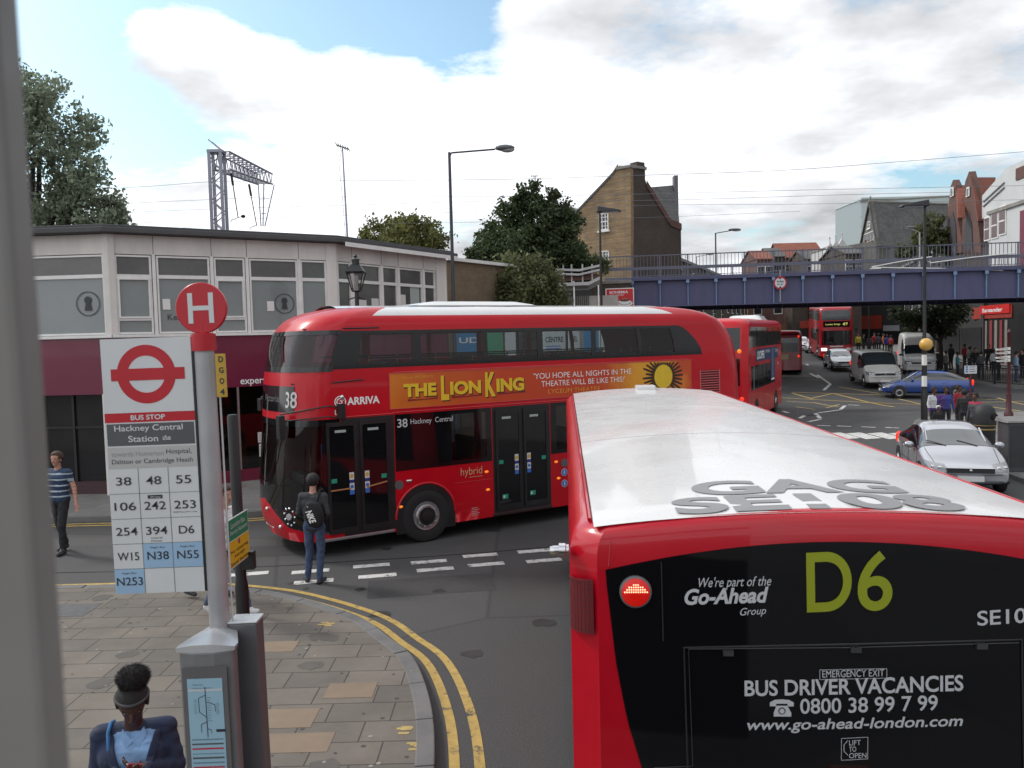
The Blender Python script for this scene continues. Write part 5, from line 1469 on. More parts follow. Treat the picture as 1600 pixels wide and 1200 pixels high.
# ------------------------------------------------------------------ railway bridge
BR0, BR1 = Vector((7.4, 50.0, 0)), Vector((62, 39.8, 0))
br = thing('railway_bridge', 'blue steel girder railway bridge with a grey railing spanning the road', 'bridge', (18, 48, 0))
BRI = inv(br)
FBR = Facade((BR0.x, BR0.y), (BR1.x, BR1.y))
BLUE = mat('girder_blue', (.072, .074, .150), .6, var=.28, vscale=1.6, stretch=(1, 1, .25))
BLUEL = mat('girder_pale_blue', (.16, .25, .40), .5, var=.15)
RAILG = mat('railing_grey_blue', (.105, .11, .15), .55, var=.2)
zb = lambda u: 5.44 - .0065 * u            # underside of the girder
def nb_(): return MB(BRI)
def fbox_t(mb, F, u0, u1, h0, h1, n0, n1, mt):     # a box following the girder's fall
    a0, a1 = zb(u0) + h0, zb(u1) + h0; b0, b1 = zb(u0) + h1, zb(u1) + h1
    mb.box8([F.p(u0, n1, a0), F.p(u1, n1, a1), F.p(u1, n0, a1), F.p(u0, n0, a0), F.p(u0, n1, b0), F.p(u1, n1, b1), F.p(u1, n0, b1), F.p(u0, n0, b0)], mt)
def girder(off):
    mb = nb_()
    L_ = FBR.L
    fbox_t(mb, FBR, 0, L_, .06, 1.58, -.03 - off, 0 - off, BLUE); fbox_t(mb, FBR, 0, L_, 0, .06, -.25 - off, .22 - off, BLUE); fbox_t(mb, FBR, 0, L_, 1.58, 1.76, -.3 - off, .28 - off, BLUE)
    n_ = int(L_ / 1.64)
    for k in range(n_ + 1):
        u = .05 + k * 1.64
        fbox_t(mb, FBR, u, u + .05, .06, 1.58, .0 - off, .17 - off, BLUEL); fbox_t(mb, FBR, u - .08, u + .10, 1.38, 1.58, .17 - off, .27 - off, BLUEL)
    return mb
girder(0).build('girder', br); girder(8.6).build('girder', br)
mb = nb_(); fbox_t(mb, FBR, 0, FBR.L, .75, 1.25, -8.5, -.05, mat('deck_underside', (.05, .045, .05), .9, var=.3)); 
for k in range(14): fbox_t(mb, FBR, .8 + k * 3.3, 1.1 + k * 3.3, .35, .75, -8.5, -.05, BLUE)
mb.build('deck', br)
def railing(off, name='railing'):
    mb = nb_()
    n_ = int(FBR.L / 1.64)
    for k in range(n_ + 1): u = .07 + k * 1.64; fbox_t(mb, FBR, u - .035, u + .035, 1.76, 3.10, .02 - off, .09 - off, RAILG)
    fbox_t(mb, FBR, -2.2, FBR.L, 3.06, 3.12, .02 - off, .09 - off, RAILG); fbox_t(mb, FBR, -2.2, FBR.L, 2.24, 2.42, .01 - off, .10 - off, RAILG); fbox_t(mb, FBR, 0, FBR.L, 1.86, 1.90, .03 - off, .08 - off, RAILG)
    nb2 = int((FBR.L + 2.2) / .205)
    for k in range(nb2): u = -2.1 + k * .205; fbox_t(mb, FBR, u - .014, u + .014, 1.9 if u > 0 else 2.3, 3.06, .04 - off, .07 - off, RAILG)
    return mb.build(name, br)
railing(0); railing(8.6)
mb = nb_(); fbox_t(mb, FBR, 13.6, 14.2, 1.86, 1.92, .12, .16, WPAINT)
for a, b, c, d in ((13.7, 16.9, 1.98, 2.45), (13.7, 20.6, 1.95, 1.55), (16.8, 21.2, 2.1, 2.5)):
    mb.tube([FBR.p(a, .13, zb(a) + c), FBR.p((a + b) / 2, .13, zb((a + b) / 2) + (c + d) / 2 + .03), FBR.p(b, .13, zb(b) + d)], .035, WPAINT, 6)
mb.build('cable_conduit', br)
# brick abutment at the left end with coping
BRK = brick_mat('stock_brick', (.20, .135, .075), (.15, .10, .06), (.13, .115, .095), .225, .075, .010, var=.35, vscale=.5)
BRKD = brick_mat('sooty_shaded_brick', (.075, .054, .04), (.052, .039, .03), (.05, .044, .038), .225, .075, .010, var=.4, vscale=.5)  # sooty brick darkened further to paint the shade under the bridge
BRKR = brick_mat('red_brick', (.125, .046, .034), (.095, .036, .027), (.12, .10, .085), .225, .075, .010, var=.3, vscale=.5)
ab = thing('bridge_abutment', 'sooty brick abutment carrying the left end of the blue bridge', 'abutment', (6.5, 51, 0))
ABI = inv(ab)
mb = MB(ABI); FBR.box(mb, -2.4, -.02, 0, 6.9, -8.8, .35, BRKD); mb.build('wall', ab)
mb = MB(ABI); FBR.box(mb, -2.5, .05, 6.9, 7.08, -8.9, .45, mat('stone_coping', (.22, .21, .19), .8, var=.3, vscale=2)); mb.build('coping', ab, bevel=.02)
mb = MB(ABI); FBR.box(mb, -14, -2.4, 0, 6.0, -8.8, -.4, BRKD); mb.build('wing_wall', ab)
# poster on the abutment
ps = thing('wall_poster', 'red poster with a white coffee cup on the bridge abutment', 'poster', FBR.p(-1.3, .36, 5.2))
PSI = inv(ps)
mb = MB(PSI)
PW = Plane(FBR.p(0, .37, 0), FBR.d, EZ)
a, b = PW.uv(948, 478), PW.uv(989, 451)
O_ = FBR.p(a[0], .42, a[1] - .35); w_, h_ = b[0] - a[0], b[1] - a[1] + .35
mb.box8([FBR.p(a[0] - .06, .41, a[1] - .4), FBR.p(b[0] + .06, .41, a[1] - .4), FBR.p(b[0] + .06, .36, a[1] - .4), FBR.p(a[0] - .06, .36, a[1] - .4), FBR.p(a[0] - .06, .41, b[1] + .06), FBR.p(b[0] + .06, .41, b[1] + .06), FBR.p(b[0] + .06, .36, b[1] + .06), FBR.p(a[0] - .06, .36, b[1] + .06)], WPAINT)
PRED = mat('poster_red', (.55, .012, .02), .4, var=.05)
mb.rect(O_, FBR.d, EZ, w_, h_, PRED, -.004)
mb.text('BOHEMIA', O_ + FBR.d * w_ * .12 + Vector((0, 0, h_ * .80)), FBR.d, EZ, w_ * .70, h_ * .12, WHITE, .006, bold=.02)
mb.text('AT HACKNEY', O_ + FBR.d * w_ * .14 + Vector((0, 0, h_ * .70)), FBR.d, EZ, w_ * .52, h_ * .06, WHITE, .006)
cc_ = O_ + FBR.d * w_ * .68 + Vector((0, 0, h_ * .40))
def pell(cx_, cz_, rx, rz, mt, off, n=26): mb.add([cc_ + FBR.d * (cx_ + rx * math.cos(2 * PI * k / n)) + Vector((0, 0, cz_ + rz * math.sin(2 * PI * k / n))) + FBR.n * off for k in range(n)], [tuple(range(n))], mt)
pell(0, -.05 * h_, .30 * w_, .14 * h_, WHITE, .004); pell(0, -.03 * h_, .24 * w_, .09 * h_, mat('saucer_grey', (.35, .3, .28), .5, var=0), .006); pell(0, .03 * h_, .22 * w_, .13 * h_, WHITE, .008); pell(0, .09 * h_, .19 * w_, .06 * h_, mat('coffee_brown', (.12, .05, .02), .5, var=0), .010)
mb.build('poster_panel', ps)
# height limit sign
hs = thing('height_sign', 'round red ringed height limit sign fixed to the blue girder', 'road sign', FBR.p(0, .3, 5.8))
PW = Plane(FBR.p(0, .34, 0), FBR.d, EZ); c_ = PW.uv(1219, 442)
hs.location = FBR.p(c_[0], .36, c_[1]); HSI = inv(hs)
mb = MB(HSI); O_ = FBR.p(c_[0], .36, c_[1])
rS = PW.uv(1229.5, 442)[0] - c_[0]
Ts = Matrix.Translation(O_) @ FBR.n.to_track_quat('Z', 'Y').to_matrix().to_4x4()
mb.lathe([(.001, -.03), (rS, -.03), (rS, .0), (.001, .0)], SIGNRED, 36, Ts, cap=False)
mb.disc(O_, FBR.d, EZ, rS * .78, SIGNW, .003, 32)
mb.text('4.4m', O_ - FBR.d * rS * .52 + Vector((0, 0, rS * .05)), FBR.d, EZ, rS * 1.05, rS * .36, INK, .006, bold=.03); mb.text("14'-6\"", O_ - FBR.d * rS * .46 - Vector((0, 0, rS * .40)), FBR.d, EZ, rS * .92, rS * .32, INK, .006, bold=.02)
for s_ in (1, -1):
    z_ = s_ * rS * .66; mb.add([O_ + FBR.d * -.09 + Vector((0, 0, z_ + s_ * .05)) + FBR.n * .006, O_ + FBR.d * .09 + Vector((0, 0, z_ + s_ * .05)) + FBR.n * .006, O_ + Vector((0, 0, z_ - s_ * .06)) + FBR.n * .006], [(0, 1, 2)], INK)
mb.build('sign_face', hs)
mb = MB(HSI); mb.tube([O_ + Vector((0, 0, -1.1)) - FBR.n * .05, O_ + Vector((0, 0, .75)) - FBR.n * .05], .03, STEEL, 8); mb.build('mounting_bar', hs)

# ------------------------------------------------------------------ street lamps
LAMPGL = mat('lamp_lens', (.30, .31, .32), .15, var=0)
def lamp(px_, py_top, Y, label, arm=None, head='cobra', col=BLACKP, base=0.0, rbase=.09, group='street lamps along the road', name='street_lamp', zlow=None):
    p = at_y(px_, py_top, Y); zg = g(Y) + base
    t = thing(name, label, 'street lamp', (p.x, p.y, zg), 0, group)
    H_ = p.z - zg
    mb = MB(); mb.lathe([(rbase * 1.25, 0), (rbase * 1.25, 1.1), (rbase * .8, 1.25), (rbase * .62, H_ * .6), (rbase * .5, H_)], col, 14); mb.build('column', t, smooth=40)
    if arm:
        e = at_y(arm[0], arm[1], Y); d = Vector((e.x - p.x, 0, e.z - p.z))
        mb = MB(); mb.tube([(0, 0, H_ - .15), Vector((0, 0, H_)) + d * .04 + Vector((0, 0, -.02)), Vector((0, 0, H_)) + d * .8], rbase * .32, col, 8); mb.build('arm', t, smooth=40)
        c = Vector((0, 0, H_)) + d
        L_ = arm[2]; sg = 1 if d.x > 0 else -1
        mb = MB(); mb.ell((c.x - sg * L_ * .1, 0, c.z + .02), (L_ * .5, .16, .10), col if col is BLACKP else mat('lamp_grey', (.10, .105, .115), .4), 16, None, 8)
        mb.box(c.x - L_ * .55, c.x - L_ * .2, -.07, .07, c.z - .03, c.z + .06, MATS.get('lamp_grey', BLACKP) if col is not BLACKP else BLACKP)
        mb.build('lamp_head', t, smooth=50)
        mb = MB(); mb.ell((c.x + sg * .02, 0, c.z - .04), (L_ * .36, .12, .085), LAMPGL, 14, None, 8); mb.build('lamp_lens', t, smooth=60)
    elif head == 'flat':
        L_ = arm_len.get(px_, .9); sg = arm_dir.get(px_, 1)
        mb = MB(); mb.box8([(-.12 * sg if sg > 0 else -L_, -.2, H_ - .02), (L_ if sg > 0 else .12, -.2, H_ - .02), (L_ if sg > 0 else .12, .2, H_ - .02), (-.12 if sg > 0 else -L_, .2, H_ - .02), (-.1 if sg > 0 else -L_ * .9, -.15, H_ + (.24 if sg > 0 else .08)), (L_ * .9 if sg > 0 else .1, -.15, H_ + (.08 if sg > 0 else .24)), (L_ * .9 if sg > 0 else .1, .15, H_ + (.08 if sg > 0 else .24)), (-.1 if sg > 0 else -L_ * .9, .15, H_ + (.24 if sg > 0 else .08))], BLACKP)
        mb.build('lamp_head', t, bevel=.03)
        mb = MB(); mb.box(min(.1 * sg, L_ * .85 * sg), max(.1 * sg, L_ * .85 * sg), -.14, .14, H_ - .05, H_ - .022, LAMPGL); mb.build('lamp_lens', t)
    return t
arm_len, arm_dir = {937: .95, 1445: 1.0}, {937: 1, 1445: -1}
DKGR = mat('lamp_dark_grey', (.035, .038, .048), .4, var=.15)
lamp(702, 238, 26.0, 'tallest lamp column with a long arm, beside the end of the shop building', (792, 232, .62), col=DKGR, base=.11)
lamp(937, 331, 36.5, 'black lamp column with a flat lantern in front of the brick gable', head='flat', base=.11)
lm = lamp(1445, 322, 32.3, 'black lamp column carrying an amber beacon globe beside the blue car', head='flat', base=.11, rbase=.10)
GREENP = mat('lamp_green', (.03, .075, .06), .45, var=.1)
lamp(1118, 364, 64, 'green lamp column with a curved arm beyond the bridge railing', (1150, 359, 1.0), col=GREENP, rbase=.11)
lamp(1088, 401, 95, 'small distant lamp column seen through the bridge railing', (1110, 397, .9), col=GREENP, rbase=.1)
lamp(1437, 363, 64, 'pale lamp with a short arm in front of the slate roofed hall', (1420, 356, 1.0), col=mat('lamp_pale', (.35, .36, .36), .4), rbase=.10)
# beacon bands and globe on the near right column
mb = MB()
for k in range(5):
    z0 = .9 + k * .42
    mb.lathe([(.098, z0), (.094, z0 + .42)], WPAINT if k % 2 == 1 else BLACKP, 16)
mb.build('beacon_bands', lm, smooth=40)
mb = MB(); mb.lathe([(.115, .0), (.115, .85), (.09, .9)], mat('post_oxblood', (.12, .01, .015), .4, var=.15), 16); mb.build('base_casing', lm, smooth=40)
mb = MB(); mb.ell((.0, -.12, 2.98), (.25, .25, .25), mat('beacon_amber', (.62, .36, .08), .25, var=.05), 18, None, 12); mb.build('beacon_globe', lm, smooth=60)
# Victorian lantern
vp = at_y(556, 420, 20.2)
vl = thing('lantern_post', 'old fashioned black lantern on a post in front of the white framed windows', 'lantern', (vp.x, vp.y, .11))
zz = lambda py_: at_y(556, py_, 20.2).z - .11
mb = MB(); mb.lathe([(.11, 0), (.11, .5), (.07, .7), (.05, zz(470)), (.05, zz(458))], BLACKP, 14); mb.tube([(-.22, 0, zz(468)), (0, 0, zz(464)), (.22, 0, zz(468))], .018, BLACKP, 6); mb.build('post', vl, smooth=40)
mb = MB()
z0_, z1_, z2_, z3_ = zz(455), zz(425), zz(413), zz(397)
def hexa(r, z): return [Vector((r * math.cos(PI / 4 + PI / 2 * k), r * math.sin(PI / 4 + PI / 2 * k), z)) for k in range(4)]
b_, t_ = hexa(.13, z0_), hexa(.29, z1_)
for k in range(4):
    mb.tube([b_[k], t_[k]], .016, BLACKP, 6); mb.tube([b_[k], b_[(k + 1) % 4]], .014, BLACKP, 6); mb.tube([t_[k], t_[(k + 1) % 4]], .020, BLACKP, 6)
T45 = Matrix.Rotation(PI / 4, 4, 'Z')
mb.lathe([(.30, z1_), (.16, z2_ - .02), (.12, z2_)], BLACKP, 4, T45); mb.lathe([(.09, z2_), (.09, z2_ + .10), (.13, z2_ + .11), (.05, z2_ + .17), (.03, z3_ - .08), (.05, z3_ - .05), (.02, z3_)], BLACKP, 14)
mb.tube([(0, 0, zz(462)), (0, 0, z0_)], .05, BLACKP, 8)
mb.build('lantern_frame', vl)
mb = MB()
b_, t_ = hexa(.125, z0_ + .01), hexa(.28, z1_ - .01)
for k in range(4): mb.quad(b_[k], b_[(k + 1) % 4], t_[(k + 1) % 4], t_[k], glass_mat('lantern_glass', (.85, .86, .86)))
mb.build('lantern_glass', vl)
mb = MB(); mb.lathe([(.045, z0_), (.045, z0_ + .22), (.06, z0_ + .24), (.05, z1_ - .08)], WPAINT, 10); mb.build('lamp_mantle', vl, smooth=40)

# ------------------------------------------------------------------ other buses
def other_double_decker(label, loc, rz, end, ad=False, red=None):
    """end: what stands at local x=0, 'rear' or 'front'"""
    t = thing('double_decker_bus', label, 'bus', loc, rz)
    f = lerpf([.28, .6, 2.4, 3.3, 4.0, 4.15, 4.24, 4.28], [.02, 0, .03, .10, .26, .36, .52, .75]); r = lerpf([.28, .6, 2.4, 4.0, 4.15, 4.24, 4.28], [.02, 0, .03, .12, .22, .36, .6])
    si = lambda z: 0 if z < 4.0 else .28 * (1 - math.sqrt(max(0, 1 - min(1, (z - 4.0) / .28) ** 2)))
    L_ = 10.3
    b = Shell(L_, 2.5, f, r, si, .22, .22, bulge=.10, bulge_r=.10, lr=1.8)
    red = red or RED
    pu = [(.9 + k * 1.55, 2.33 + k * 1.55) for k in range(6)]
    mb = MB(); b.body(mb, [.28, .6, 1.0, 1.5, 2.0, 2.4, 2.8, 3.2, 3.6, 4.0, 4.06, 4.12, 4.17, 4.21, 4.25, 4.27, 4.28], [], lambda q, z: red, red if ad else ROOFW, .05, dq=.3); mb.build('body', t, smooth=40, weld=True)
    mb = MB()
    for sg in (1, -1):
        b.patch(mb, sg * b.q(.45), sg * b.q(9.9), 3.15, 3.95, BLACKG, .004, 40, 2)
        b.patch(mb, sg * b.q(1.0 if end == 'rear' else 2.6), sg * b.q(7.6), 1.45, 2.4, BLACKG, .004, 30, 2)
        for a, c in pu[:-1]:
            b.patch(mb, sg * b.q(c - .02), sg * b.q(c + .06), 3.2, 3.9, BLACKR, .012, 1, 1)
        for k in range(5): b.patch(mb, sg * b.q(2.6 + k * 1.2), sg * b.q(2.67 + k * 1.2), 1.5, 2.36, BLACKR, .012, 1, 1)
    mb.build('side_windows', t, smooth=50)
    if end == 'rear':
        mb = MB(); b.patch(mb, -.98, .98, 3.05, 3.92, BLACKG, .006, 12, 4); b.patch(mb, -.35, .35, 2.55, 2.9, BLACKG, .006, 6, 2); b.patch(mb, -.98, -.70, 1.7, 2.75, BLACKG, .006, 4, 3); b.patch(mb, .70, .98, 1.7, 2.75, BLACKG, .006, 4, 3); mb.build('rear_window', t, smooth=50)
        for q_, z_, m_ in ((.96, 3.02, AMBER), (-.96, 3.02, AMBER), (1.05, .95, AMBER), (-1.05, .95, AMBER), (1.05, 1.2, LAMPRED), (-1.05, 1.2, LAMPRED)):
            mb = MB(); p_ = b.pt(q_, z_, .01); mb.ell(p_, (.03, .08, .08), m_, 12, None, 8); mb.build('tail_light', t, smooth=60)
        mb = MB(); b.patch(mb, -.4, .4, .7, .85, mat('plate_yellow', (.50, .34, .05), .5), .006, 2, 1); mb.build('number_plate', t)
        mb = MB(); b.patch(mb, b.Q - 1.1, b.Q, 1.1, 2.35, BLACKG, .006, 8, 3); b.patch(mb, -b.Q, -b.Q + 1.1, 1.1, 2.35, BLACKG, .006, 8, 3); b.patch(mb, b.Q - 1.1, b.Q, 3.1, 3.95, BLACKG, .006, 8, 3); b.patch(mb, -b.Q, -b.Q + 1.1, 3.1, 3.95, BLACKG, .006, 8, 3); mb.build('windscreen', t, smooth=50)
    else:
        mb = MB(); b.patch(mb, -1.12, 1.12, 1.18, 2.35, BLACKG, .006, 14, 4); mb.build('windscreen', t, smooth=50)
        mb = MB(); b.patch(mb, -1.12, 1.12, 3.18, 3.98, mat('upper_windscreen', (.05, .055, .06), .06, var=.3, vscale=.8), .006, 14, 4); mb.build('upper_windscreen', t, smooth=50)
        mb = MB(); b.patch(mb, -1.0, 1.0, 2.62, 3.1, BLACKG, .006, 10, 2)
        DOT = mat('blind_yellow', (.45, .42, .10), .5, var=0, emit=(.8, .75, .2), estr=.35)
        vs, fs, (x0, x1, y0, y1) = glyphs('48', .02, 0); mb.add([b.pt(.45 + (vx - x0) / (x1 - x0) * .40, 2.72 + (vy - y0) / (y1 - y0) * .26, .014) for vx, vy in vs], fs, DOT)
        vs, fs, (x0, x1, y0, y1) = glyphs('London Bridge', .02, 0); mb.add([b.pt(-.82 + (vx - x0) / (x1 - x0) * 1.1, 2.75 + (vy - y0) / (y1 - y0) * .17, .014) for vx, vy in vs], fs, DOT)
        mb.build('destination_box', t, smooth=50)
        for sg in (1, -1):
            mb = MB(); b.patch(mb, sg * .72, sg * 1.15, .72, .95, HEADL if sg == 1 else mat('lit_headlamp', (.9, .9, .85), .2, var=0, emit=(1, .95, .85), estr=1.6), .008, 4, 2); mb.build('headlight', t)
            mb = MB(); p_ = b.pt(sg * (b.qb + .1), 2.55, .0); mb.tube([p_, p_ + Vector((-.3, -sg * .2, .1)), p_ + Vector((-.45, -sg * .2, 0))], .02, BLACKR, 6); mb.box(p_.x - .5, p_.x - .4, p_.y - sg * .2 - .1, p_.y - sg * .2 + .1, p_.z - .3, p_.z, BLACKR); mb.build('mirror', t)
        mb = MB(); b.patch(mb, -.5, .5, 1.02, 1.12, mat('sticker_white', (.6, .6, .58), .5), .008, 3, 1); b.patch(mb, -.3, .3, .45, .58, mat('sticker_white', (.6, .6, .58), .5), .008, 2, 1); mb.build('front_trim', t)
        mb = MB(); b.patch(mb, -b.q(1.0), -b.q(2.1), .4, 2.3, BLACKG, .006, 4, 3); mb.build('door', t)
    mb = MB()
    def pod(u, v):
        x = 6.6 + u * 2.3; y = (2 * v - 1) * .8; e = min(1, u * 5, (1 - u) * 5); e2 = min(1, (1 - abs(2 * v - 1)) * 4)
        return Vector((x, y, 4.29 + .24 * max(0, e) ** .5 * max(0, e2) ** .5))
    mb.grid(pod, 20, 10, ROOFW); 
    if end == 'rear': mb.build('roof_pod', t, smooth=60)
    for x_ in (2.3, 7.9):
        for sg in (1, -1):
            w_ = MB(); arch(w_, x_, sg * 1.25, .58, .48, BLACKR, sg * .006); w_.build('wheel_arch', t); wheel(t, x_, sg * 1.262, .47, outer=sg, hub=.25, bolt=False)
    if ad:
        AD = mat('film_poster_navy', (.02, .045, .12), .4, var=.3, vscale=2)
        y_ = -1.262
        mb = MB(); mb.box(2.2, 8.6, y_, -1.24, 2.55, 3.05, AD); mb.box(6.3, 7.5, y_ - .003, -1.24, 1.55, 2.55, AD); mb.box(6.55, 7.1, y_ - .006, -1.24, 1.7, 3.0, mat('film_poster_pale', (.10, .16, .28), .4, var=.4, vscale=4))
        mb.text('LOOPER', (2.4, y_, 2.63), EX, EZ, 2.0, .34, WHITE, .006, bold=.03); mb.text('SEPTEMBER 28', (4.7, y_, 2.85), EX, EZ, 1.3, .12, WHITE, .006); mb.text('CINEMAS', (7.6, y_, 2.8), EX, EZ, .9, .15, WHITE, .006); mb.rect((6.4, y_ - .003, 1.58), EX, EZ, .9, .08, WHITE, .004)
        mb.build('banner', t)
        mb = MB(); mb.box(1.6, 1.72, -1.262, -1.24, 1.4, 2.4, STEEL); mb.text('Arriva', (8.4, -1.25, 2.2), EX, EZ, .5, .15, WHITE, .006); mb.build('trim', t)
    return t
b2 = other_double_decker('red double decker bus with a dark blue film banner and white lettering, seen from behind', (7.77, 31.54, 0), R(64.5), 'rear', True)
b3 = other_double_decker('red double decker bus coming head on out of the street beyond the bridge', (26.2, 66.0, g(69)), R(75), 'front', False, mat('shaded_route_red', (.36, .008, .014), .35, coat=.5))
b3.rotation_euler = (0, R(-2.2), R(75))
# single decker queueing beyond
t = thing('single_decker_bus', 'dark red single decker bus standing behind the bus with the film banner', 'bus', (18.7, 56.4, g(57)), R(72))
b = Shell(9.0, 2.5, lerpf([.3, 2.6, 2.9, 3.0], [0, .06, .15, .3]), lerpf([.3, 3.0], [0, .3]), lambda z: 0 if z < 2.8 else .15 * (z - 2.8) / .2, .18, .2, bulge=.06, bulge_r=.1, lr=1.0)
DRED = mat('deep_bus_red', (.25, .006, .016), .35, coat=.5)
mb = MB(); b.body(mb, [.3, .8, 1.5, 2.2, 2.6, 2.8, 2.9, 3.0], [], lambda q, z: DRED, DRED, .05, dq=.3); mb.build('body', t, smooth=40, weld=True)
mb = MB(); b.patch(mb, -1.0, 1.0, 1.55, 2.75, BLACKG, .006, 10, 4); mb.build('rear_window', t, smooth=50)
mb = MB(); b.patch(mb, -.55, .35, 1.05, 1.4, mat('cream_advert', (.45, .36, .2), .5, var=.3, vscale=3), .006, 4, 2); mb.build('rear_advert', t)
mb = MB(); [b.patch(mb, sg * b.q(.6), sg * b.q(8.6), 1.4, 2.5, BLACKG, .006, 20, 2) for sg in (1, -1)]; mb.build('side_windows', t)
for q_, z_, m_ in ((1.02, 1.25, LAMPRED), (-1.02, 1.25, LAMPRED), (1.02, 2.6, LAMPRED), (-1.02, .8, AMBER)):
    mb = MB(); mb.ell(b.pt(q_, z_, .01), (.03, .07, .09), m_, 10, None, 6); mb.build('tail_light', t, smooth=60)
for x_ in (2.2, 6.6):
    for sg in (1, -1): wheel(t, x_, sg * 1.262, .47, outer=sg, hub=.25, bolt=False)

# ------------------------------------------------------------------ cars and vans
CARGL = mat('car_glass', (.012, .014, .016), .03, var=0, spec=.8, coat=1.0)
SCREEN = mat('windscreen_glass', (.02, .026, .03), .02, var=0, spec=1.0, coat=1.0)
LOUVRE = mat('car_black_plastic', (.02, .02, .022), .5, var=.15)
PLATEW = mat('plate_white', (0.62, 0.62, 0.6), .5, var=.05)
def car(label, loc, rz, col, L=4.2, W_=1.72, H_=1.44, kind='hatch', lit=False, detail=True, name='parked_car', cat='car', tilt=0):
    """x=0 is the front bumper, +x runs to the tail"""
    t = thing(name, label, cat, loc, rz, None, (0, tilt))
    if kind == 'saloon': top = [(0, .52), (.03, .60), (.12, .68), (.5, .80), (1.08, .96), (1.72, 1.36), (2.05, H_), (2.6, H_), (3.05, 1.37), (3.62, 1.02), (L - .12, .98), (L - .02, .86), (L, .62)]; gl = (1.08, 3.62); scr = (1.08, 1.72); rear = (3.05, 3.62)
    elif kind == 'hatch': top = [(0, .50), (.03, .58), (.12, .66), (.5, .78), (.98, .92), (1.60, 1.32), (1.95, H_), (2.5, H_), (3.05, 1.37), (3.35, 1.28), (L - .22, .96), (L - .03, .86), (L, .60)]; gl = (.98, L - .22); scr = (.98, 1.60); rear = (3.05, L - .22)
    elif kind == 'van': top = [(0, .60), (.03, .80), (.10, .90), (.4, 1.04), (.95, 1.20), (1.50, 1.80), (1.75, H_ - .02), (2.4, H_), (3.2, H_), (4.0, H_), (L - .08, H_ - .03), (L - .02, H_ - .12), (L, .9)]; gl = (.95, 2.25); scr = (.95, 1.75); rear = None
    else: top = [(0, .62), (.03, .85), (.10, 1.0), (.35, 1.12), (.70, 1.28), (1.30, 1.95), (1.60, 2.38), (2.0, H_ - .03), (3.2, H_), (4.2, H_), (L - .08, H_ - .03), (L - .02, H_ - .12), (L, .9)]; gl = (.70, 2.1); scr = (.70, 1.30); rear = None
    big = kind in ('van', 'highvan')
    belt0 = (1.08 if kind == 'van' else 1.22) if big else .90
    rows = []
    for x, z in top:
        e = min(x, L - x)
        hw = W_ / 2 * (1 - .16 * max(0, 1 - e / .45) ** 2 - (.03 if e < .02 else 0))
        inner = gl[0] - .01 <= x <= gl[1] + .01 if not big else x > gl[0] - .01
        if big: up = z > belt0 + .3
        else: up = z > belt0 + .12
        belt = min(z - .02, belt0 + (.02 if x > 2 else 0))
        if not up: belt = z - .035
        rw = (hw * (.74 if not big else .93)) if up else hw * .88
        # shoulder line, roof edge, crown
        if up and not big: rw = hw * (.80 - .12 * min(1, (z - belt0) / .5))
        zlow = .20 if .35 < x < L - .35 else .26
        rows.append([(hw * .95, zlow), (hw * 1.0, .38), (hw, min(.60, belt - .06)), (hw * .985, belt), (rw, z - (.055 if up else .018)), (rw * .72, z - .008), (0, z + (.012 if up else .012))])
    vs, fs, mk = [], [], []
    nR = 7
    for i, (x, z) in enumerate(top):
        for k in range(nR): vs.append((x - (.10 * (1 - (rows[i][k][0] / (W_ / 2)) ** 2) if x < .2 else (-.06 * (1 - (rows[i][k][0] / (W_ / 2)) ** 2) if x > L - .2 else 0)), -rows[i][k][0], rows[i][k][1]))
        for k in range(nR - 2, -1, -1): vs.append((x - (.10 * (1 - (rows[i][k][0] / (W_ / 2)) ** 2) if x < .2 else (-.06 * (1 - (rows[i][k][0] / (W_ / 2)) ** 2) if x > L - .2 else 0)), rows[i][k][0], rows[i][k][1]))
    n = 2 * nR - 1
    body, glass, screens = MB(), [], []
    bf, sf = [], {'windscreen': [], 'rear_window': [], 'side_window': []}
    for i in range(len(top) - 1):
        xm = (top[i][0] + top[i + 1][0]) / 2
        for k in range(n - 1):
            f_ = (i * n + k, (i + 1) * n + k, (i + 1) * n + k + 1, i * n + k + 1)
            kk = k if k < nR - 1 else n - 2 - k
            key = None
            if scr[0] < xm < scr[1] and kk >= 4: key = 'windscreen'
            elif rear and rear[0] < xm < rear[1] and kk >= 4: key = 'rear_window'
            elif gl[0] < xm < gl[1] and kk == 3 and (not big or xm < gl[1]): key = 'side_window'
            (sf[key] if key else bf).append(f_)
        bf.append((i * n, i * n + n - 1, (i + 1) * n + n - 1, (i + 1) * n))
    bf.append(tuple(range(n))); bf.append(tuple((len(top) - 1) * n + k for k in range(n))[::-1])
    me = bpy.data.meshes.new('shell'); allf = bf + sum(sf.values(), [])
    me.from_pydata(vs, [], allf)
    keys = ['body'] * len(bf) + [k for k in ('windscreen', 'rear_window', 'side_window') for _ in sf[k]]
    idx = {'body': 0, 'windscreen': 1, 'rear_window': 2, 'side_window': 3}
    me.polygons.foreach_set('material_index', [idx[k] for k in keys]); me.materials.append(col); [me.materials.append(SCREEN) for _ in range(3)]
    me.update()
    o = bpy.data.objects.new('shell', me); COL.objects.link(o)
    md = o.modifiers.new('s', 'SUBSURF'); md.levels = 2; md.render_levels = 2
    dg = bpy.context.evaluated_depsgraph_get(); em = bpy.data.meshes.new_from_object(o.evaluated_get(dg))
    bpy.data.objects.remove(o)
    co = [tuple(v.co) for v in em.vertices]
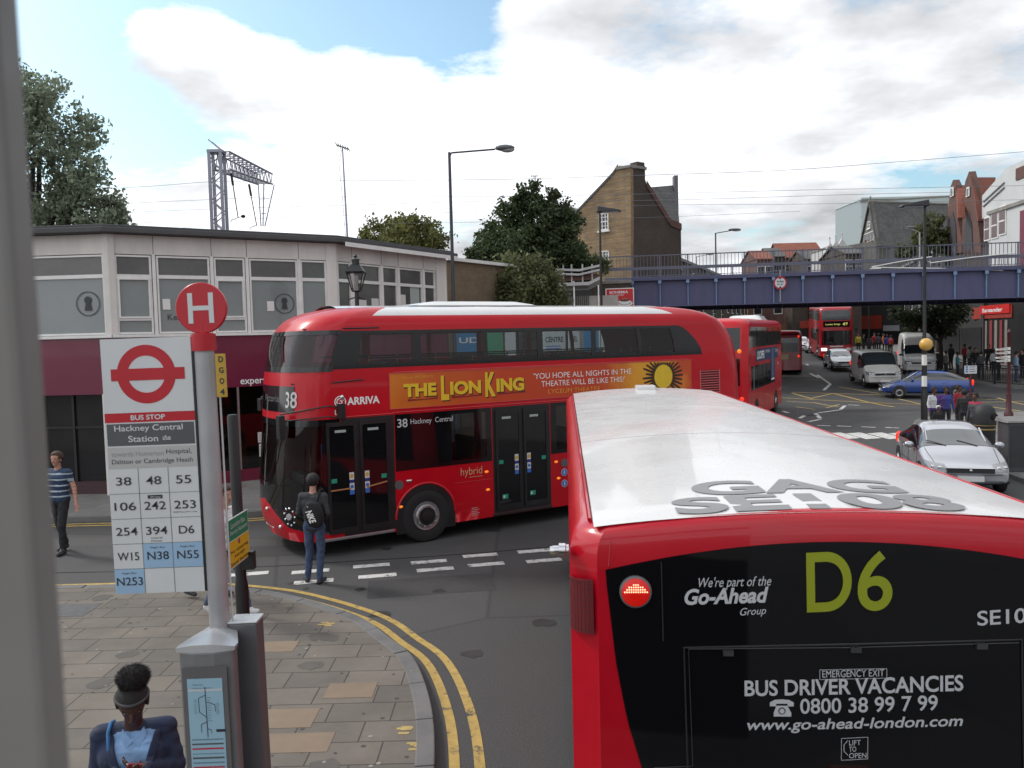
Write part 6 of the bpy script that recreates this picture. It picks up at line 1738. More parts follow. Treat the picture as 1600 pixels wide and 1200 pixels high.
    for key, i_ in idx.items():
        fsel = [tuple(p.vertices) for p in em.polygons if p.material_index == i_]
        if not fsel: continue
        used = sorted({v for f in fsel for v in f}); mp = {v: j for j, v in enumerate(used)}
        m_ = MB()
        off = .006 if key != 'body' else 0
        nv = [em.vertices[v].normal for v in used]
        m_.add([Vector(co[v]) + nv[j] * off for j, v in enumerate(used)], [tuple(mp[v] for v in f) for f in fsel], col if key == 'body' else (SCREEN if key != 'side_window' else CARGL))
        m_.build(key, t, smooth=55)
    from mathutils.bvhtree import BVHTree
    bv = BVHTree.FromPolygons(co, [tuple(p.vertices) for p in em.polygons])
    def on(x, y, z, d, off=.002):
        h = bv.ray_cast(Vector((x, y, z)), Vector(d))
        return h[0] + h[1] * off if h[0] is not None else Vector((x, y, z))
    def cut(m_, P, r=.007):
        if len(P) > 1: m_.tube(P, r, LOUVRE, 5)
    # fittings
    wr = .30 if not big else .34
    for x_, sg in ((.78, 1), (.78, -1), (L - .80, 1), (L - .80, -1)):
        m_ = MB(); arch(m_, x_, sg * (W_ / 2), wr + .055, wr + .02, LOUVRE, sg * .004); m_.build('wheel_arch', t)
        wheel(t, x_, sg * (W_ / 2 + .012), wr, w=.2, outer=sg, hub=wr * .62, bolt=False)
    fz = .62 if not big else .82
    for sg in (1, -1):
        m_ = MB(); LENS = mat('lamp_cover', (.16, .165, .175), .06, var=0, spec=1.0, coat=1.0)
        y0_, y1_ = W_ * .27, W_ * .475
        def LP(u, v):
            y = y0_ + (y1_ - y0_) * u; zz = fz - .075 + (.15 + .05 * u) * v
            return on(-1.0, sg * y, zz, (1, 0, 0), .006)
        m_.grid(LP, 10, 6, LENS)
        for u_ in (.30, .68): c_ = LP(u_, .5); m_.ell(tuple(c_), (.012, .05, .045), CHROME, 12, None, 6)
        m_.build('headlight', t, smooth=60)
        m_ = MB(); m_.ell((L - .06, sg * W_ * .42, .80 if not big else 1.1), (.06, .09, .16), LAMPRED, 12, None, 8); m_.build('tail_light', t, smooth=60)
        m_ = MB(); xm_ = gl[0] + .42; m_.ell((xm_, sg * (W_ / 2 + .09), belt0 + .06), (.07, .11, .075), col if not big else LOUVRE, 14, None, 8); m_.box(xm_ - .02, xm_ + .03, min(sg * (W_ / 2 - .06), sg * (W_ / 2 + .05)), max(sg * (W_ / 2 - .06), sg * (W_ / 2 + .05)), belt0 + .0, belt0 + .03, LOUVRE); m_.build('mirror', t, smooth=50)
    m_ = MB(); m_.box(-.085 if not big else -.08, .02, -W_ * .27, W_ * .27, fz - .08, fz + .02, LOUVRE); m_.tube([(-.09, -W_ * .27, fz + .03), (-.105, 0, fz + .03), (-.09, W_ * .27, fz + .03)], .014, CHROME if not big else LOUVRE, 6); m_.ell((-.10, 0, fz - .02), (.012, .035, .03), CHROME, 10, None, 6); m_.build('grille', t)
    m_ = MB(); m_.box(-.115, -.02, -.26, .26, .36, .47, PLATEW); m_.box(L + .02, L + .07, -.26, .26, .55, .66, MATS['plate_yellow']); m_.build('number_plate', t)
    m_ = MB(); m_.tube([(.10, -W_ * .45, .34), (-.085, -W_ * .3, .33), (-.105, 0, .33), (-.085, W_ * .3, .33), (.10, W_ * .45, .34)], .035, LOUVRE if big or detail else col, 8); m_.tube([(L - .05, -W_ * .45, .45), (L + .05, 0, .45), (L - .05, W_ * .45, .45)], .05, LOUVRE, 8); m_.build('bumper_trim', t, smooth=50)
    if detail:
        m_ = MB()
        for sg in (1, -1):
            cut(m_, [on(x, sg * W_ * (.36 + .05 * min(1, x)), 3, (0, 0, -1), .0) for x in np.linspace(.16, gl[0] - .06, 9)])
            for xd in ((1.12, 2.15, 3.0) if not big else (1.0, 2.05)):
                cut(m_, [on(xd, sg * 2, z, (0, -sg, 0), .0) for z in np.linspace(.32, belt0 - .02, 8)])
            cut(m_, [on(x, sg * 2, .33, (0, -sg, 0), .0) for x in np.linspace(1.12, 3.0 if not big else 2.05, 8)])
            for xd in ((1.95, 2.85) if not big else (1.9,)):
                c_ = on(xd, sg * 2, belt0 - .12, (0, -sg, 0), .012); m_.ell(tuple(c_), (.09, .014, .016), col if not big else LOUVRE, 10, None, 6)
            cut(m_, [on(x, sg * 2, .52, (0, -sg, 0), .0) for x in np.linspace(1.15, L - 1.2, 10)], .012)
        cut(m_, [on(-1, y, .50 if not big else .62, (1, 0, 0), .0) for y in np.linspace(-W_ * .44, W_ * .44, 13)], .006)
        m_.build('shut_lines', t, smooth=50)
        m_ = MB()
        for sg in (1, -1):
            m_.tube([(gl[0] + .05, sg * W_ * .36, top[4][1] + .0), (scr[1], sg * W_ * .335, top[5][1] - .03)], .022, col, 6)
        m_.build('pillar', t, smooth=50)
        m_ = MB()
        for k in (-.35, .30): m_.tube([(scr[0] - .02, k - .05, top[4][1] + .035), (scr[0] + .16, k + .34, top[4][1] + .135)], .011, LOUVRE, 6)
        m_.build('wiper', t)
    return t
SILV = mat('silver_paint', (.43, .44, .47), .22, metal=.55, coat=.9, var=.04)
SILV2 = mat('silver_blue_paint', (.40, .44, .47), .25, metal=.5, coat=.8, var=.05)
BLUEP = mat('blue_car_paint', (.012, .055, .26), .22, metal=.25, coat=1.0, var=.05)
VANW = mat('van_white', (.60, .60, .59), .38, coat=.4, var=.10, vscale=1.2)
VANG = mat('van_dirty_white', (.46, .45, .43), .4, coat=.3, var=.14, vscale=1.2)
cs = car('silver saloon car with a reflective windscreen parked at the right hand kerb', (9.95, 17.75, 0), R(73.7), SILV, 4.35, 1.74, 1.45, 'saloon')
cb = car('blue hatchback car crossing the yellow box junction', (19.75, 43.7, g(43.4)), R(-19.5), BLUEP, 4.25, 1.70, 1.42, 'hatch', name='hatchback_car')
car('dirty white panel van with a dark bonnet grille coming under the bridge', (21.3, 46.7, g(48.5)), R(79.3), VANG, 4.9, 1.98, 1.98, 'van', name='panel_van', cat='van', tilt=R(-2.5))
car('tall white high roofed van behind the dirty white van', (26.5, 53.0, g(55)), R(70), VANW, 5.6, 2.0, 2.62, 'highvan', name='panel_van', cat='van', tilt=R(-2.5))
car('small silver car half hidden behind the dirty white van', (23.4, 57.5, g(59)), R(79), SILV2, 3.9, 1.66, 1.45, 'hatch', name='hatchback_car', tilt=R(-2.5))
car('small white car far up the street left of the oncoming bus', (29.6, 83.5, g(84)), R(72), VANW, 3.9, 1.68, 1.48, 'hatch', detail=False, name='hatchback_car')
car('grey car in front of the far white car, left of the oncoming bus', (28.6, 77.0, g(78)), R(72), SILV2, 4.1, 1.70, 1.45, 'hatch', detail=False, name='hatchback_car')

# ------------------------------------------------------------------ people
def skin_m(n, c): return mat(n, c, .5, var=.08, vscale=20)
SK1 = skin_m('skin_fair', (.42, .22, .16)); SK2 = skin_m('skin_brown', (.10, .045, .028)); SK3 = skin_m('skin_dark', (.065, .03, .02))
HAIRB = mat('hair_dark', (.012, .010, .010), .75, var=.4, vscale=60, bump=.8, bscale=200); HAIRBR = mat('hair_brown', (.05, .025, .015), .7, var=.4, vscale=60, bump=.8, bscale=200)
def cloth(n, c, **k): return mat(n, c, .85, var=.25, vscale=9, bump=.8, bscale=13, **k)
JEAN = cloth('blue_denim', (.045, .072, .14)); DKTR = cloth('dark_trousers', (.016, .017, .021)); SHOE = mat('trainer_dark', (.03, .03, .034), .6, var=.2); SHOEW = mat('trainer_white', (.5, .5, .5), .6, var=.1)

def capsule(a, b, ra, rb, n=14):
    a, b = Vector(a), Vector(b); d = b - a
    L_ = max(d.length, 1e-4); d = d / L_
    u = d.cross(Vector((0, 0, 1)) if abs(d.z) < .9 else Vector((1, 0, 0))).normalized(); w = d.cross(u)
    prof = [(ra * math.sin(t), -ra * math.cos(t)) for t in np.linspace(0.02, PI / 2, 5)] + [(rb * math.sin(t), L_ + -rb * math.cos(t)) for t in np.linspace(PI / 2, PI - .02, 5)]
    vs = []; fs = []
    for r, h in prof:
        for k in range(n):
            t = 2 * PI * k / n; vs.append(a + d * h + (u * math.cos(t) + w * math.sin(t)) * r)
    m_ = len(prof)
    for i in range(m_ - 1):
        for k in range(n): fs.append((i * n + k, i * n + (k + 1) % n, (i + 1) * n + (k + 1) % n, (i + 1) * n + k))
    fs.append(tuple(range(n))[::-1]); fs.append(tuple((m_ - 1) * n + k for k in range(n)))
    return vs, fs

def person(name_label, loc, rz, J=None, top=None, legs=None, shoes=None, skin=SK1, hair=None, hstyle='short', H_=1.75, vox=.012, sleeve=1.0, fingers=False, build=1.0, coat_len=None, headturn=(0, 0), topfn=None, group=None, far=False, female=False, shirt=None):
    """stands at loc facing local -y; J overrides joints of a 1.75 m figure"""
    s = H_ / 1.75
    j = dict(hipL=(.095, 0, .93), hipR=(-.095, 0, .93), kneeL=(.10, -.02, .50), kneeR=(-.10, -.02, .50), ankL=(.105, .02, .085), ankR=(-.105, .02, .085),
             toeL=(.125, -.14, .035), toeR=(-.125, -.14, .035), waist=(0, 0, 1.08), chest=(0, -.005, 1.30), neck=(0, .005, 1.47), head=(0, -.015, 1.635),
             shL=(.185, .01, 1.415), shR=(-.185, .01, 1.415), elL=(.245, .03, 1.14), elR=(-.245, .03, 1.14), wrL=(.255, -.06, .90), wrR=(-.255, -.06, .90), fdL=(0, -.1, -1), fdR=(0, -.1, -1))
    if J: j.update(J)
    j = {k: Vector(v) for k, v in j.items()}
    prims = []
    def cap(a, b, ra, rb, m_): prims.append((Vector(a), Vector(b), ra * (build if m_ not in (skin,) else 1), rb * (build if m_ not in (skin,) else 1), m_))
    hipc = (j['hipL'] + j['hipR']) / 2
    fwd = Vector((0, -1, 0))
    # legs
    for sd_ in 'LR':
        cap(j['hip' + sd_], j['knee' + sd_], .088, .062, legs); cap(j['knee' + sd_], j['ank' + sd_] + Vector((0, 0, .02)), .064, .050, legs)
        heel = j['ank' + sd_] + Vector((0, .025, -.045)); cap(heel, j['toe' + sd_], .042, .036, shoes); cap(j['ank' + sd_] + Vector((0, 0, -.02)), (heel + j['toe' + sd_]) / 2 + Vector((0, 0, .02)), .042, .036, shoes)
    sx = (j['hipL'] - j['hipR']).normalized()
    cap(hipc + sx * .065 + Vector((0, .01, .02)), hipc - sx * .065 + Vector((0, .01, .02)), .108, .108, legs)
    # torso
    w = j['waist']; c = j['chest']; tx = (j['shL'] - j['shR']).normalized()
    low = coat_len if coat_len is not None else .98
    hb = hipc.lerp(w, max(0, min(1, (low - hipc.z) / max(.01, w.z - hipc.z))))
    cap(hb + tx * .06, hb - tx * .06, .112, .112, top)
    cap(w + tx * .058, w - tx * .058, .108, .108, top)
    cap(w.lerp(c, .5) + tx * .072, w.lerp(c, .5) - tx * .072, .110, .110, top)
    cap(c + tx * .085 + fwd * (.03 if female else .0), c - tx * .085 + fwd * (.03 if female else 0), .116, .116, top)
    cap(c + tx * .09 + Vector((0, .01, .08)), c - tx * .09 + Vector((0, .01, .08)), .085, .085, top)
    cap(j['shL'], j['shR'], .064, .064, top)
    cap(j['neck'] + Vector((0, 0, -.05)) + tx * .07, j['neck'] + Vector((0, 0, -.05)) - tx * .07, .05, .05, top)
    # head
    hd = j['head']; up = (hd - j['neck']).normalized()
    cap(j['neck'] + Vector((0, 0, -.02)), hd - up * .05, .053, .052, skin)
    hf = Matrix.Rotation(headturn[0], 3, 'Z') @ Matrix.Rotation(headturn[1], 3, 'X') @ fwd
    hu = Matrix.Rotation(headturn[0], 3, 'Z') @ Matrix.Rotation(headturn[1], 3, 'X') @ Vector((0, 0, 1)); hx = hf.cross(hu)
    cap(hd + hu * .040 - hf * .012, hd + hu * .040 + hf * .018, .082, .080, skin)
    cap(hd + hf * .030 - hu * .02, hd + hf * .045 - hu * .075, .064, .036, skin)
    cap(hd + hf * .098 + hu * .012, hd + hf * .112 - hu * .022, .010, .014, skin)          # nose
    for q in (1, -1): cap(hd + hx * .078 * q + hu * .012 - hf * .012, hd + hx * .080 * q - hu * .022 - hf * .008, .016, .012, skin)   # ears
    # arms
    for sd_ in 'LR':
        sh_, el, wr = j['sh' + sd_], j['el' + sd_], j['wr' + sd_]
        cap(sh_, sh_.lerp(el, .5), .058, .050, top)
        m2 = top if sleeve > .6 else skin
        cap(sh_.lerp(el, .5), el, .050 if m2 is top else .043, .044 if m2 is top else .040, m2)
        m3 = top if sleeve > .9 else skin
        cap(el, wr, .045 if m3 is top else .040, .037 if m3 is top else .027, m3)
        fd = j['fd' + sd_].normalized(); sgn = 1 if sd_ == 'L' else -1
        side = fd.cross(Vector((0, 0, 1)) if abs(fd.z) < .9 else Vector((0, -1, 0))).normalized()
        pc = wr + fd * .045
        cap(wr, wr + fd * .03, .027, .030, skin)
        if fingers:
            nrm = side.cross(fd)
            cap(wr + fd * .03 + side * .022, wr + fd * .085 + side * .026, .017, .015, skin); cap(wr + fd * .03 - side * .022, wr + fd * .085 - side * .026, .017, .015, skin); cap(wr + fd * .03, wr + fd * .09, .018, .016, skin)
            for k, (o_, ln) in enumerate(((-.033, .062), (-.011, .075), (.011, .080), (.032, .070))):
                b0 = wr + fd * .092 + side * o_; b1 = b0 + fd * ln * .55 + nrm * .018 * (1 if nrm.dot(fwd) < 0 else -1); b2 = b1 + fd * ln * .3 + nrm * .034 * (1 if nrm.dot(fwd) < 0 else -1)
                cap(b0, b1, .0100, .0090, skin); cap(b1, b2, .0092, .0078, skin)
            tb = wr + fd * .035 + side * .032 * -sgn
            cap(tb, tb + fd * .035 + side * .022 * -sgn, .013, .011, skin); cap(tb + fd * .035 + side * .022 * -sgn, tb + fd * .062 + side * .018 * -sgn, .0105, .0085, skin)
        else:
            cap(wr + fd * .03, wr + fd * .09, .034, .026, skin)
            if not far:
                for o_ in (-.025, -.008, .009, .025): cap(wr + fd * .09 + side * o_, wr + fd * .155 + side * o_ * 1.1 + Vector((0, -.012, 0)), .0105, .009, skin)
                cap(wr + fd * .04 + side * .02 * -sgn, wr + fd * .095 + side * .045 * -sgn, .013, .010, skin)
    mbv, mbf = [], []
    for a, b, ra, rb, m_ in prims:
        vs, fs = capsule(a, b, ra, rb); o_ = len(mbv); mbv += vs; mbf += [tuple(i + o_ for i in f) for f in fs]
    me = bpy.data.meshes.new('figure'); me.from_pydata([tuple(v * s) for v in mbv], [], mbf)
    o = bpy.data.objects.new('figure', me); COL.objects.link(o)
    md = o.modifiers.new('r', 'REMESH'); md.mode = 'VOXEL'; md.voxel_size = vox
    m2 = o.modifiers.new('s', 'SMOOTH'); m2.factor = .5; m2.iterations = 3 if not fingers else 2
    dg = bpy.context.evaluated_depsgraph_get(); em = bpy.data.meshes.new_from_object(o.evaluated_get(dg)); bpy.data.objects.remove(o)
    em.name = 'body'
    if not far:
        nv_ = len(em.vertices); co_ = np.empty(nv_ * 3); em.vertices.foreach_get('co', co_); co_ = co_.reshape(-1, 3)
        no_ = np.empty(nv_ * 3); em.vertices.foreach_get('normal', no_); no_ = no_.reshape(-1, 3)
        x, y, z = co_.T
        fold = (.0050 * np.sin(21 * z + 13 * x + 2.5 * np.sin(9 * x + 5 * y)) * np.sin(11 * x - 14 * y + 6 * z) + .0035 * np.sin(47 * z + 31 * x * np.sin(5 * z) + 17 * y) * np.sin(23 * x + 29 * y))
        ok_ = (z < j['neck'].z * s - .02) & (z > .12)
        for w_ in ('wrL', 'wrR'): ok_ &= np.linalg.norm(co_ - np.array(j[w_] * s), axis=1) > .13
        em.vertices.foreach_set('co', (co_ + no_ * (fold * ok_)[:, None]).reshape(-1)); em.update()
    n = len(em.polygons); cen = np.empty(n * 3); em.polygons.foreach_get('center', cen); cen = cen.reshape(-1, 3) / s
    best = np.full(n, 1e9); mi = np.zeros(n, int); ml = []
    for a, b, ra, rb, m_ in prims:
        if m_ not in ml: ml.append(m_)
        A = np.array(a); d = np.array(b) - A; t = np.clip(((cen - A) @ d) / max(1e-9, d @ d), 0, 1)
        dist = np.linalg.norm(cen - (A + t[:, None] * d), axis=1) - (ra + (rb - ra) * t)
        sel = dist < best; best[sel] = dist[sel]; mi[sel] = ml.index(m_)
    if topfn:
        ti = ml.index(top)
        for m_, fn in topfn:
            ml.append(m_); k = len(ml) - 1
            for i in np.nonzero(mi == ti)[0]:
                if fn(cen[i]): mi[i] = k
    for m_ in ml: em.materials.append(m_)
    em.polygons.foreach_set('material_index', mi.astype(np.int32)); em.polygons.foreach_set('use_smooth', [True] * n)
    t = thing('person', name_label, 'person', loc, rz, group)
    ob = bpy.data.objects.new('body', em); COL.objects.link(ob); ob.parent = t
    t['_h'] = 0; del t['_h']
    fr = Matrix((( hx.x, -hf.x, hu.x), (hx.y, -hf.y, hu.y), (hx.z, -hf.z, hu.z))).to_4x4()
    HM = Matrix.Scale(s, 4) @ Matrix.Translation(hd) @ fr      # head frame: +x its left.., -y face, +z crown
    if not far:
        m_ = MB()
        for q in (1, -1):
            m_.ell((.031 * q, -.079, .018), (.013, .007, .006), mat('eye_white', (.5, .48, .46), .3, var=0), 10, HM, 6); m_.ell((.031 * q, -.0835, .018), (.006, .005, .006), BLACKR, 8, HM, 6)
            m_.ell((.031 * q, -.083, .038), (.020, .008, .004), hair or HAIRB, 8, HM, 5)
        m_.build('eyes', t, smooth=60)
        m_ = MB(); m_.ell((0, -.088, -.050), (.022, .008, .006), mat('lips_' + skin.name, tuple(x * f for x, f in zip((.42, .22, .16) if skin is SK1 else (.10, .045, .03), (.8, .5, .55))), .5, var=0), 12, HM, 6); m_.build('mouth', t, smooth=60)
    if hair:
        m_ = MB()
        n_, k_ = 22, 14
        def P(u, v):
            ph = PI * (1 - v) * .98 + .01; th = 2 * PI * u
            x, y, z = math.sin(ph) * math.cos(th), math.sin(ph) * math.sin(th), math.cos(ph)
            r = 1 + .03 * math.sin(9 * th + 5 * ph) + random.uniform(-.02, .02)
            return Vector((x * .092 * r, y * .103 * r + .006, z * .098 * r + .048))
        vs = [P(i / n_, q / k_) for q in range(k_ + 1) for i in range(n_)]
        fs = []
        for q in range(k_):
            for i in range(n_):
                f = (q * n_ + i, q * n_ + (i + 1) % n_, (q + 1) * n_ + (i + 1) % n_, (q + 1) * n_ + i)
                cx = sum((vs[a] for a in f), Vector()) / 4
                line = .082 if cx.y < -.045 else (.03 if cx.y < .0 else (-.035 if hstyle != 'long' else -.09))
                if cx.z > line: fs.append(f)
        m_.add(vs, fs, hair, HM); 
        ho = m_.build('hair', t, smooth=70)
        sm = ho.modifiers.new('thick', 'SOLIDIFY'); sm.thickness = .012
    return t, HM, s, j

# the young man with the rucksack, back to the window
NAVYT = cloth('charcoal_sweater', (.034, .036, .040))
p = at_z(500, 911, 0)
yt, HM_, s_, j_ = person('young man in charcoal sweater and blue jeans with a black rucksack, seen from behind', (p.x - .06, p.y + .02, 0), R(172), dict(
    kneeL=(.105, -.03, .50), kneeR=(-.09, -.01, .50), ankL=(.15, -.03, .085), ankR=(-.075, .05, .085), toeL=(.25, -.15, .035), toeR=(-.10, -.12, .035),
    elL=(.25, .03, 1.15), elR=(-.25, .06, 1.15), wrL=(.16, -.17, 1.06), wrR=(-.13, -.18, 1.04), fdL=(-.7, -.6, .1), fdR=(.7, -.6, .1)), NAVYT, JEAN, SHOE, SK1, HAIRB, H_=1.68, vox=.012, build=1.03, coat_len=.94)
rk = thing('rucksack', 'black rucksack with white lettering on the young man\'s back', 'bag', yt.location, yt.rotation_euler.z)
mb = MB()
BAGM = cloth('rucksack_fabric', (.010, .010, .011))
def bag(u, v):
    th = 2 * PI * u; z = v
    prof = math.sin(PI * min(1, max(0, v))) ** .35 if 0 < v < 1 else 0
    x = math.copysign(abs(math.cos(th)) ** .6, math.cos(th)) * .145 * prof; y = math.copysign(abs(math.sin(th)) ** .6, math.sin(th)) * .085 * prof
    return Vector((-.055 + x - .05 * (1 - v), .185 + y, .90 + .42 * v))
mb.grid(bag, 28, 16, BAGM); mb.build('pack', rk, smooth=70)
mb = MB()
mb.tube([(-.10, .12, 1.30), (-.13, .06, 1.45), (-.14, -.03, 1.465), (-.15, -.115, 1.38), (-.17, -.10, 1.22), (-.15, .08, 1.03)], .017, BAGM, 8)
mb.build('strap', rk, smooth=60)
mb = MB()
mb.text('NIKE', (.02, .281, 1.17), (-.36, 0, -.93), (-.93, 0, .36), .20, .105, WHITE, .004, bold=.03, shear=.2)
mb.rect((.0, .262, 1.24), (-1, 0, 0), EZ, .02, .01, WHITE, .004)
mb.build('lettering', rk)

# man in the striped polo shirt
POLO = cloth('polo_navy', (.022, .045, .095)); PST = cloth('polo_stripe', (.36, .42, .46))
p = at_z(98, 865, 0)
person('man in navy and white striped polo shirt and dark trousers crossing the road', (p.x - .03, p.y + .05, 0), R(-12), dict(
    hipL=(.09, 0, .93), kneeL=(.10, -.10, .51), ankL=(.09, -.08, .09), toeL=(.12, -.24, .035), kneeR=(-.08, .05, .51), ankR=(-.09, .18, .12), toeR=(-.11, .05, .04),
    elL=(.27, .04, 1.14), wrL=(.33, .0, .89), fdL=(.15, -.1, -1), elR=(-.25, .02, 1.14), wrR=(-.16, -.20, 1.10), fdR=(.5, -.7, -.1)), POLO, DKTR, SHOE, SK1, HAIRBR, H_=1.84, vox=.011, sleeve=.5, build=1.08,
    topfn=[(PST, lambda c: any(abs(c[2] - z0) < .011 for z0 in (1.01, 1.10, 1.20, 1.30, 1.40)) or (abs(c[0]) > .2 and abs(c[2] - 1.275) < .012))])

# two people walking behind the flag and post
WHT = cloth('white_top', (.55, .54, .54)); PINKT = cloth('pink_top', (.5, .30, .32)); GREYB = cloth('grey_denim', (.06, .09, .14))
p = at_z(352, 962, .11)
person('brown haired youth in white top and blue jeans walking behind the bus stop post', (p.x + .05, p.y, .11), R(68), dict(
    kneeL=(.09, -.16, .53), ankL=(.09, -.25, .10), toeL=(.10, -.40, .07), kneeR=(-.09, .10, .50), ankR=(-.09, .28, .16), toeR=(-.09, .17, .05), wrL=(.24, .16, .93), wrR=(-.26, -.20, .96)), WHT, GREYB, SHOEW, SK1, HAIRBR, H_=1.72, vox=.013, sleeve=.5)
p = at_z(313, 932, .11)
person('walker in pink top and dark trousers mostly hidden by the route flag', (p.x + .08, p.y, .11), R(75), dict(
    kneeL=(.09, -.16, .53), ankL=(.09, -.22, .09), toeL=(.10, -.37, .04), kneeR=(-.09, .08, .50), ankR=(-.09, .24, .14), toeR=(-.09, .12, .05)), PINKT, DKTR, SHOE, SK1, HAIRB, H_=1.70, vox=.015, sleeve=.5)

# woman with the hair puff looking down at her phone
BLZ = cloth('navy_blazer', (.016, .024, .055)); SHB = cloth('pale_blue_shirt', (.20, .34, .56))
hp = at_y(203, 1108, 4.62)
Hw = 1.66
wt, HMw, sw, jw = person('woman in navy blazer with a large hair puff looking down at her phone', (hp.x + .0, 4.66, .13), R(14), dict(
    head=(.012, -.065, 1.615), neck=(0, -.005, 1.47), elL=(.245, -.04, 1.18), elR=(-.235, -.02, 1.16), wrL=(.11, -.20, 1.275), wrR=(-.045, -.235, 1.25), fdL=(-.80, -.30, .25), fdR=(.75, -.35, .30)),
    BLZ, DKTR, SHOE, SK3, None, H_=Hw, vox=.0075, fingers=True, headturn=(R(6), R(26)), female=True, build=1.05, coat_len=.88,
    topfn=[(SHB, lambda c: c[1] < -.055 and c[2] > 1.06 and abs(c[0] - .012) < .016 + .11 * max(0, (c[2] - 1.08)) / .36)])
# hair: drawn back, headband, big puff of curls
mb = MB()
n_, k_ = 24, 14
def P(u, v):
    ph = PI * (1 - v) * .98 + .01; th = 2 * PI * u
    return Vector((math.sin(ph) * math.cos(th) * .089, math.sin(ph) * math.sin(th) * .102 + .006, math.cos(ph) * .095 + .046))
vs = [P(i / n_, q / k_) for q in range(k_ + 1) for i in range(n_)]; fs = []
for q in range(k_):
    for i in range(n_):
        f = (q * n_ + i, q * n_ + (i + 1) % n_, (q + 1) * n_ + (i + 1) % n_, (q + 1) * n_ + i); cx = sum((vs[a] for a in f), Vector()) / 4
        if cx.z > (.078 if cx.y < -.04 else (.02 if cx.y < .01 else -.03)): fs.append(f)
mb.add(vs, fs, HAIRB, HMw); o_ = mb.build('hair', wt, smooth=70); md = o_.modifiers.new('thick', 'SOLIDIFY'); md.thickness = .008
mb = MB()
c0 = Vector((-.012, .050, .165))
for k in range(5200):
    d = Vector((random.gauss(0, 1), random.gauss(0, 1), random.gauss(0, 1))).normalized()
    rr = random.uniform(.80, 1.0) * (1 + .08 * math.sin(d.x * 7 + 1) * math.sin(d.z * 6))
    q = c0 + Vector((d.x * .092, d.y * .08, d.z * .070)) * rr
    t1 = d.cross(Vector((random.gauss(0, 1), random.gauss(0, 1), random.gauss(0, 1)))).normalized(); ln = random.uniform(.008, .020)
    p1, p2 = q + (d * .8 + t1 * .7) * ln * .6, q + (d * .9 - t1 * .4) * ln * 1.2
    wv = d.cross(t1) * .0011
    mb.add([q - wv, q + wv, p1 + wv, p1 - wv, p2], [(0, 1, 2, 3), (3, 2, 4)], HAIRB, T=HMw)
mb.ell(tuple(c0), (.088, .076, .066), HAIRB, 18, HMw, 12)
mb.build('hair_puff', wt, smooth=80)
mb = MB()
ring = []
for k in range(25):
    t_ = 2 * PI * k / 24; ring.append(Vector((math.cos(t_) * .091, math.sin(t_) * .104 + .006, .072 - .018 * math.sin(t_))))
mb.tube([HMw @ v for v in ring], .009, mat('headband_grey', (.05, .05, .055), .7), 6, cap=False); mb.build('headband', wt, smooth=60)
mb = MB()
a_ = Vector((-.115, -.075, 1.50)) * sw
mb.tube([Vector((-.125, .06, 1.47)) * sw, Vector((-.13, .0, 1.487)) * sw, Vector((-.132, -.07, 1.455)) * sw, Vector((-.12, -.122, 1.36)) * sw, Vector((-.11, -.130, 1.2)) * sw, Vector((-.12, -.12, 1.05)) * sw], .011, cloth('strap_blue', (.03, .13, .30)), 8)
mb.build('bag_strap', wt, smooth=60)
from mathutils.bvhtree import BVHTree
_bd = [c for c in bpy.data.objects if c.parent == wt and c.name.startswith('body')][0].data
_bv = BVHTree.FromPolygons([v.co.copy() for v in _bd.vertices], [tuple(p.vertices) for p in _bd.polygons])
def onbody(x, z, off):
    h = _bv.ray_cast(Vector((x * sw, -1, z * sw)), Vector((0, 1, 0)))
    return (h[0] + Vector((0, -off, 0))) if h[0] is not None else Vector((x * sw, -.1, z * sw))
for q in (1, -1):
    mb = MB()
    def LPL(u, v):
        z = 1.06 + .375 * v
        x = .012 + q * (.010 + .108 * max(0, z - 1.08) / .36)
        wd = .050 * (1 - .35 * abs(v - .72) / .72) * (1 if v < .9 else .8)
        return onbody(x + q * wd * u, z, .009 - .004 * u)
    mb.grid(LPL, 4, 16, BLZ)
    o_ = mb.build('lapel', wt, smooth=60); md = o_.modifiers.new('thick', 'SOLIDIFY'); md.thickness = .006
mb = MB()
for k in range(4): mb.ell(tuple(onbody(.012, 1.14 + .07 * k, .003)), (.006, .003, .006), SIGNW, 8, None, 5)
mb.build('buttons', wt)
mb = MB()
for q in (1, -1):
    mb.add([Vector(v) * sw for v in ((.012, -.112, 1.405), (.012 + .06 * q, -.078, 1.475), (.012 + .072 * q, -.092, 1.43), (.012 + .035 * q, -.124, 1.37))], [(0, 1, 2, 3)] if q == 1 else [(3, 2, 1, 0)], SHB)
o_ = mb.build('collar', wt); md = o_.modifiers.new('thick', 'SOLIDIFY'); md.thickness = .006
ph = thing('mobile_phone', 'red phone held in the hands of the woman in the navy blazer', 'phone', wt.location, wt.rotation_euler.z)
mb = MB(); T = Matrix.Translation(Vector((.035, -.262, 1.30)) * sw) @ Matrix.Rotation(R(35), 4, 'X') @ Matrix.Rotation(R(20), 4, 'Y')
mb.box(-.036, .036, -.005, .005, -.07, .07, mat('phone_red', (.25, .02, .03), .3), T); mb.box(-.032, .032, .005, .0055, -.06, .06, BLACKG, T)
mb.build('phone_body', ph, bevel=.003)

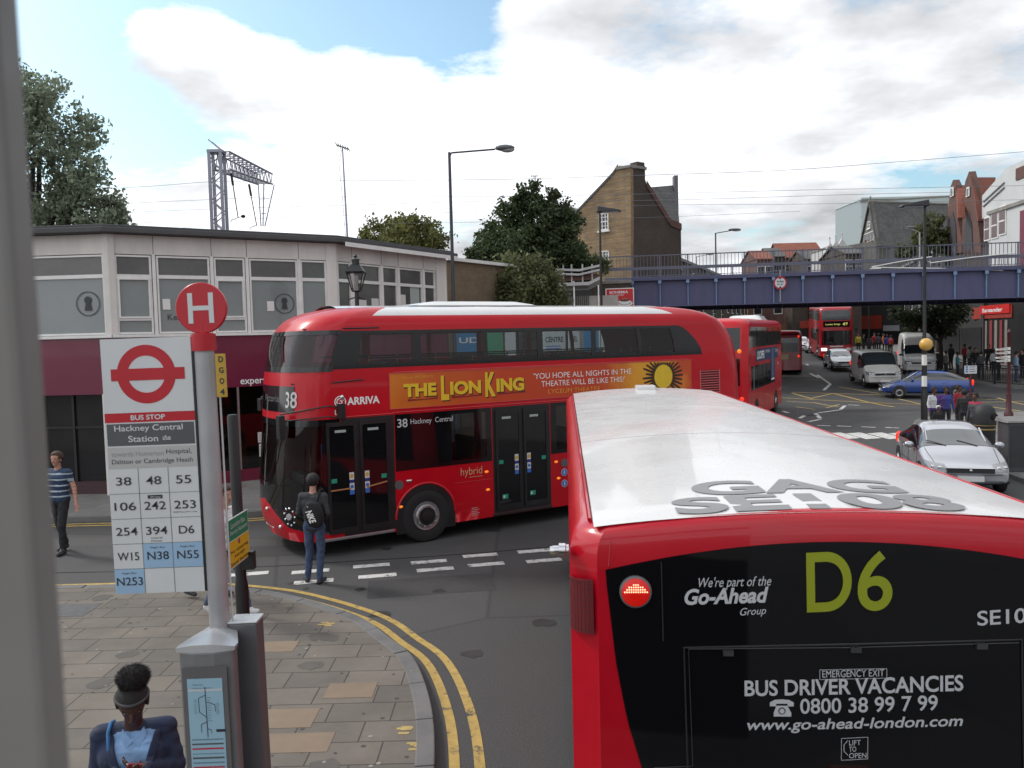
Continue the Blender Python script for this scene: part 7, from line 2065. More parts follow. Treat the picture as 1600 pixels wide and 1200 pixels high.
# group waiting on the right-hand pavement, behind the silver car
PURP = cloth('purple_jacket', (.07, .03, .16)); BLUJ = cloth('blue_jacket', (.03, .05, .22)); REDJ = cloth('red_jacket', (.25, .015, .02)); BLKJ = cloth('black_jacket', (.016, .016, .018)); GRYJ = cloth('dark_grey_coat', (.05, .052, .058)); MAGJ = cloth('crimson_top', (.32, .02, .06)); WHJ = cloth('white_jacket', (.5, .5, .52)); TEAL = cloth('teal_top', (.03, .19, .22)); PALEB = cloth('pale_blue_top', (.22, .30, .42)); ORNG = cloth('orange_vest', (.55, .13, .02)); KHAK = cloth('khaki_coat', (.11, .10, .08))
def kid(label, px_, pyhead, Y, Hh, rz, top, skin, hair, **kw):
    q = at_y(px_, pyhead, Y)
    zg = g(Y) + .11
    return person(label, (q.x, Y, zg), R(rz), kw.pop('J', None), top, kw.pop('legs', DKTR), SHOE, skin, hair, H_=Hh, vox=.018, far=True, **kw)
GRP = 'people waiting on the corner'
kid('child in purple and white jacket beside the amber beacon column', 1459, 612, 27.6, 1.60, 20, WHJ, SK2, HAIRB, group=GRP, topfn=[(PURP, lambda c: c[0] > .03 or c[2] < 1.02)])
kid('child in bright blue jacket second from the beacon column', 1478, 614, 27.9, 1.58, -10, BLUJ, SK2, HAIRB, group=GRP, topfn=[(PURP, lambda c: c[0] < -.05)])
kid('child in red jacket third from the beacon column', 1497, 612, 28.2, 1.60, 35, REDJ, SK2, HAIRB, group=GRP)
kid('person with long dark hair and black jacket leaning beside the bin', 1507, 628, 26.4, 1.58, 150, BLKJ, SK2, HAIRB, group=GRP, hstyle='long')
q_, *_ = kid('person in dark grey coat and black cap by the dome topped bin', 1524, 632, 24.9, 1.58, -60, GRYJ, SK2, HAIRB, group=GRP, topfn=[(MAGJ, lambda c: c[2] > 1.40)])
kid('small child in white hat low beside the silver car roof', 1466, 646, 26.0, 1.12, 0, BLKJ, SK2, WHT, group=GRP)
GR2 = 'pedestrians on the far pavement'
rows_ = [(1478, 552, 51, 1.68, KHAK, 'pedestrian in khaki coat behind the railing, left of the teal top', 90), (1496, 556, 50.5, 1.62, TEAL, 'pedestrian in teal top walking behind the railing', 70), (1524, 548, 52.5, 1.70, BLKJ, 'pedestrian in black jacket between the teal and the pale blue tops', 0), (1533, 552, 50, 1.66, GRYJ, 'pedestrian in grey coat facing the shop behind the railing', 160),
         (1560, 556, 49, 1.60, DKTR, 'pedestrian all in black beside the finger post', 40), (1588, 553, 48, 1.76, PALEB, 'pedestrian in pale blue shirt and jeans right of the finger post', 75), (1468, 556, 53, 1.62, BLKJ, 'pedestrian in black at the left end of the railing', -60)]
for px_, py_, Y, Hh, tp, lb, rz in rows_:
    kid(lb, px_, py_, Y, Hh, rz, tp, random.choice([SK1, SK2]), HAIRB, group=GR2, legs=JEAN if tp is PALEB else DKTR)
rows_ = [(1486, 545, 56, 1.74, BLKJ, 'taller pedestrian in black just behind the teal top', 200), (1507, 546, 57, 1.66, REDJ, 'pedestrian in red jacket beyond the teal top', 30), (1515, 549, 54, 1.70, GRYJ, 'pedestrian in grey coat left of the black jacketed one', 100), (1545, 547, 55, 1.72, BLKJ, 'pedestrian in black jacket by the striped shop window', -30), (1553, 551, 52, 1.64, WHJ, 'pedestrian in white jacket just left of the finger post', 10), (1598, 550, 50, 1.70, BLKJ, 'pedestrian in black at the right edge beyond the pale blue shirt', -80)]
for px_, py_, Y, Hh, tp, lb, rz in rows_:
    kid(lb, px_, py_, Y, Hh, rz, tp, random.choice([SK1, SK2]), HAIRB, group=GR2)
rows_ = [(1341, 521, 74, 1.72, cloth('yellow_vest', (.5, .42, .04)), 'pedestrian in yellow vest right of the oncoming bus', 0), (1349, 523, 73, 1.68, BLKJ, 'pedestrian in black right of the yellow vest', 40), (1358, 519, 70, 1.72, GRYJ, 'pedestrian in dark grey beside the thin dark post', 190), (1366, 517, 75, 1.70, REDJ, 'shopper in red jacket, first of the cluster by the red shop sign', 20),
         (1373, 519, 72, 1.76, GRYJ, 'shopper in grey jacket walking past the red shop sign', 170), (1380, 521, 74, 1.66, ORNG, 'shopper in orange vest by the red shop sign', 60), (1386, 522, 71, 1.70, BLUJ, 'shopper in blue jacket left of the tall white van', 0), (1392, 523, 70, 1.64, REDJ, 'shopper in red jacket nearest the tall white van', 120)]
for px_, py_, Y, Hh, tp, lb, rz in rows_:
    kid(lb, px_, py_, Y, Hh, rz, tp, random.choice([SK1, SK2]), HAIRB, group=GR2)

# ------------------------------------------------------------------ trees
def leaf_mat(n, c, tr=(.1, .2, .03)):
    m = mat(n, c, .6, var=.25, vscale=.6, island=.55, spec=.3)
    b = m.node_tree.nodes['Principled BSDF']
    nt = m.node_tree
    t = nt.nodes.new('ShaderNodeBsdfTranslucent'); t.inputs[0].default_value = (*[min(1, x * 1.5) for x in c], 1)
    mx = nt.nodes.new('ShaderNodeMixShader'); mx.inputs[0].default_value = .30
    nt.links.new(b.outputs[0], mx.inputs[1]); nt.links.new(t.outputs[0], mx.inputs[2]); nt.links.new(mx.outputs[0], nt.nodes['Material Output'].inputs[0])
    return m
BARK = mat('bark', (.06, .048, .036), .9, var=.35, vscale=6, bump=.8, bscale=25)
def tree(label, base, clumps, n_leaf, size, lm, trunk_r=.22, name='tree', group=None, cat='tree', stems=None, droop=.0):
    """clumps: (x, y, z, radius) in world space; leaves are small quads gathered round twig ends inside every clump"""
    t = thing(name, label, cat, base, 0, group)
    B = Vector(base)
    mb = MB()
    top = max(c[2] for c in clumps) - B.z
    low = min(c[2] - c[3] for c in clumps) - B.z
    fork = Vector((0, 0, max(1.2, low * .8)))
    mb.tube([(0, 0, -.1), fork * .5 + Vector((.05, 0, 0)), fork], [trunk_r * 1.25, trunk_r, trunk_r * .85], BARK, 9)
    tw = []
    rs_ = np.random.RandomState(abs(hash(label)) % 1000 if False else sum(map(ord, label)) % 1000)
    for (x, y, z, r) in clumps:
        c = Vector((x, y, z)) - B
        mid = fork.lerp(c, .5) + Vector((rs_.uniform(-.3, .3), rs_.uniform(-.3, .3), .2))
        mb.tube([fork, mid, c], [trunk_r * .5, trunk_r * .3, trunk_r * .1], BARK, 6)
        for k in range(5):
            d = Vector(rs_.normal(size=3)).normalized() * r * .8; mb.tube([c - d * .1, c + d], [trunk_r * .12, .012], BARK, 4)
    mb.build('trunk', t, smooth=60)
    tot = sum(c[3] ** 2 for c in clumps)
    C, Rr = [], []
    for (x, y, z, r) in clumps:
        k = int(n_leaf * r * r / tot)
        ntw = max(8, k // 34)
        d = rs_.normal(size=(ntw, 3)); d /= np.linalg.norm(d, axis=1)[:, None]
        rad = r * rs_.uniform(.30, 1.15, ntw) ** .75
        tips = np.array([x, y, z]) - np.array(B) + d * rad[:, None] * np.array([1, 1, .9])
        idx = rs_.randint(0, ntw, k)
        C.append(tips[idx] + rs_.normal(size=(k, 3)) * (.10 + r * .075) + np.array([0, 0, -droop]) * rs_.uniform(0, 1, (k, 1)))
    C = np.concatenate(C); n = len(C)
    u = rs_.normal(size=(n, 3)); u /= np.linalg.norm(u, axis=1)[:, None]
    w = np.cross(u, rs_.normal(size=(n, 3))); w /= np.linalg.norm(w, axis=1)[:, None]
    s1 = size * rs_.uniform(.6, 1.25, (n, 1)); s2 = s1 * rs_.uniform(.45, .7, (n, 1))
    V = np.empty((n, 4, 3)); V[:, 0] = C - u * s1; V[:, 1] = C + w * s2; V[:, 2] = C + u * s1; V[:, 3] = C - w * s2
    me = bpy.data.meshes.new('crown'); me.vertices.add(4 * n); me.vertices.foreach_set('co', V.reshape(-1))
    me.loops.add(4 * n); me.loops.foreach_set('vertex_index', np.arange(4 * n, dtype=np.int32)); me.polygons.add(n); me.polygons.foreach_set('loop_start', np.arange(0, 4 * n, 4, dtype=np.int32))
    me.materials.append(lm); me.update(calc_edges=True)
    o = bpy.data.objects.new('crown', me); COL.objects.link(o); o.parent = t
    return t
def blob(px_, py_, Y, rpx, dy=0.0):
    p = at_y(px_, py_, Y); return (p.x, Y + dy, p.z, rpx * Y / FPX)
LF_G = leaf_mat('leaf_glare_pale', (.20, .235, .165)); LF_D = leaf_mat('leaf_dark', (.045, .068, .028)); LF_O = leaf_mat('leaf_olive', (.095, .105, .045)); LF_Y = leaf_mat('leaf_yellow_green', (.13, .135, .045)); LF_B = leaf_mat('leaf_shaded', (.04, .052, .025))  # the first leaf colour is paled to paint in window glare
Y = 36
cl = [blob(*q, Y, r, dy) for q, r, dy in (((60, 150), 42, 0), ((95, 200), 45, 1), ((40, 230), 60, -1), ((110, 260), 45, 0), ((60, 310), 60, 1), ((140, 300), 40, -.5), ((160, 330), 34, 1), ((0, 180), 60, 0), ((-60, 230), 70, 1), ((-40, 320), 70, 0), ((100, 345), 50, 0), ((30, 130), 34, 1.5), ((172, 318), 22, 0), ((-20, 120), 45, 1), ((170, 355), 26, -1))]
tree('largest tree, pale green and feathery, behind the left end of the shop building', (cl[4][0] - .5, Y, 0), cl, 24000, .115, LF_G, .35, group=None)
Y = 52
cl = [blob(*q, Y, r, dy) for q, r, dy in (((590, 368), 24, 0), ((615, 352), 22, 1), ((640, 358), 24, 0), ((665, 362), 22, 1), ((680, 378), 22, 0), ((625, 382), 28, -1), ((575, 380), 16, 0), ((655, 385), 26, 0))]
tree('yellowing green tree showing over the flat roof of the shop building', (cl[2][0], Y, 0), cl, 9000, .13, LF_Y, .2)
Y = 46
cl = [blob(*q, Y, r, dy) for q, r, dy in (((822, 300), 12, 0), ((828, 322), 22, 0), ((866, 304), 11, 0), ((862, 328), 22, 1), ((795, 335), 22, 0), ((845, 360), 42, 0), ((785, 370), 34, 1), ((885, 350), 26, 0), ((757, 392), 26, 0), ((800, 405), 46, -1), ((865, 400), 42, 0), ((900, 395), 24, 1), ((838, 290), 8, 0), ((808, 312), 10, 0), ((880, 322), 12, 0), ((735, 400), 12, 0), ((905, 420), 24, 0))]
tree('tall dark tree in front of the brick gabled house', (cl[5][0], Y, 0), cl, 26000, .12, LF_D, .28)
Y = 36
cl = [blob(*q, Y, r, dy) for q, r, dy in (((800, 430), 34, 0), ((840, 425), 28, 0), ((770, 445), 26, 0), ((850, 455), 32, 0), ((815, 462), 36, -1), ((760, 470), 26, 0), ((865, 475), 24, 0), ((785, 485), 40, 0), ((840, 490), 40, 0))]
tree('low olive green bush below the tall dark tree', (cl[4][0], Y, 0.1), cl, 16000, .10, LF_O, .10, name='bush', cat='bush', droop=.25)
Y = 72
cl = [blob(*q, Y, r, dy) for q, r, dy in (((1462, 345), 12, 0), ((1450, 360), 16, 0), ((1478, 362), 14, 0), ((1440, 378), 18, 0), ((1465, 385), 20, 0), ((1488, 385), 14, 0), ((1425, 390), 14, 0), ((1405, 396), 12, 0))]
tree('thin olive tree in front of the slate roofed hall', (cl[4][0], Y, g(Y)), cl, 5000, .16, LF_O, .14)
Y = 57
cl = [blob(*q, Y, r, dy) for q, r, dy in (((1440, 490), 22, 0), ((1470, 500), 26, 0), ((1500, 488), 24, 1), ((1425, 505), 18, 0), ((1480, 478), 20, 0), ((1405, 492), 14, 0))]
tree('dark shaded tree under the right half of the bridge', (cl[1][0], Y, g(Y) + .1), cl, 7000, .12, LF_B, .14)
Y = 49
cl = [blob(*q, Y, r, dy) for q, r, dy in (((915, 412), 12, 0), ((930, 408), 12, 0), ((945, 414), 10, 0), ((902, 418), 12, 0))]
tree('small shrub growing on the parapet beside the brick gable', (cl[1][0], Y, 5.9), cl, 1800, .10, LF_O, .05, name='shrub', cat='shrub')

# ------------------------------------------------------------------ brick gabled house beyond the bridge
SLATE = brick_mat('slate_roof', (.115, .112, .108), (.085, .083, .082), (.04, .04, .04), .5, .3, .012, var=.3)
hs_ = thing('gabled_house', 'yellow brick house with a tall stepped gable and chimney behind the bridge', 'house', (9, 64, 0))
HI = inv(hs_)
K = at_y(985, 400, 62); KL = at_y(868, 400, 66.5); KR = at_y(1064, 400, 65.5)
FL_, FR_ = Facade((KL.x, KL.y), (K.x, K.y)), Facade((K.x, K.y), (KR.x, KR.y))
def wallpoly(F, pts, mt, th=.4):
    mb = MB(HI); P_ = []
    for q in pts:
        if q[1] is None: u = F.u(q[0], 430); P_.append(F.p(u, 0, 0))
        else: u, z = F.pl.uv(*q); P_.append(F.p(u, 0, z))
    mb.plate(P_, F.n * -th, mt); return mb
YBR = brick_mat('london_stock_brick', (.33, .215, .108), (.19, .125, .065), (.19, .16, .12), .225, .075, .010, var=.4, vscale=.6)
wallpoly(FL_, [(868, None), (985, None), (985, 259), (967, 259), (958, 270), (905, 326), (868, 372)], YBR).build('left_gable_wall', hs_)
wallpoly(FR_, [(985, None), (1064, None), (1064, 352), (1047, 345), (1012, 292), (1008, 280), (1008, 259), (985, 259)], BRKD).build('right_gable_wall', hs_)  # right face away from the sun: its shade is painted by darker brick
mb = MB(HI)
def edge(F, pts, r, mt, n=.02):
    for a, b in zip(pts[:-1], pts[1:]):
        A, B_ = F.pl.uv(*a), F.pl.uv(*b); mb.plate([F.p(A[0], n, A[1] - r), F.p(B_[0], n, B_[1] - r), F.p(B_[0], n, B_[1] + r * .3), F.p(A[0], n, A[1] + r * .3)], F.n * .06, mt)
edge(FR_, [(1010, 285), (1047, 345), (1064, 352)], .40, BRKR); edge(FR_, [(1062, 352), (1062.5, 395)], .25, BRKR)
mb.build('red_brick_edging', hs_)
mb = MB(HI); edge(FL_, [(868, 372), (905, 326), (958, 270), (966, 258)], .16, ROOFD); mb.build('verge_tiles', hs_)
STC = mat('stone_coping', (.22, .21, .19), .8, var=.3, vscale=2)
mb = MB(HI)
for F, a, b in ((FL_, 964, 986), (FR_, 984, 1009)):
    ua, ub = F.u(a, 262), F.u(b, 262); z_ = F.z(985, 261); F.box(mb, ua, ub, z_ - .05, z_ + .16, -.8, .12, STC)
u_ = FR_.u(995, 258); z_ = FR_.z(995, 257); FR_.box(mb, u_, u_ + .8, z_ - .1, z_ + .22, -.7, .05, BRKD)
mb.build('chimney', hs_, bevel=.02)
mb = MB(HI)
P_ = [at_y(1010, 293, 67.5), at_y(1056, 289, 70), at_y(1062, 353, 66.6), at_y(1044, 350, 66.2)]
mb.plate(P_, (0.1, .5, .0), SLATE)
P_ = [at_y(868, 372, 67), at_y(905, 326, 66), at_y(880, 322, 75), at_y(830, 365, 76)]
mb.plate(P_, (0, .4, -.1), SLATE)
mb.build('roof', hs_)
mb = MB(HI); p = at_y(1055.5, 289, 69.5); mb.box(p.x - .16, p.x + .16, 69.2, 70, p.z - 3.5, at_y(1055, 275, 69.5).z, mat('grey_render', (.13, .13, .135), .8, var=.2)); mb.build('chimney', hs_)
def sash(F, x0, x1, y0, y1, par, M_, name='window', cols=3, rws=4):
    u0, u1 = F.u(x0, y0), F.u(x1, y0); z0, z1 = F.z((x0 + x1) / 2, y1), F.z((x0 + x1) / 2, y0)
    m_ = MB(M_); fr = .09
    for a, b, c, d in ((u0, u0 + fr, z0, z1), (u1 - fr, u1, z0, z1), (u0, u1, z0, z0 + fr), (u0, u1, z1 - fr, z1), (u0, u1, (z0 + z1) / 2 - .04, (z0 + z1) / 2 + .04)): F.box(m_, a, b, c, d, .0, .07, WPAINT)
    for k in range(1, cols): u = u0 + (u1 - u0) * k / cols; F.box(m_, u - .03, u + .03, z0, z1, .0, .06, WPAINT)
    for k in range(1, rws): z = z0 + (z1 - z0) * k / rws; F.box(m_, u0, u1, z - .02, z + .02, .0, .055, WPAINT)
    F.box(m_, u0 - .1, u1 + .1, z0 - .14, z0, .0, .14, WPAINT)
    w = m_.build(name, par)
    m_ = MB(M_); F.box(m_, u0 + fr, u1 - fr, z0 + fr, z1 - fr, .0, .03, DGL); m_.build('pane', w)
sash(FL_, 936, 951, 333, 360, hs_, HI); sash(FL_, 938, 952, 392, 414, hs_, HI)
mb = MB(HI); mb.prism([(KL.x, KL.y + .5), (K.x, K.y + .5), (KR.x - .2, KR.y + .3), (KR.x - .5, 76), (KL.x - 1, 77)], 0, 10.2, BRKD); mb.build('rear_wall', hs_)

# ------------------------------------------------------------------ station building and brick wall left of the bridge
stn = thing('station_building', 'low station building with white edged roofs and a pale wall left of the bridge', 'building', (4, 46, 0))
SI = inv(stn)
FS = Facade((at_y(872, 470, 45).x, 45), (at_y(992, 470, 44.6).x, 44.6))
mb = MB(SI); FS.box(mb, 0, FS.L - .9, 0, FS.z(930, 462), -5, 0, mat('pale_render_wall', (.30, .29, .27), .8, var=.25, vscale=1)); mb.build('wall', stn)
mb = MB(SI)
def band_px(pts, hpx, mt, n0=-.3, n1=.3):
    for a, b in zip(pts[:-1], pts[1:]):
        A, B_ = FS.pl.uv(*a), FS.pl.uv(*b); h = hpx * 45 / FPX
        mb.box8([FS.p(A[0], n1, A[1] - h), FS.p(B_[0], n1, B_[1] - h), FS.p(B_[0], n0, B_[1] - h), FS.p(A[0], n0, A[1] - h), FS.p(A[0], n1, A[1]), FS.p(B_[0], n1, B_[1]), FS.p(B_[0], n0, B_[1]), FS.p(A[0], n0, A[1])], mt)
GRW = mat('weathered_white', (.40, .40, .40), .7, var=.25, vscale=2)
band_px([(870, 443), (920, 441), (940, 431)], 5, GRW, -4, .4); mb.build('canopy_roof', stn)
mb = MB(SI); band_px([(870, 420), (905, 421), (940, 413)], 3.5, GRW); band_px([(870, 427), (905, 428), (940, 420)], 3, GRW); 
for x_ in (880, 893, 910, 925): A = FS.pl.uv(x_, 416); FS.box(mb, A[0] - .04, A[0] + .04, A[1] - .9, A[1] + .1, -.2, .1, GRW)
mb.build('roof_railing', stn)
mb = MB(SI); band_px([(878, 458), (920, 458)], .8, BLACKR, .0, .1); 
for k in range(14): A = FS.pl.uv(880 + k * 3, 458); FS.box(mb, A[0] - .02, A[0] + .02, A[1] - .7, A[1], .02, .08, BLACKR)
FS.box(mb, FS.u(896), FS.u(898), 3, FS.z(900, 440), .1, .3, WPAINT); FS.box(mb, FS.u(934), FS.u(936), 3, FS.z(930, 446), .1, .3, WPAINT)
mb.build('gate', stn)
mb = MB(SI); band_px([(870, 432), (940, 428)], 8, BRKR, -3, .0); mb.build('parapet', stn)
bw = thing('brick_building', 'brown brick building with a sloping white coping beside the tallest lamp column', 'building', (-1.5, 33, 0))
BWI = inv(bw)
FW = Facade((at_y(699, 440, 32.5).x, 32.5), (at_y(800, 440, 36).x, 36))
mb = MB(BWI); za, zb2 = FW.z(700, 407), FW.z(800, 418)
mb.plate([FW.p(0, 0, 0), FW.p(FW.L, 0, 0), FW.p(FW.L, 0, zb2), FW.p(0, 0, za)], FW.n * -4, BRK); mb.build('wall', bw)
mb = MB(BWI); mb.box8([FW.p(-.1, .15, za), FW.p(FW.L, .15, zb2), FW.p(FW.L, -4, zb2), FW.p(-.1, -4, za), FW.p(-.1, .15, za + .13), FW.p(FW.L, .15, zb2 + .13), FW.p(FW.L, -4, zb2 + .13), FW.p(-.1, -4, za + .13)], WPAINT); mb.build('coping', bw)

# advert hoarding behind the big double decker, seen through its upper windows
hd_ = thing('advert_hoarding', 'hoarding with white and blue estate agent boards behind the double decker', 'hoarding', (4, 28.5, 0))
HDI = inv(hd_)
FH = Facade((-2.2, 28.6), (4.6, 31.5))
mb = MB(HDI); FH.box(mb, 0, FH.L, 0, 3.2, -.2, -.1, mat('hoarding_brown', (.07, .05, .04), .8, var=.3)); 
for k in range(8): FH.box(mb, k * .95, k * .95 + .1, 0, 4.3, -.3, -.2, BLACKR)
mb.build('panel', hd_)
BRD = mat('board_white', (.50, .56, .57), .5, var=.05); BRB = mat('board_blue', (.03, .22, .45), .5, var=.1)
for a, b, c, d, m_, tx in ((.35, 1.25, 3.25, 4.25, BRB, 'UD'), (1.5, 2.1, 3.15, 4.3, mat('board_green', (.05, .30, .16), .5), ''), (2.2, 2.6, 3.0, 4.3, BRD, ''), (3.7, 4.6, 3.2, 4.2, BRD, 'CENTRE'), (4.75, 5.2, 3.2, 4.2, BRD, 'TEL'), (5.4, 6.0, 3.1, 4.3, BRB, ''), (6.15, 6.5, 3.1, 4.3, BRD, '')):
    mb = MB(HDI); FH.box(mb, a, b, c, d, -.1, -.04, m_)
    if tx: mb.text(tx, FH.p(a + .08, -.04, c + .35), FH.d, EZ, b - a - .16, .2, BLACKR if m_ is BRD else WHITE, .004, bold=.02)
    if tx == 'CENTRE': [mb.rect(FH.p(a + .1, -.04, c + .1 + k * .09), FH.d, EZ, .6, .03, STK[2], .004) for k in range(2)]
    mb.build('board', hd_)

# ------------------------------------------------------------------ buildings along the far street
def block(label, A, B, depth, zt, z0, mt, name='shop_terrace', cat='building', win=None, fascia=None, roofmt=None, roof_h=0, bands=()):
    t = thing(name, label, cat, (*((Vector(A) + Vector(B)) / 2), z0)); M_ = inv(t)
    F = Facade(A, B)
    m_ = MB(M_); F.box(m_, 0, F.L, z0 - .5, zt, -depth, 0, mt); m_.build('wall', t)
    if roof_h:
        m_ = MB(M_); c = depth / 2
        m_.plate([F.p(-.2, .3, zt - .1), F.p(F.L + .2, .3, zt - .1), F.p(F.L + .2, -c, zt + roof_h), F.p(-.2, -c, zt + roof_h)], (0, 0, .12), roofmt or SLATE)
        m_.plate([F.p(-.2, -depth - .3, zt - .1), F.p(-.2, -c, zt + roof_h), F.p(F.L + .2, -c, zt + roof_h), F.p(F.L + .2, -depth - .3, zt - .1)], (0, 0, .12), roofmt or SLATE); m_.build('roof', t)
        m_ = MB(M_)
        for u in (0.0, F.L - .25): m_.plate([F.p(u, -.05, zt - .1), F.p(u, -depth, zt - .1), F.p(u, -c, zt + roof_h - .05)], F.d * .25, mt)
        m_.build('gable', t)
    else:
        m_ = MB(M_); F.box(m_, -.1, F.L + .1, zt, zt + .25, -depth, .15, STC); m_.build('parapet', t)
    if win:
        nc, rows_, ww, wh = win
        for r_ in rows_:
            for k in range(nc):
                u = F.L * (k + .5) / nc
                m_ = MB(M_); F.box(m_, u - ww / 2 - .07, u + ww / 2 + .07, r_ - .12, r_ + wh + .07, 0, .05, WPAINT); w_ = m_.build('window', t)
                m_ = MB(M_); F.box(m_, u - ww / 2, u + ww / 2, r_, r_ + wh * .48, .05, .06, DGL); F.box(m_, u - ww / 2, u + ww / 2, r_ + wh * .52, r_ + wh, .05, .06, DGL); m_.build('pane', w_)
    for (u0, u1, za_, zb_, m2, tx) in (fascia or []):
        m_ = MB(M_); F.box(m_, u0, u1, za_, zb_, 0, .16, m2)
        if tx: m_.text(tx, F.p(u0 + .3, .16, za_ + (zb_ - za_) * .25), F.d, EZ, (u1 - u0) * .7, (zb_ - za_) * .5, WHITE, .01, bold=.02)
        m_.build('fascia_sign', t)
    for (u0, u1, za_, zb_, m2) in bands:
        m_ = MB(M_); F.box(m_, u0, u1, za_, zb_, 0, .06, m2); m_.build('shopfront_and_shade_band', t)  # shopfronts, and the painted shade on the white building
    return t, F, M_
SHG2 = mat('dark_shopfront_and_shade', (.012, .012, .013), .45, var=.4, vscale=.6)  # for shopfronts, also the painted shade low on the white building
REDS = mat('red_shop_sign', (.42, .012, .010), .4, var=.1, emit=(1, .04, .02), estr=.10); ORGS = mat('orange_red_sign', (.30, .035, .02), .5, var=.1); BLUS = mat('pale_blue_sign', (.16, .28, .42), .5, var=.1); PINKR = mat('red_curtain', (.22, .03, .03), .7, var=.4, vscale=1.5, stretch=(3, 3, .2))
gz = g(60)
SHADY = mat('shade_dark_render', (.028, .026, .025), .9, var=.4, vscale=.8)  # shade on these facades is put into this very dark colour
# left side beyond the bridge
block('brown brick shops on the left side of the street beyond the bridge', (14.5, 72.5), (26.5, 101), 9, gz + 9.5, gz, BRKD, win=(5, (gz + 4.2, gz + 7), 1.1, 1.7), fascia=[(1, 9, gz + 2.9, gz + 3.6, ORGS, 'MEN'), (11, 18, gz + 2.9, gz + 3.6, mat('cream_sign', (.4, .34, .22), .6), ''), (20, 28, gz + 2.9, gz + 3.6, REDS, '')], bands=[(1, 9, gz + .2, gz + 2.8, SHG2), (11, 18, gz + .2, gz + 2.8, SHG2), (20, 28, gz + .2, gz + 2.8, SHG2)])
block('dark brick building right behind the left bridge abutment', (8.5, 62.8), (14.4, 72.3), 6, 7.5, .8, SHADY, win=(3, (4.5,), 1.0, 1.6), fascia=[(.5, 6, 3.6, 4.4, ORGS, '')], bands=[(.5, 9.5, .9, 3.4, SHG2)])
block('row of narrow shops curving round the far left of the street', (26.6, 101.6), (34.0, 118.0), 9, 10.5, gz, BRKD, win=(5, (6.4,), 1.1, 1.6), fascia=[(1, 8, gz + 2.9, gz + 3.7, REDS, ''), (9, 16, gz + 2.9, gz + 3.7, ORGS, '')], bands=[(.5, 17, gz + .2, gz + 2.8, SHG2)])
block('brick shops with a brown sign beside the blue fronted shops', (34.2, 118.2), (41.0, 112.4), 9, 10.0, gz, BRKR, win=(3, (6.4,), 1.1, 1.6), fascia=[(.5, 8, gz + 2.9, gz + 3.9, mat('brown_sign', (.16, .07, .03), .6), '')], bands=[(.5, 8.2, gz + .2, gz + 2.8, SHG2)])
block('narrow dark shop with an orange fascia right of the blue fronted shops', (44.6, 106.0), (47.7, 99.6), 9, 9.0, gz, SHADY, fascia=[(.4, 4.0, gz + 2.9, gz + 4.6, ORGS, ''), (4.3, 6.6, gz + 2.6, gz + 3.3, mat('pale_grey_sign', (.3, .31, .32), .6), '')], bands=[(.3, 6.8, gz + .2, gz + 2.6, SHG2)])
# right side: white fronted building, twin gables, hall
t, F, M_ = block('white rendered building with three tall windows at the right edge beyond the bridge', (36.1, 62.0), (34.2, 48.0), 10, 12.1, .3, mat('white_render', (.52, .53, .53), .7, var=.10, vscale=.7, stretch=(1, 1, .4)), bands=[(.0, 13.9, .45, 5.9, SHG2)])  # full-length dark band is painted shade over the lower storeys
for x_ in (1543.5, 1555, 1567.5): 
    a = F.u(x_ - 3.8, 360), F.u(x_ + 3.8, 360); 
for (x0, x1, y0, y1) in ((1540, 1547, 342, 375), (1551, 1559.5, 333, 372), (1563, 1572, 325, 366)):
    u0, u1 = F.u(x0, y0), F.u(x1, y0); z0_, z1_ = F.z(x0, y1), F.z(x0, y0)
    m_ = MB(M_); F.box(m_, u0 - .1, u1 + .1, z0_ - .1, z1_ + .1, 0, .07, WPAINT); w_ = m_.build('window', t)
    m_ = MB(M_); F.box(m_, u0, u1, z0_, z1_, .07, .09, mat('reddish_pane', (.08, .035, .04), .3, var=.4)); F.box(m_, u0, u1, z0_ + (z1_ - z0_) * .45, z0_ + (z1_ - z0_) * .5, .09, .12, WPAINT); m_.build('pane', w_)
m_ = MB(M_)
ua, ub, uc = F.u(1534, 320), F.u(1572, 262), F.L
za_, zb_ = F.z(1534, 306), F.z(1572, 262)
m_.plate([F.p(ua, -.02, 12.0), F.p(uc, -.02, 12.0), F.p(uc, -.02, zb_), F.p(ub, -.02, zb_), F.p(ua, -.02, za_)], F.n * -8, MATS['white_render'])
for k in range(2): m_.tube([F.p(ua + .3, .03, za_ - .5 - k * .35), F.p(ub - .2, .03, zb_ - 1.0 - k * .35)], .06, mat('render_shade_line', (.30, .30, .31), .8), 6)
m_.build('raised_parapet', t)
m_ = MB(M_); ua, ub = F.u(1536, 484), F.u(1582, 484); F.box(m_, F.u(1522, 484), ub + .2, F.z(1560, 497), F.z(1560, 478), .06, .14, ORGS); F.box(m_, ua, ub, F.z(1560, 490), F.z(1560, 476), .14, .22, REDS); m_.text('Santander', F.p(ua + .4, .22, F.z(1560, 487)), F.d, EZ, (ub - ua) * .7, .3, WHITE, .01, bold=.02); m_.build('fascia_sign', t)
m_ = MB(M_); u_ = F.u(1588, 270); F.box(m_, u_, u_ + 1.6, zb_ - 1.2, F.z(1590, 263), -1.6, .05, BRKR)
for k in range(4): F.box(m_, u_ + .15 + k * .4, u_ + .38 + k * .4, F.z(1590, 263), F.z(1590, 263) + .3, -.9, -.5, mat('chimney_pot', (.25, .09, .05), .8)) if False else m_.lathe([(.12, 0), (.10, .35)], mat('chimney_pot', (.25, .09, .05), .8), 10, Matrix.Translation(F.p(u_ + .25 + k * .38, -.7, F.z(1590, 263))))
m_.build('chimney', t)
m_ = MB(M_); F.box(m_, F.u(1596, 380), F.L, F.z(1596, 440), F.z(1596, 330), 0, .12, mat('maroon_panel', (.16, .02, .045), .6)); m_.build('banner_panel', t)
m_ = MB(M_)
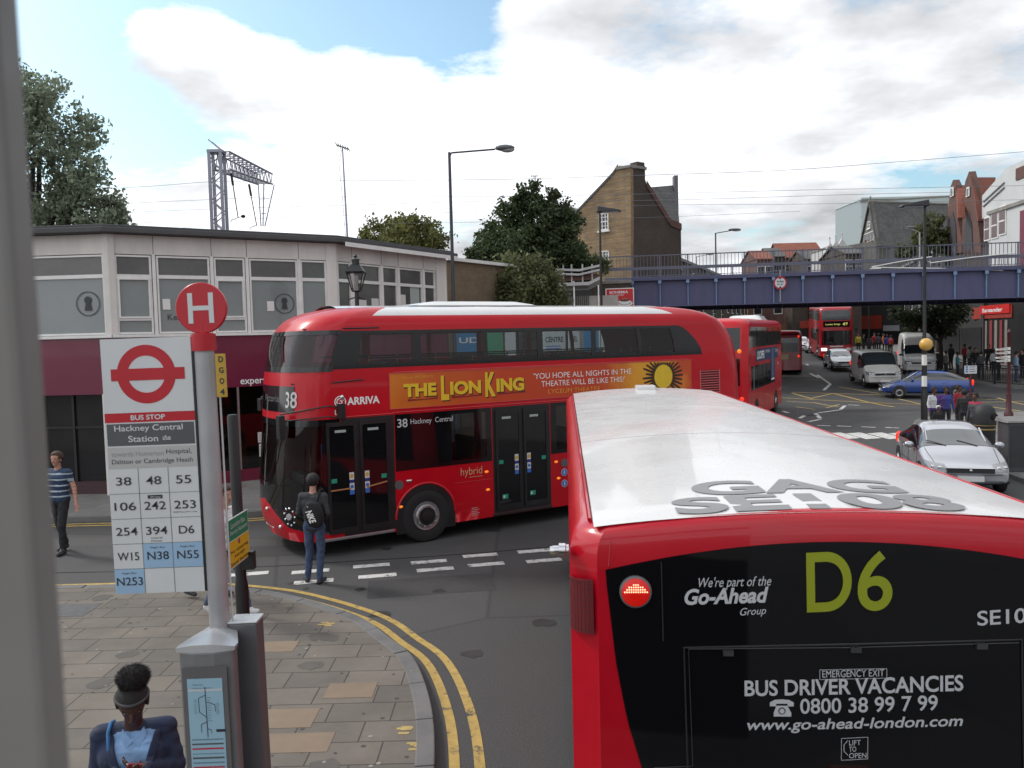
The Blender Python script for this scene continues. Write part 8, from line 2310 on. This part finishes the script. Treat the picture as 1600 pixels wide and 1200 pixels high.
for k in range(6): F.box(m_, F.u(1532 + k * 8, 510), F.u(1536 + k * 8, 510), .7, 4.2, .06, .10, PINKR if k % 2 == 0 else mat('pale_column', (.22, .20, .18), .7))
m_.build('window_display', t)
# red brick twin gables
tg = thing('twin_gabled_house', 'red brick house with two steep pointed gables left of the white building', 'house', (37.5, 66, 1)); TGI = inv(tg)
FT = Facade((38.2, 71.5), (36.2, 62.2))
mb = MB(TGI); FT.box(mb, 0, FT.L, 0, FT.z(1510, 395), -8, 0, BRKD); mb.build('wall', tg)
for pts in ([(1480, 395), (1508, 395), (1498, 345), (1494, 290), (1490, 281), (1486, 292), (1482, 330)], [(1504, 395), (1535, 395), (1530, 355), (1521, 290), (1515, 268), (1509, 284), (1505, 330)]):
    mb = MB(TGI); P_ = [FT.p(FT.pl.uv(*q)[0], .05, FT.pl.uv(*q)[1]) for q in pts]; mb.plate(P_, FT.n * -.5, BRKR); g_ = mb.build('gable', tg)
    top_ = pts[4]
    mb = MB(TGI); mb.plate([FT.p(FT.pl.uv(*q)[0], .08, FT.pl.uv(*q)[1]) for q in ((top_[0] - 6, 392), (top_[0] + 7, 392), (top_[0] + 5, 350), (top_[0], 330), (top_[0] - 5, 350))], FT.n * .03, mat('arch_recess', (.05, .05, .055), .7, var=.4)); mb.build('arched_window', g_)
    mb = MB(TGI); mb.plate([FT.p(FT.pl.uv(*q)[0], .10, FT.pl.uv(*q)[1]) for q in ((top_[0] - 3, 308), (top_[0] + 2.5, 306), (top_[0] + 2.5, 291), (top_[0] - 2, 293))], FT.n * .05, WPAINT); w_ = mb.build('window', g_)
    mb = MB(TGI); mb.plate([FT.p(FT.pl.uv(*q)[0], .16, FT.pl.uv(*q)[1]) for q in ((top_[0] - 1.6, 306), (top_[0] + 1.2, 305), (top_[0] + 1.2, 294), (top_[0] - 1.2, 295))], FT.n * .02, DGL); mb.build('pane', w_)
TILE = brick_mat('clay_tile_roof', (.27, .085, .05), (.21, .065, .04), (.12, .04, .03), .25, .2, .014, var=.25)
mb = MB(TGI); mb.plate([at_y(1519, 277, 66), at_y(1556, 277, 70), at_y(1545, 345, 66), at_y(1528, 345, 63)], (.3, .6, 0), TILE); mb.plate([at_y(1495, 290, 70), at_y(1508, 289, 70), at_y(1508, 340, 66), at_y(1497, 340, 66)], (.2, .5, 0), TILE); mb.build('roof', tg)
# slate roofed hall
hl = thing('slate_roofed_hall', 'long grey hall with a steep slate roof and a gable with a white window', 'hall', (40, 80, 1)); HLI = inv(hl)
FHa = Facade((at_y(1346, 380, 118).x, 118), (at_y(1369, 380, 111).x, 111)); FHb = Facade((at_y(1369, 380, 111).x, 111), (at_y(1492, 380, 115).x, 115))
STONE = brick_mat('grey_stone', (.13, .125, .115), (.10, .097, .09), (.09, .087, .08), .5, .25, .012, var=.3)
mb = MB(HLI); pk = FHa.pl.uv(1360, 316); mb.plate([FHa.p(-.2, 0, 0), FHa.p(FHa.L, 0, 0), FHa.p(FHa.L, 0, FHa.z(1369, 372)), FHa.p(pk[0], 0, pk[1]), FHa.p(-.2, 0, FHa.z(1346, 365))], FHa.n * -.4, STONE); mb.build('gable_wall', hl)
mb = MB(HLI); FHb.box(mb, 0, FHb.L, 0, FHb.z(1369, 376), -6, -.0, STONE); mb.build('wall', hl)
rk0 = FHa.p(pk[0], 0, pk[1]); zr = rk0.z
mb = MB(HLI); mb.plate([FHb.p(-.3, .4, FHb.z(1369, 385)), FHb.p(FHb.L, .4, FHb.z(1369, 385) + .1), rk0 + FHb.d * FHb.L, rk0 - FHb.d * .3], (0, .25, .1), SLATE); mb.plate([rk0 - FHb.d * .3, rk0 + FHb.d * FHb.L, rk0 + FHb.d * FHb.L + Vector((1, 5, -6)), rk0 + Vector((.5, 5, -6))], (0, .1, .2), SLATE); mb.build('roof', hl)
mb = MB(HLI); mb.tube([rk0 - FHb.d * .3 + Vector((0, 0, .12)), rk0 + FHb.d * FHb.L + Vector((0, 0, .12))], .14, STC, 6); mb.lathe([(.15, 0), (.08, .5), (.16, .6), (.02, .9)], STC, 8, Matrix.Translation(rk0)); mb.build('ridge', hl)
sash(FHa, 1350.5, 1366, 363, 405, hl, HLI, cols=3, rws=3); sash(FHa, 1355.5, 1360, 346, 357, hl, HLI, cols=1, rws=2)
# pale office block, distant roofs, ornate white front
t, F, M_ = block('large pale green clad office block, tallest on the skyline to the right', (at_y(1318, 340, 170).x, 170), (at_y(1346, 340, 150).x, 150), 30, at_y(1346, 316, 150).z, 1, mat('pale_green_cladding', (.42, .48, .47), .35, var=.05, vscale=.3), name='office_block')
p0_, p1_ = at_y(1346, 340, 150), at_y(1482, 340, 150)
m_ = MB(M_); F2 = Facade((p0_.x, 150), (p1_.x, 150)); zt_ = at_y(1346, 312, 150).z; F2.box(m_, .02, F2.L, 0, zt_, -12, 0, mat('grey_green_cladding', (.26, .31, .32), .4, var=.06)); F2.box(m_, -.1, F2.L, zt_, zt_ + .35, -12, .2, MATS['pale_green_cladding']); m_.build('front_wing', t)
m_ = MB(M_)
for py_ in (330, 348, 362): z_ = F.z(1335, py_); F.box(m_, .1, F.L - .1, z_, z_ + .18, 0, .06, mat('cladding_joint', (.15, .17, .18), .5))
m_.build('cladding_joint', t)
def far_house(label, x0, x1, Y, pytop, mt, rmt, rh, win=(3, (), 1, 1), depth=8):
    a, b = at_y(x0, 400, Y), at_y(x1, 400, Y); zt_ = at_y((x0 + x1) / 2, pytop, Y).z - rh
    return block(label, (a.x, Y), (b.x, Y), depth, zt_, 1.5, mt, name='terraced_house', cat='house', roofmt=rmt, roof_h=rh, win=(win[0], tuple(zt_ - k for k in win[1]), win[2], win[3]) if win[1] else None)
far_house('distant red brick house with a low tiled roof, left end of the skyline row', 1183, 1208, 118, 388, BRKR, TILE, 1.5, (2, (2.6,), 1.0, 1.5))
far_house('distant house with a dark slate roof second along the skyline row', 1206, 1226, 124, 384, BRKD, SLATE, 1.6, (2, (2.8,), 1.0, 1.5))
far_house('distant house with a broad red tiled roof in the middle of the skyline row', 1222, 1288, 130, 376, BRKR, TILE, 2.6, (5, (2.4,), 1.1, 1.5))
far_house('distant brown house with stacked chimneys right of the broad red roof', 1262, 1296, 112, 388, BRKD, SLATE, 1.4, (3, (2.6,), 1.1, 1.6))
t, F, M_ = block('small ornate white fronted house with pointed finials on the skyline', (at_y(1294, 400, 104).x, 104), (at_y(1322, 400, 104).x, 104), 6, at_y(1308, 388, 104).z, 1.5, mat('ornate_white', (.48, .47, .46), .7, var=.15), name='terraced_house', cat='house', win=(2, (at_y(1308, 398, 104).z,), .8, .7))
m_ = MB(M_)
for x_, yt in ((1297, 379), (1306, 376), (1316, 372)): p = at_y(x_, yt, 104); m_.plate([(p.x - .75, 103.9, p.z - 1.3), (p.x + .75, 103.9, p.z - 1.3), (p.x, 103.9, p.z)], (0, .5, 0), MATS['ornate_white']); m_.lathe([(.10, 0), (.05, .6), (.12, .7), (.01, 1.0)], MATS['ornate_white'], 8, Matrix.Translation((p.x, 104.1, p.z - .15)))
m_.build('finial_gable', t)
far_house('distant dark brick house between the white front and the office block', 1322, 1346, 98, 380, BRKD, SLATE, 1.2, (2, (2.2,), 1.0, 1.4))
# end of the street and right-hand shops under the bridge line
t, F, M_ = block('blue fronted shops closing the far end of the street', (at_y(1238, 480, 112).x, 112), (at_y(1352, 480, 112).x, 112), 8, 10.5, 1.5, BRKD, win=(6, (7.2,), 1.2, 1.8), fascia=[(4.6, 8.6, 4.4, 6.2, BLUS, ''), (1, 4.2, 4.2, 5.2, ORGS, ''), (8.9, 9.7, 1.6, 6.4, BLUS, '')], bands=[(.4, 9.8, 1.7, 4.1, SHG2)])
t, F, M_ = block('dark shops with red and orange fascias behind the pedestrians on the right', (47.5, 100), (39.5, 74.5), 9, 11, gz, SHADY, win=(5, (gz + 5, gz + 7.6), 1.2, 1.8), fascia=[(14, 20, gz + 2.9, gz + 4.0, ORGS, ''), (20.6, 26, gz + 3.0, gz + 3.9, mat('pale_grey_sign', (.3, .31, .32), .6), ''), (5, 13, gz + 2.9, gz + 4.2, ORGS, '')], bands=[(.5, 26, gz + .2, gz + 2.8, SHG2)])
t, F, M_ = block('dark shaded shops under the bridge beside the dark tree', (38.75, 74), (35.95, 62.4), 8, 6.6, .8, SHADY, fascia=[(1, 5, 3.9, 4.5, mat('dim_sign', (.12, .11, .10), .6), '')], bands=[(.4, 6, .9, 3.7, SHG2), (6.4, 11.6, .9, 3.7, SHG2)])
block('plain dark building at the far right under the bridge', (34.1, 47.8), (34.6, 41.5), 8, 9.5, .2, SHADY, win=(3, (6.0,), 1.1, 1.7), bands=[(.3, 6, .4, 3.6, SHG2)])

# ------------------------------------------------------------------ overhead line gantry and wires
ga = thing('overhead_line_gantry', 'grey lattice gantry for the railway wires rising behind the shop building', 'gantry', (-16.4, 45, 3)); GAI = inv(ga)
GST = mat('galvanised_steel', (.30, .31, .36), .5, metal=.4, var=.12)
a0, a1 = at_y(326, 235, 45), at_y(344, 235, 45)
xl, xr, zt_ = a0.x, a1.x, a0.z
mb = MB(GAI)
for x_ in (xl, xr):
    for y_ in (45, 45.6): mb.box(x_ - .08, x_ + .08, y_ - .04, y_ + .04, 3, zt_, GST)
k = 0; z_ = 5.0
while z_ < zt_ - .5:
    for y_ in (45, 45.6):
        mb.tube([(xl, y_, z_), (xr, y_, z_ + .55)], .035, GST, 5); mb.tube([(xr, y_, z_ + .55), (xl, y_, z_ + 1.1)], .035, GST, 5)
    z_ += 1.1
mb.box(xl - .1, xr + .1, 44.94, 45.66, zt_ - .1, zt_ + .05, GST)
mb.build('mast', ga)
b0 = at_y(414, 272, 52); b1 = at_y(414, 288, 52)
def boomp(s, k, j):      # s along, k top/bottom, j left/right
    A = Vector(((xl + xr) / 2 + .25, 45.3, zt_ - .02 - .95 * k)); B_ = Vector((b0.x, 52, b0.z - (b0.z - b1.z) * k))
    return A.lerp(B_, s) + Vector((.45 * j, 0, 0))
mb = MB(GAI)
for k in (0, 1):
    for j in (-1, 1): mb.tube([boomp(0, k, j), boomp(1, k, j)], .055, GST, 6)
ns = 11
for i in range(ns):
    s0, s1 = i / ns, (i + 1) / ns
    for j in (-1, 1): mb.tube([boomp(s0, 0, j), boomp((s0 + s1) / 2, 1, j), boomp(s1, 0, j)], .03, GST, 5)
    mb.tube([boomp(s0, 0, -1), boomp(s0, 0, 1), boomp(s1, 0, -1)], .03, GST, 5); mb.tube([boomp(s0, 1, -1), boomp(s1, 1, 1)], .03, GST, 5)
mb.build('boom', ga)
mb = MB(GAI)
c_ = boomp(1, 1, 0); e_ = at_y(411, 353, 52)
for dx in (-.5, 0, .5): mb.tube([c_ + Vector((dx, -.3 + abs(dx), 0)), Vector((e_.x + dx * .25, 52, e_.z))], .04, GST, 5)
for f in (.35, .7): mb.tube([c_.lerp(Vector((e_.x, 52, e_.z)), f) + Vector((-.5 * (1 - f), 0, 0)), c_.lerp(Vector((e_.x, 52, e_.z)), f) + Vector((.5 * (1 - f), 0, 0))], .025, GST, 5)
mb.build('drop_bracket', ga)
for (xa, ya, xb, yb_, Yd) in ((361, 270, 372, 340, 47), (389, 288, 401, 352, 49.5)):
    mb = MB(GAI); A, B_ = at_y(xa, ya, Yd), at_y(xb, yb_, Yd); mb.tube([A, B_], .03, BLACKR, 6); mb.tube([A, A.lerp(B_, .28)], .07, BLACKR, 8); mb.tube([B_, B_ + Vector((-.35, 0, -.12)), B_ + Vector((-.45, 0, -.25))], .02, BLACKR, 5)
    if Yd == 47: mb.ell(tuple(at_y(380, 338, 47)), (.13, .13, .10), BLACKR, 10, None, 6); mb.tube([B_, at_y(380, 338, 47)], .02, BLACKR, 5)
    mb.build('registration_arm', ga)
WIRE = mat('overhead_wire', (.16, .17, .19), .6, var=0)
GW = 'overhead railway wires'
def wire(label, pts, r=.011):
    P_ = [at_y(x, y, 53 - x / 1600 * 8) for x, y in pts]
    mb = MB(); sp2 = []
    for i in range(len(P_) - 1):
        a, b, c, d = P_[max(i - 1, 0)], P_[i], P_[i + 1], P_[min(i + 2, len(P_) - 1)]
        for k in range(8):
            t = k / 8; sp2.append(.5 * ((2 * b) + (c - a) * t + (2 * a - 5 * b + 4 * c - d) * t * t + (3 * b - a - 3 * c + d) * t ** 3))
    sp2.append(P_[-1]); mb.tube(sp2, r, WIRE, 5)
    tag(mb.build('overhead_wire'), label, 'wire', GW)
wire('topmost overhead wire, sagging from the gantry to the upper right corner', [(120, 297), (235, 291), (330, 284), (420, 283), (600, 282), (800, 280), (1000, 274), (1225, 266), (1400, 253), (1600, 237), (1750, 223)], .013)
wire('second overhead wire down, meeting the gantry mast', [(100, 328), (200, 318), (325, 312), (420, 308), (600, 307.5), (770, 307), (875, 306), (1050, 302), (1300, 296), (1600, 290), (1750, 287)])
wire('third overhead wire down, just under the second', [(100, 338), (200, 332), (320, 327), (415, 324), (600, 319), (775, 314), (900, 314), (1065, 312), (1330, 304), (1500, 300)])
wire('fourth overhead wire down, passing behind the gabled house', [(200, 349), (415, 341), (560, 336), (700, 332), (900, 324), (1065, 320), (1250, 319), (1600, 312)], .009)
wire('lowest overhead wire, just above the flat roof', [(250, 357), (415, 352), (560, 350), (700, 348), (900, 343), (1065, 338), (1250, 330)], .008)
ae = thing('aerial_mast', 'thin aerial mast standing on the flat roof of the shop building', 'aerial', (at_y(543, 376, 27).x, 27, 6.7)); AEI = inv(ae)
mb = MB(AEI); A, B_ = at_y(543.5, 380, 27), at_y(535, 229, 27); A.z = 6.7; mb.tube([A, A.lerp(B_, .5), B_], [.035, .03, .022], GST, 8); mb.tube([A.lerp(B_, .05) + Vector((-.05, 0, 0)), A.lerp(B_, .5) + Vector((-.09, 0, 0)), A.lerp(B_, .85) + Vector((-.14, 0, 0)), B_], .007, BLACKR, 4); mb.build('mast', ae, smooth=60)
mb = MB(AEI); mb.tube([B_ + Vector((-.2, 0, .06)), B_ + Vector((.22, 0, -.1))], .02, BLACKR, 6)
for k in range(6): q = B_ + Vector((-.18 + k * .075, 0, .055 - k * .028)); mb.tube([q + Vector((-.02, -.15, .05)), q + Vector((.02, .15, -.05))], .012, BLACKR, 5)
mb.build('aerial', ae)
ae2 = thing('aerial_mast', 'small rooftop aerial poking up behind the tall dark tree', 'aerial', (at_y(838, 330, 58).x, 58, 9)); AE2 = inv(ae2)
mb = MB(AE2); A, B_ = at_y(838, 340, 58), at_y(836, 275, 58); mb.tube([A, B_], .04, GST, 6); mb.tube([B_ + Vector((-.3, 0, 0)), B_ + Vector((.25, 0, 0))], .03, GST, 5); [mb.tube([B_ + Vector((-.25 + .13 * k, -.2, 0)), B_ + Vector((-.25 + .13 * k, .2, 0))], .02, GST, 4) for k in range(4)]; mb.build('mast', ae2)

# ------------------------------------------------------------------ things on the right-hand pavement
bp_ = at_z(1549, 712, .11)
bn = thing('litter_bin', 'large black dome topped litter bin behind the silver car', 'bin', (bp_.x, bp_.y + .35, .11), R(20))
PLB = mat('bin_plastic', (.016, .016, .019), .6, var=.2, vscale=5)
mb = MB(); mb.lathe([(.25, 0), (.27, .05), (.285, .80), (.29, .82)], PLB, 28); mb.build('body', bn, smooth=35)
mb = MB(); mb.lathe([(.30, .82), (.305, .86), (.30, 1.0), (.29, 1.15), (.26, 1.28), (.18, 1.38), (.08, 1.425), (.001, 1.43)], PLB, 28, cap=False); mb.build('dome_lid', bn, smooth=50)
mb = MB()
for a in (-80,):
    c = Vector((.295 * math.cos(R(a)), .295 * math.sin(R(a)), 1.08)); T = Matrix.Translation(c) @ Vector((math.cos(R(a)), math.sin(R(a)), .12)).to_track_quat('Z', 'Y').to_matrix().to_4x4()
    mb.ell((0, 0, 0), (.15, .11, .03), mat('bin_mouth', (.004, .004, .004), .9, var=0), 20, T, 8)
mb.build('mouth', bn, smooth=60)
mb = MB(); mb.lathe([(.284, .70), (.29, .72), (.285, .74)], mat('bin_gold', (.30, .22, .06), .4), 28, cap=False); mb.lathe([(.30, .82), (.312, .83), (.30, .84)], MATS['bin_gold'], 28, cap=False); mb.build('gold_band', bn, smooth=40)
cp = at_z(1566, 738, .11)
cbn = thing('utility_cabinet', 'dark grey roadside utility cabinet at the right edge beside the bin', 'cabinet', (cp.x + .62, cp.y + .22, .11), R(-6))
CABM = mat('cabinet_grey', (.055, .055, .06), .5, var=.2, vscale=4)
mb = MB(); mb.box(-.45, .85, -.25, .30, 0, 1.22, CABM); mb.build('body', cbn, bevel=.015)
mb = MB(); mb.box8([(-.5, -.3, 1.222), (.9, -.3, 1.222), (.9, .35, 1.222), (-.5, .35, 1.222), (-.47, -.27, 1.27), (.87, -.27, 1.27), (.87, .32, 1.33), (-.47, .32, 1.33)], mat('cabinet_top', (.16, .155, .15), .6, var=.25, vscale=4)); mb.build('top', cbn, bevel=.01)
mb = MB()
for x_ in (-.40, .22): mb.box(x_, x_ + .58, -.262, -.25, .12, 1.15, mat('cabinet_door', (.03, .03, .034), .4, var=.25)); mb.box(x_ + .5, x_ + .54, -.28, -.262, .6, .75, STEEL)
mb.build('door', cbn)
# parked bicycle at the bottom right of the kerb
bk = at_z(1590, 800, .5)
bc = thing('bicycle', 'bicycle chained by the kerb, its handlebar just showing past the white bus roof', 'bicycle', (12.1, 14.3, .11), R(100))
BT = mat('bicycle_black', (.012, .012, .013), .35)
def ring(mb, c, r, w, mt, n=28): mb.tube([(c[0] + r * math.cos(2 * PI * k / n), c[1], c[2] + r * math.sin(2 * PI * k / n)) for k in range(n + 1)], w, mt, 6, cap=False)
for x_ in (-.52, .52):
    mb = MB(); ring(mb, (x_, 0, .34), .33, .02, RUBBER); ring(mb, (x_, 0, .34), .305, .008, CHROME)
    for k in range(16): a = 2 * PI * k / 16; mb.tube([(x_, .02 * (-1) ** k, .34), (x_ + .305 * math.cos(a), 0, .34 + .305 * math.sin(a))], .0018, CHROME, 3)
    mb.build('wheel', bc, smooth=60)
mb = MB()
for a, b in (((-.52, 0, .34), (-.05, 0, .30)), ((-.05, 0, .30), (-.20, 0, .78)), ((-.52, 0, .34), (-.18, 0, .72)), ((-.05, 0, .30), (.38, 0, .72)), ((-.18, 0, .74), (.36, 0, .82)), ((.36, 0, .90), (.40, 0, .66)), ((.40, 0, .68), (.52, .05, .34)), ((.40, 0, .68), (.52, -.05, .34)), ((-.20, 0, .78), (-.22, 0, .90))): mb.tube([a, b], .016, BT, 8)
mb.build('frame', bc, smooth=60)
mb = MB(); mb.tube([(.36, 0, .90), (.34, 0, 1.0), (.34, .05, 1.02)], .013, CHROME, 8); mb.tube([(.25, -.31, 1.03), (.34, -.2, 1.04), (.37, 0, 1.02), (.34, .2, 1.04), (.25, .31, 1.03)], .014, CHROME, 8); mb.tube([(.25, -.32, 1.03), (.31, -.22, 1.04)], .019, BT, 8); mb.tube([(.25, .32, 1.03), (.31, .22, 1.04)], .019, BT, 8); mb.build('handlebar', bc, smooth=60)
mb = MB(); mb.ell((-.24, 0, .93), (.13, .07, .035), BT, 14, None, 8); mb.build('saddle', bc, smooth=60)
# finger post, small direction sign, guard railing
fp = at_z(1576, 655, .11)
fgp = thing('finger_post', 'dark red based post with four white direction fingers near the right edge', 'sign post', (fp.x, fp.y, .11)); FPI = inv(fgp)
OX = mat('post_oxblood_dark', (.06, .006, .010), .5, var=.15)
zt_ = at_y(1578, 520, fp.y).z - .11
mb = MB(); mb.lathe([(.16, 0), (.16, .25), (.10, .32), (.085, 1.0), (.06, 1.02), (.055, zt_), (.08, zt_ + .03), (.02, zt_ + .15)], OX, 14); mb.build('post', fgp, smooth=40)
for k, py_ in enumerate((545, 551, 558, 563)):
    z_ = at_y(1570, py_, fp.y).z - .11; mb = MB(); mb.box8([(-.55 + .05 * (k % 2), -.08, z_ - .05), (.0, -.08, z_ - .05), (.0, -.05, z_ - .05), (-.55 + .05 * (k % 2), -.05, z_ - .05), (-.6 + .05 * (k % 2), -.08, z_ + .0), (.0, -.08, z_ + .06), (.0, -.05, z_ + .06), (-.6 + .05 * (k % 2), -.05, z_ + .0)], WPAINT)
    mb.text(('TOWN HALL', 'EMPIRE', 'LIBRARY', 'MUSEUM')[k], (-.48, -.08, z_ - .028), EX, EZ, .4, .05, INK, .004); mb.build('finger', fgp)
dp = at_z(1516, 640, .11)
ds = thing('direction_sign', 'small white direction sign on a dark red post behind the blue car', 'road sign', (dp.x, dp.y, .0 if dp.y > 34 else .11)); DSI = inv(ds)
zt_ = at_y(1514, 571, dp.y).z
mb = MB(); mb.lathe([(.06, 0), (.055, 1.0), (.045, 1.05), (.045, zt_)], OX, 12); mb.build('post', ds, smooth=40)
mb = MB(); a, b = at_y(1506, 584, dp.y), at_y(1525, 571, dp.y); x0, x1 = a.x - dp.x, b.x - dp.x; mb.box(x0, x1, -.07, -.05, a.z, b.z, SIGNW)
for k in range(3): z_ = a.z + (b.z - a.z) * (.18 + .28 * k); mb.rect((x0 + .04, -.07, z_), EX, EZ, .1, .07, STK[2], .003); mb.rect((x0 + .2, -.07, z_ + .02), EX, EZ, (x1 - x0) * .5, .025, INK, .003)
mb.build('sign_plate', ds)
rl = thing('guard_railing', 'black pedestrian guard railing along the far kerb behind the blue car', 'railing', (33, 43.6, .2)); RLI = inv(rl)
pts = [Vector((p[0], p[1], g(p[1]) + .11)) for p in offset(FK2, -.35) if 26.5 < p[0] < 60 and p[1] < 52]
mb = MB(RLI)
for z_ in (.12, .95, 1.10): mb.tube([p + Vector((0, 0, z_)) for p in pts], .028, BLACKP, 6)
acc = 0
for a, b in zip(pts[:-1], pts[1:]):
    n_ = max(1, int((b - a).length / .14))
    for k in range(n_):
        q = a.lerp(b, k / n_); acc += 1
        mb.box(q.x - .012, q.x + .012, q.y - .012, q.y + .012, q.z + .12, q.z + .95, BLACKP)
        if acc % 14 == 0: mb.box(q.x - .04, q.x + .04, q.y - .04, q.y + .04, q.z, q.z + 1.18, BLACKP)
mb.build('bars', rl)
dpst = at_y(1358, 545, 62)
tp = thing('thin_post', 'thin dark post on the pavement right of the oncoming bus', 'post', (dpst.x, 62, g(62) + .1))
mb = MB(); mb.lathe([(.09, 0), (.07, 1.2), (.055, 4.5)], BLACKP, 10); mb.build('column', tp, smooth=40)

# ------------------------------------------------------------------ the window pillar of the bus the picture is taken from
pil = thing('window_pillar', 'blurred grey pillar and sill of the bus window at the left edge', 'bus pillar', (-.33, .46, 0)); PLI = inv(pil)
PILM = mat('pillar_grey', (.20, .19, .18), .7, var=.10, vscale=6)
mb = MB(PLI)
YP = .52
T0, B0 = at_y(20, -120, YP), at_y(118, 1300, YP)
def pl_(p, dx, y): return Vector((p.x * y / YP + dx, y, CH + (p.z - CH) * y / YP))
mb.box8([pl_(B0, -.14, .45), pl_(B0, -.012, .45), pl_(B0, 0, YP), pl_(B0, -.14, YP), pl_(T0, -.14, .45), pl_(T0, -.012, .45), pl_(T0, 0, YP), pl_(T0, -.14, YP)], PILM)
mb.build('pillar', pil, bevel=.006)
mb = MB(PLI); mb.box(-.9, 1.4, .40, .56, 2.2, 3.36, PILM); mb.box(-.9, 1.4, .40, .56, 4.02, 4.25, PILM); mb.box(-.9, 1.4, .46, .56, .35, 2.2, BLACKR); mb.build('sill', pil, bevel=.01)
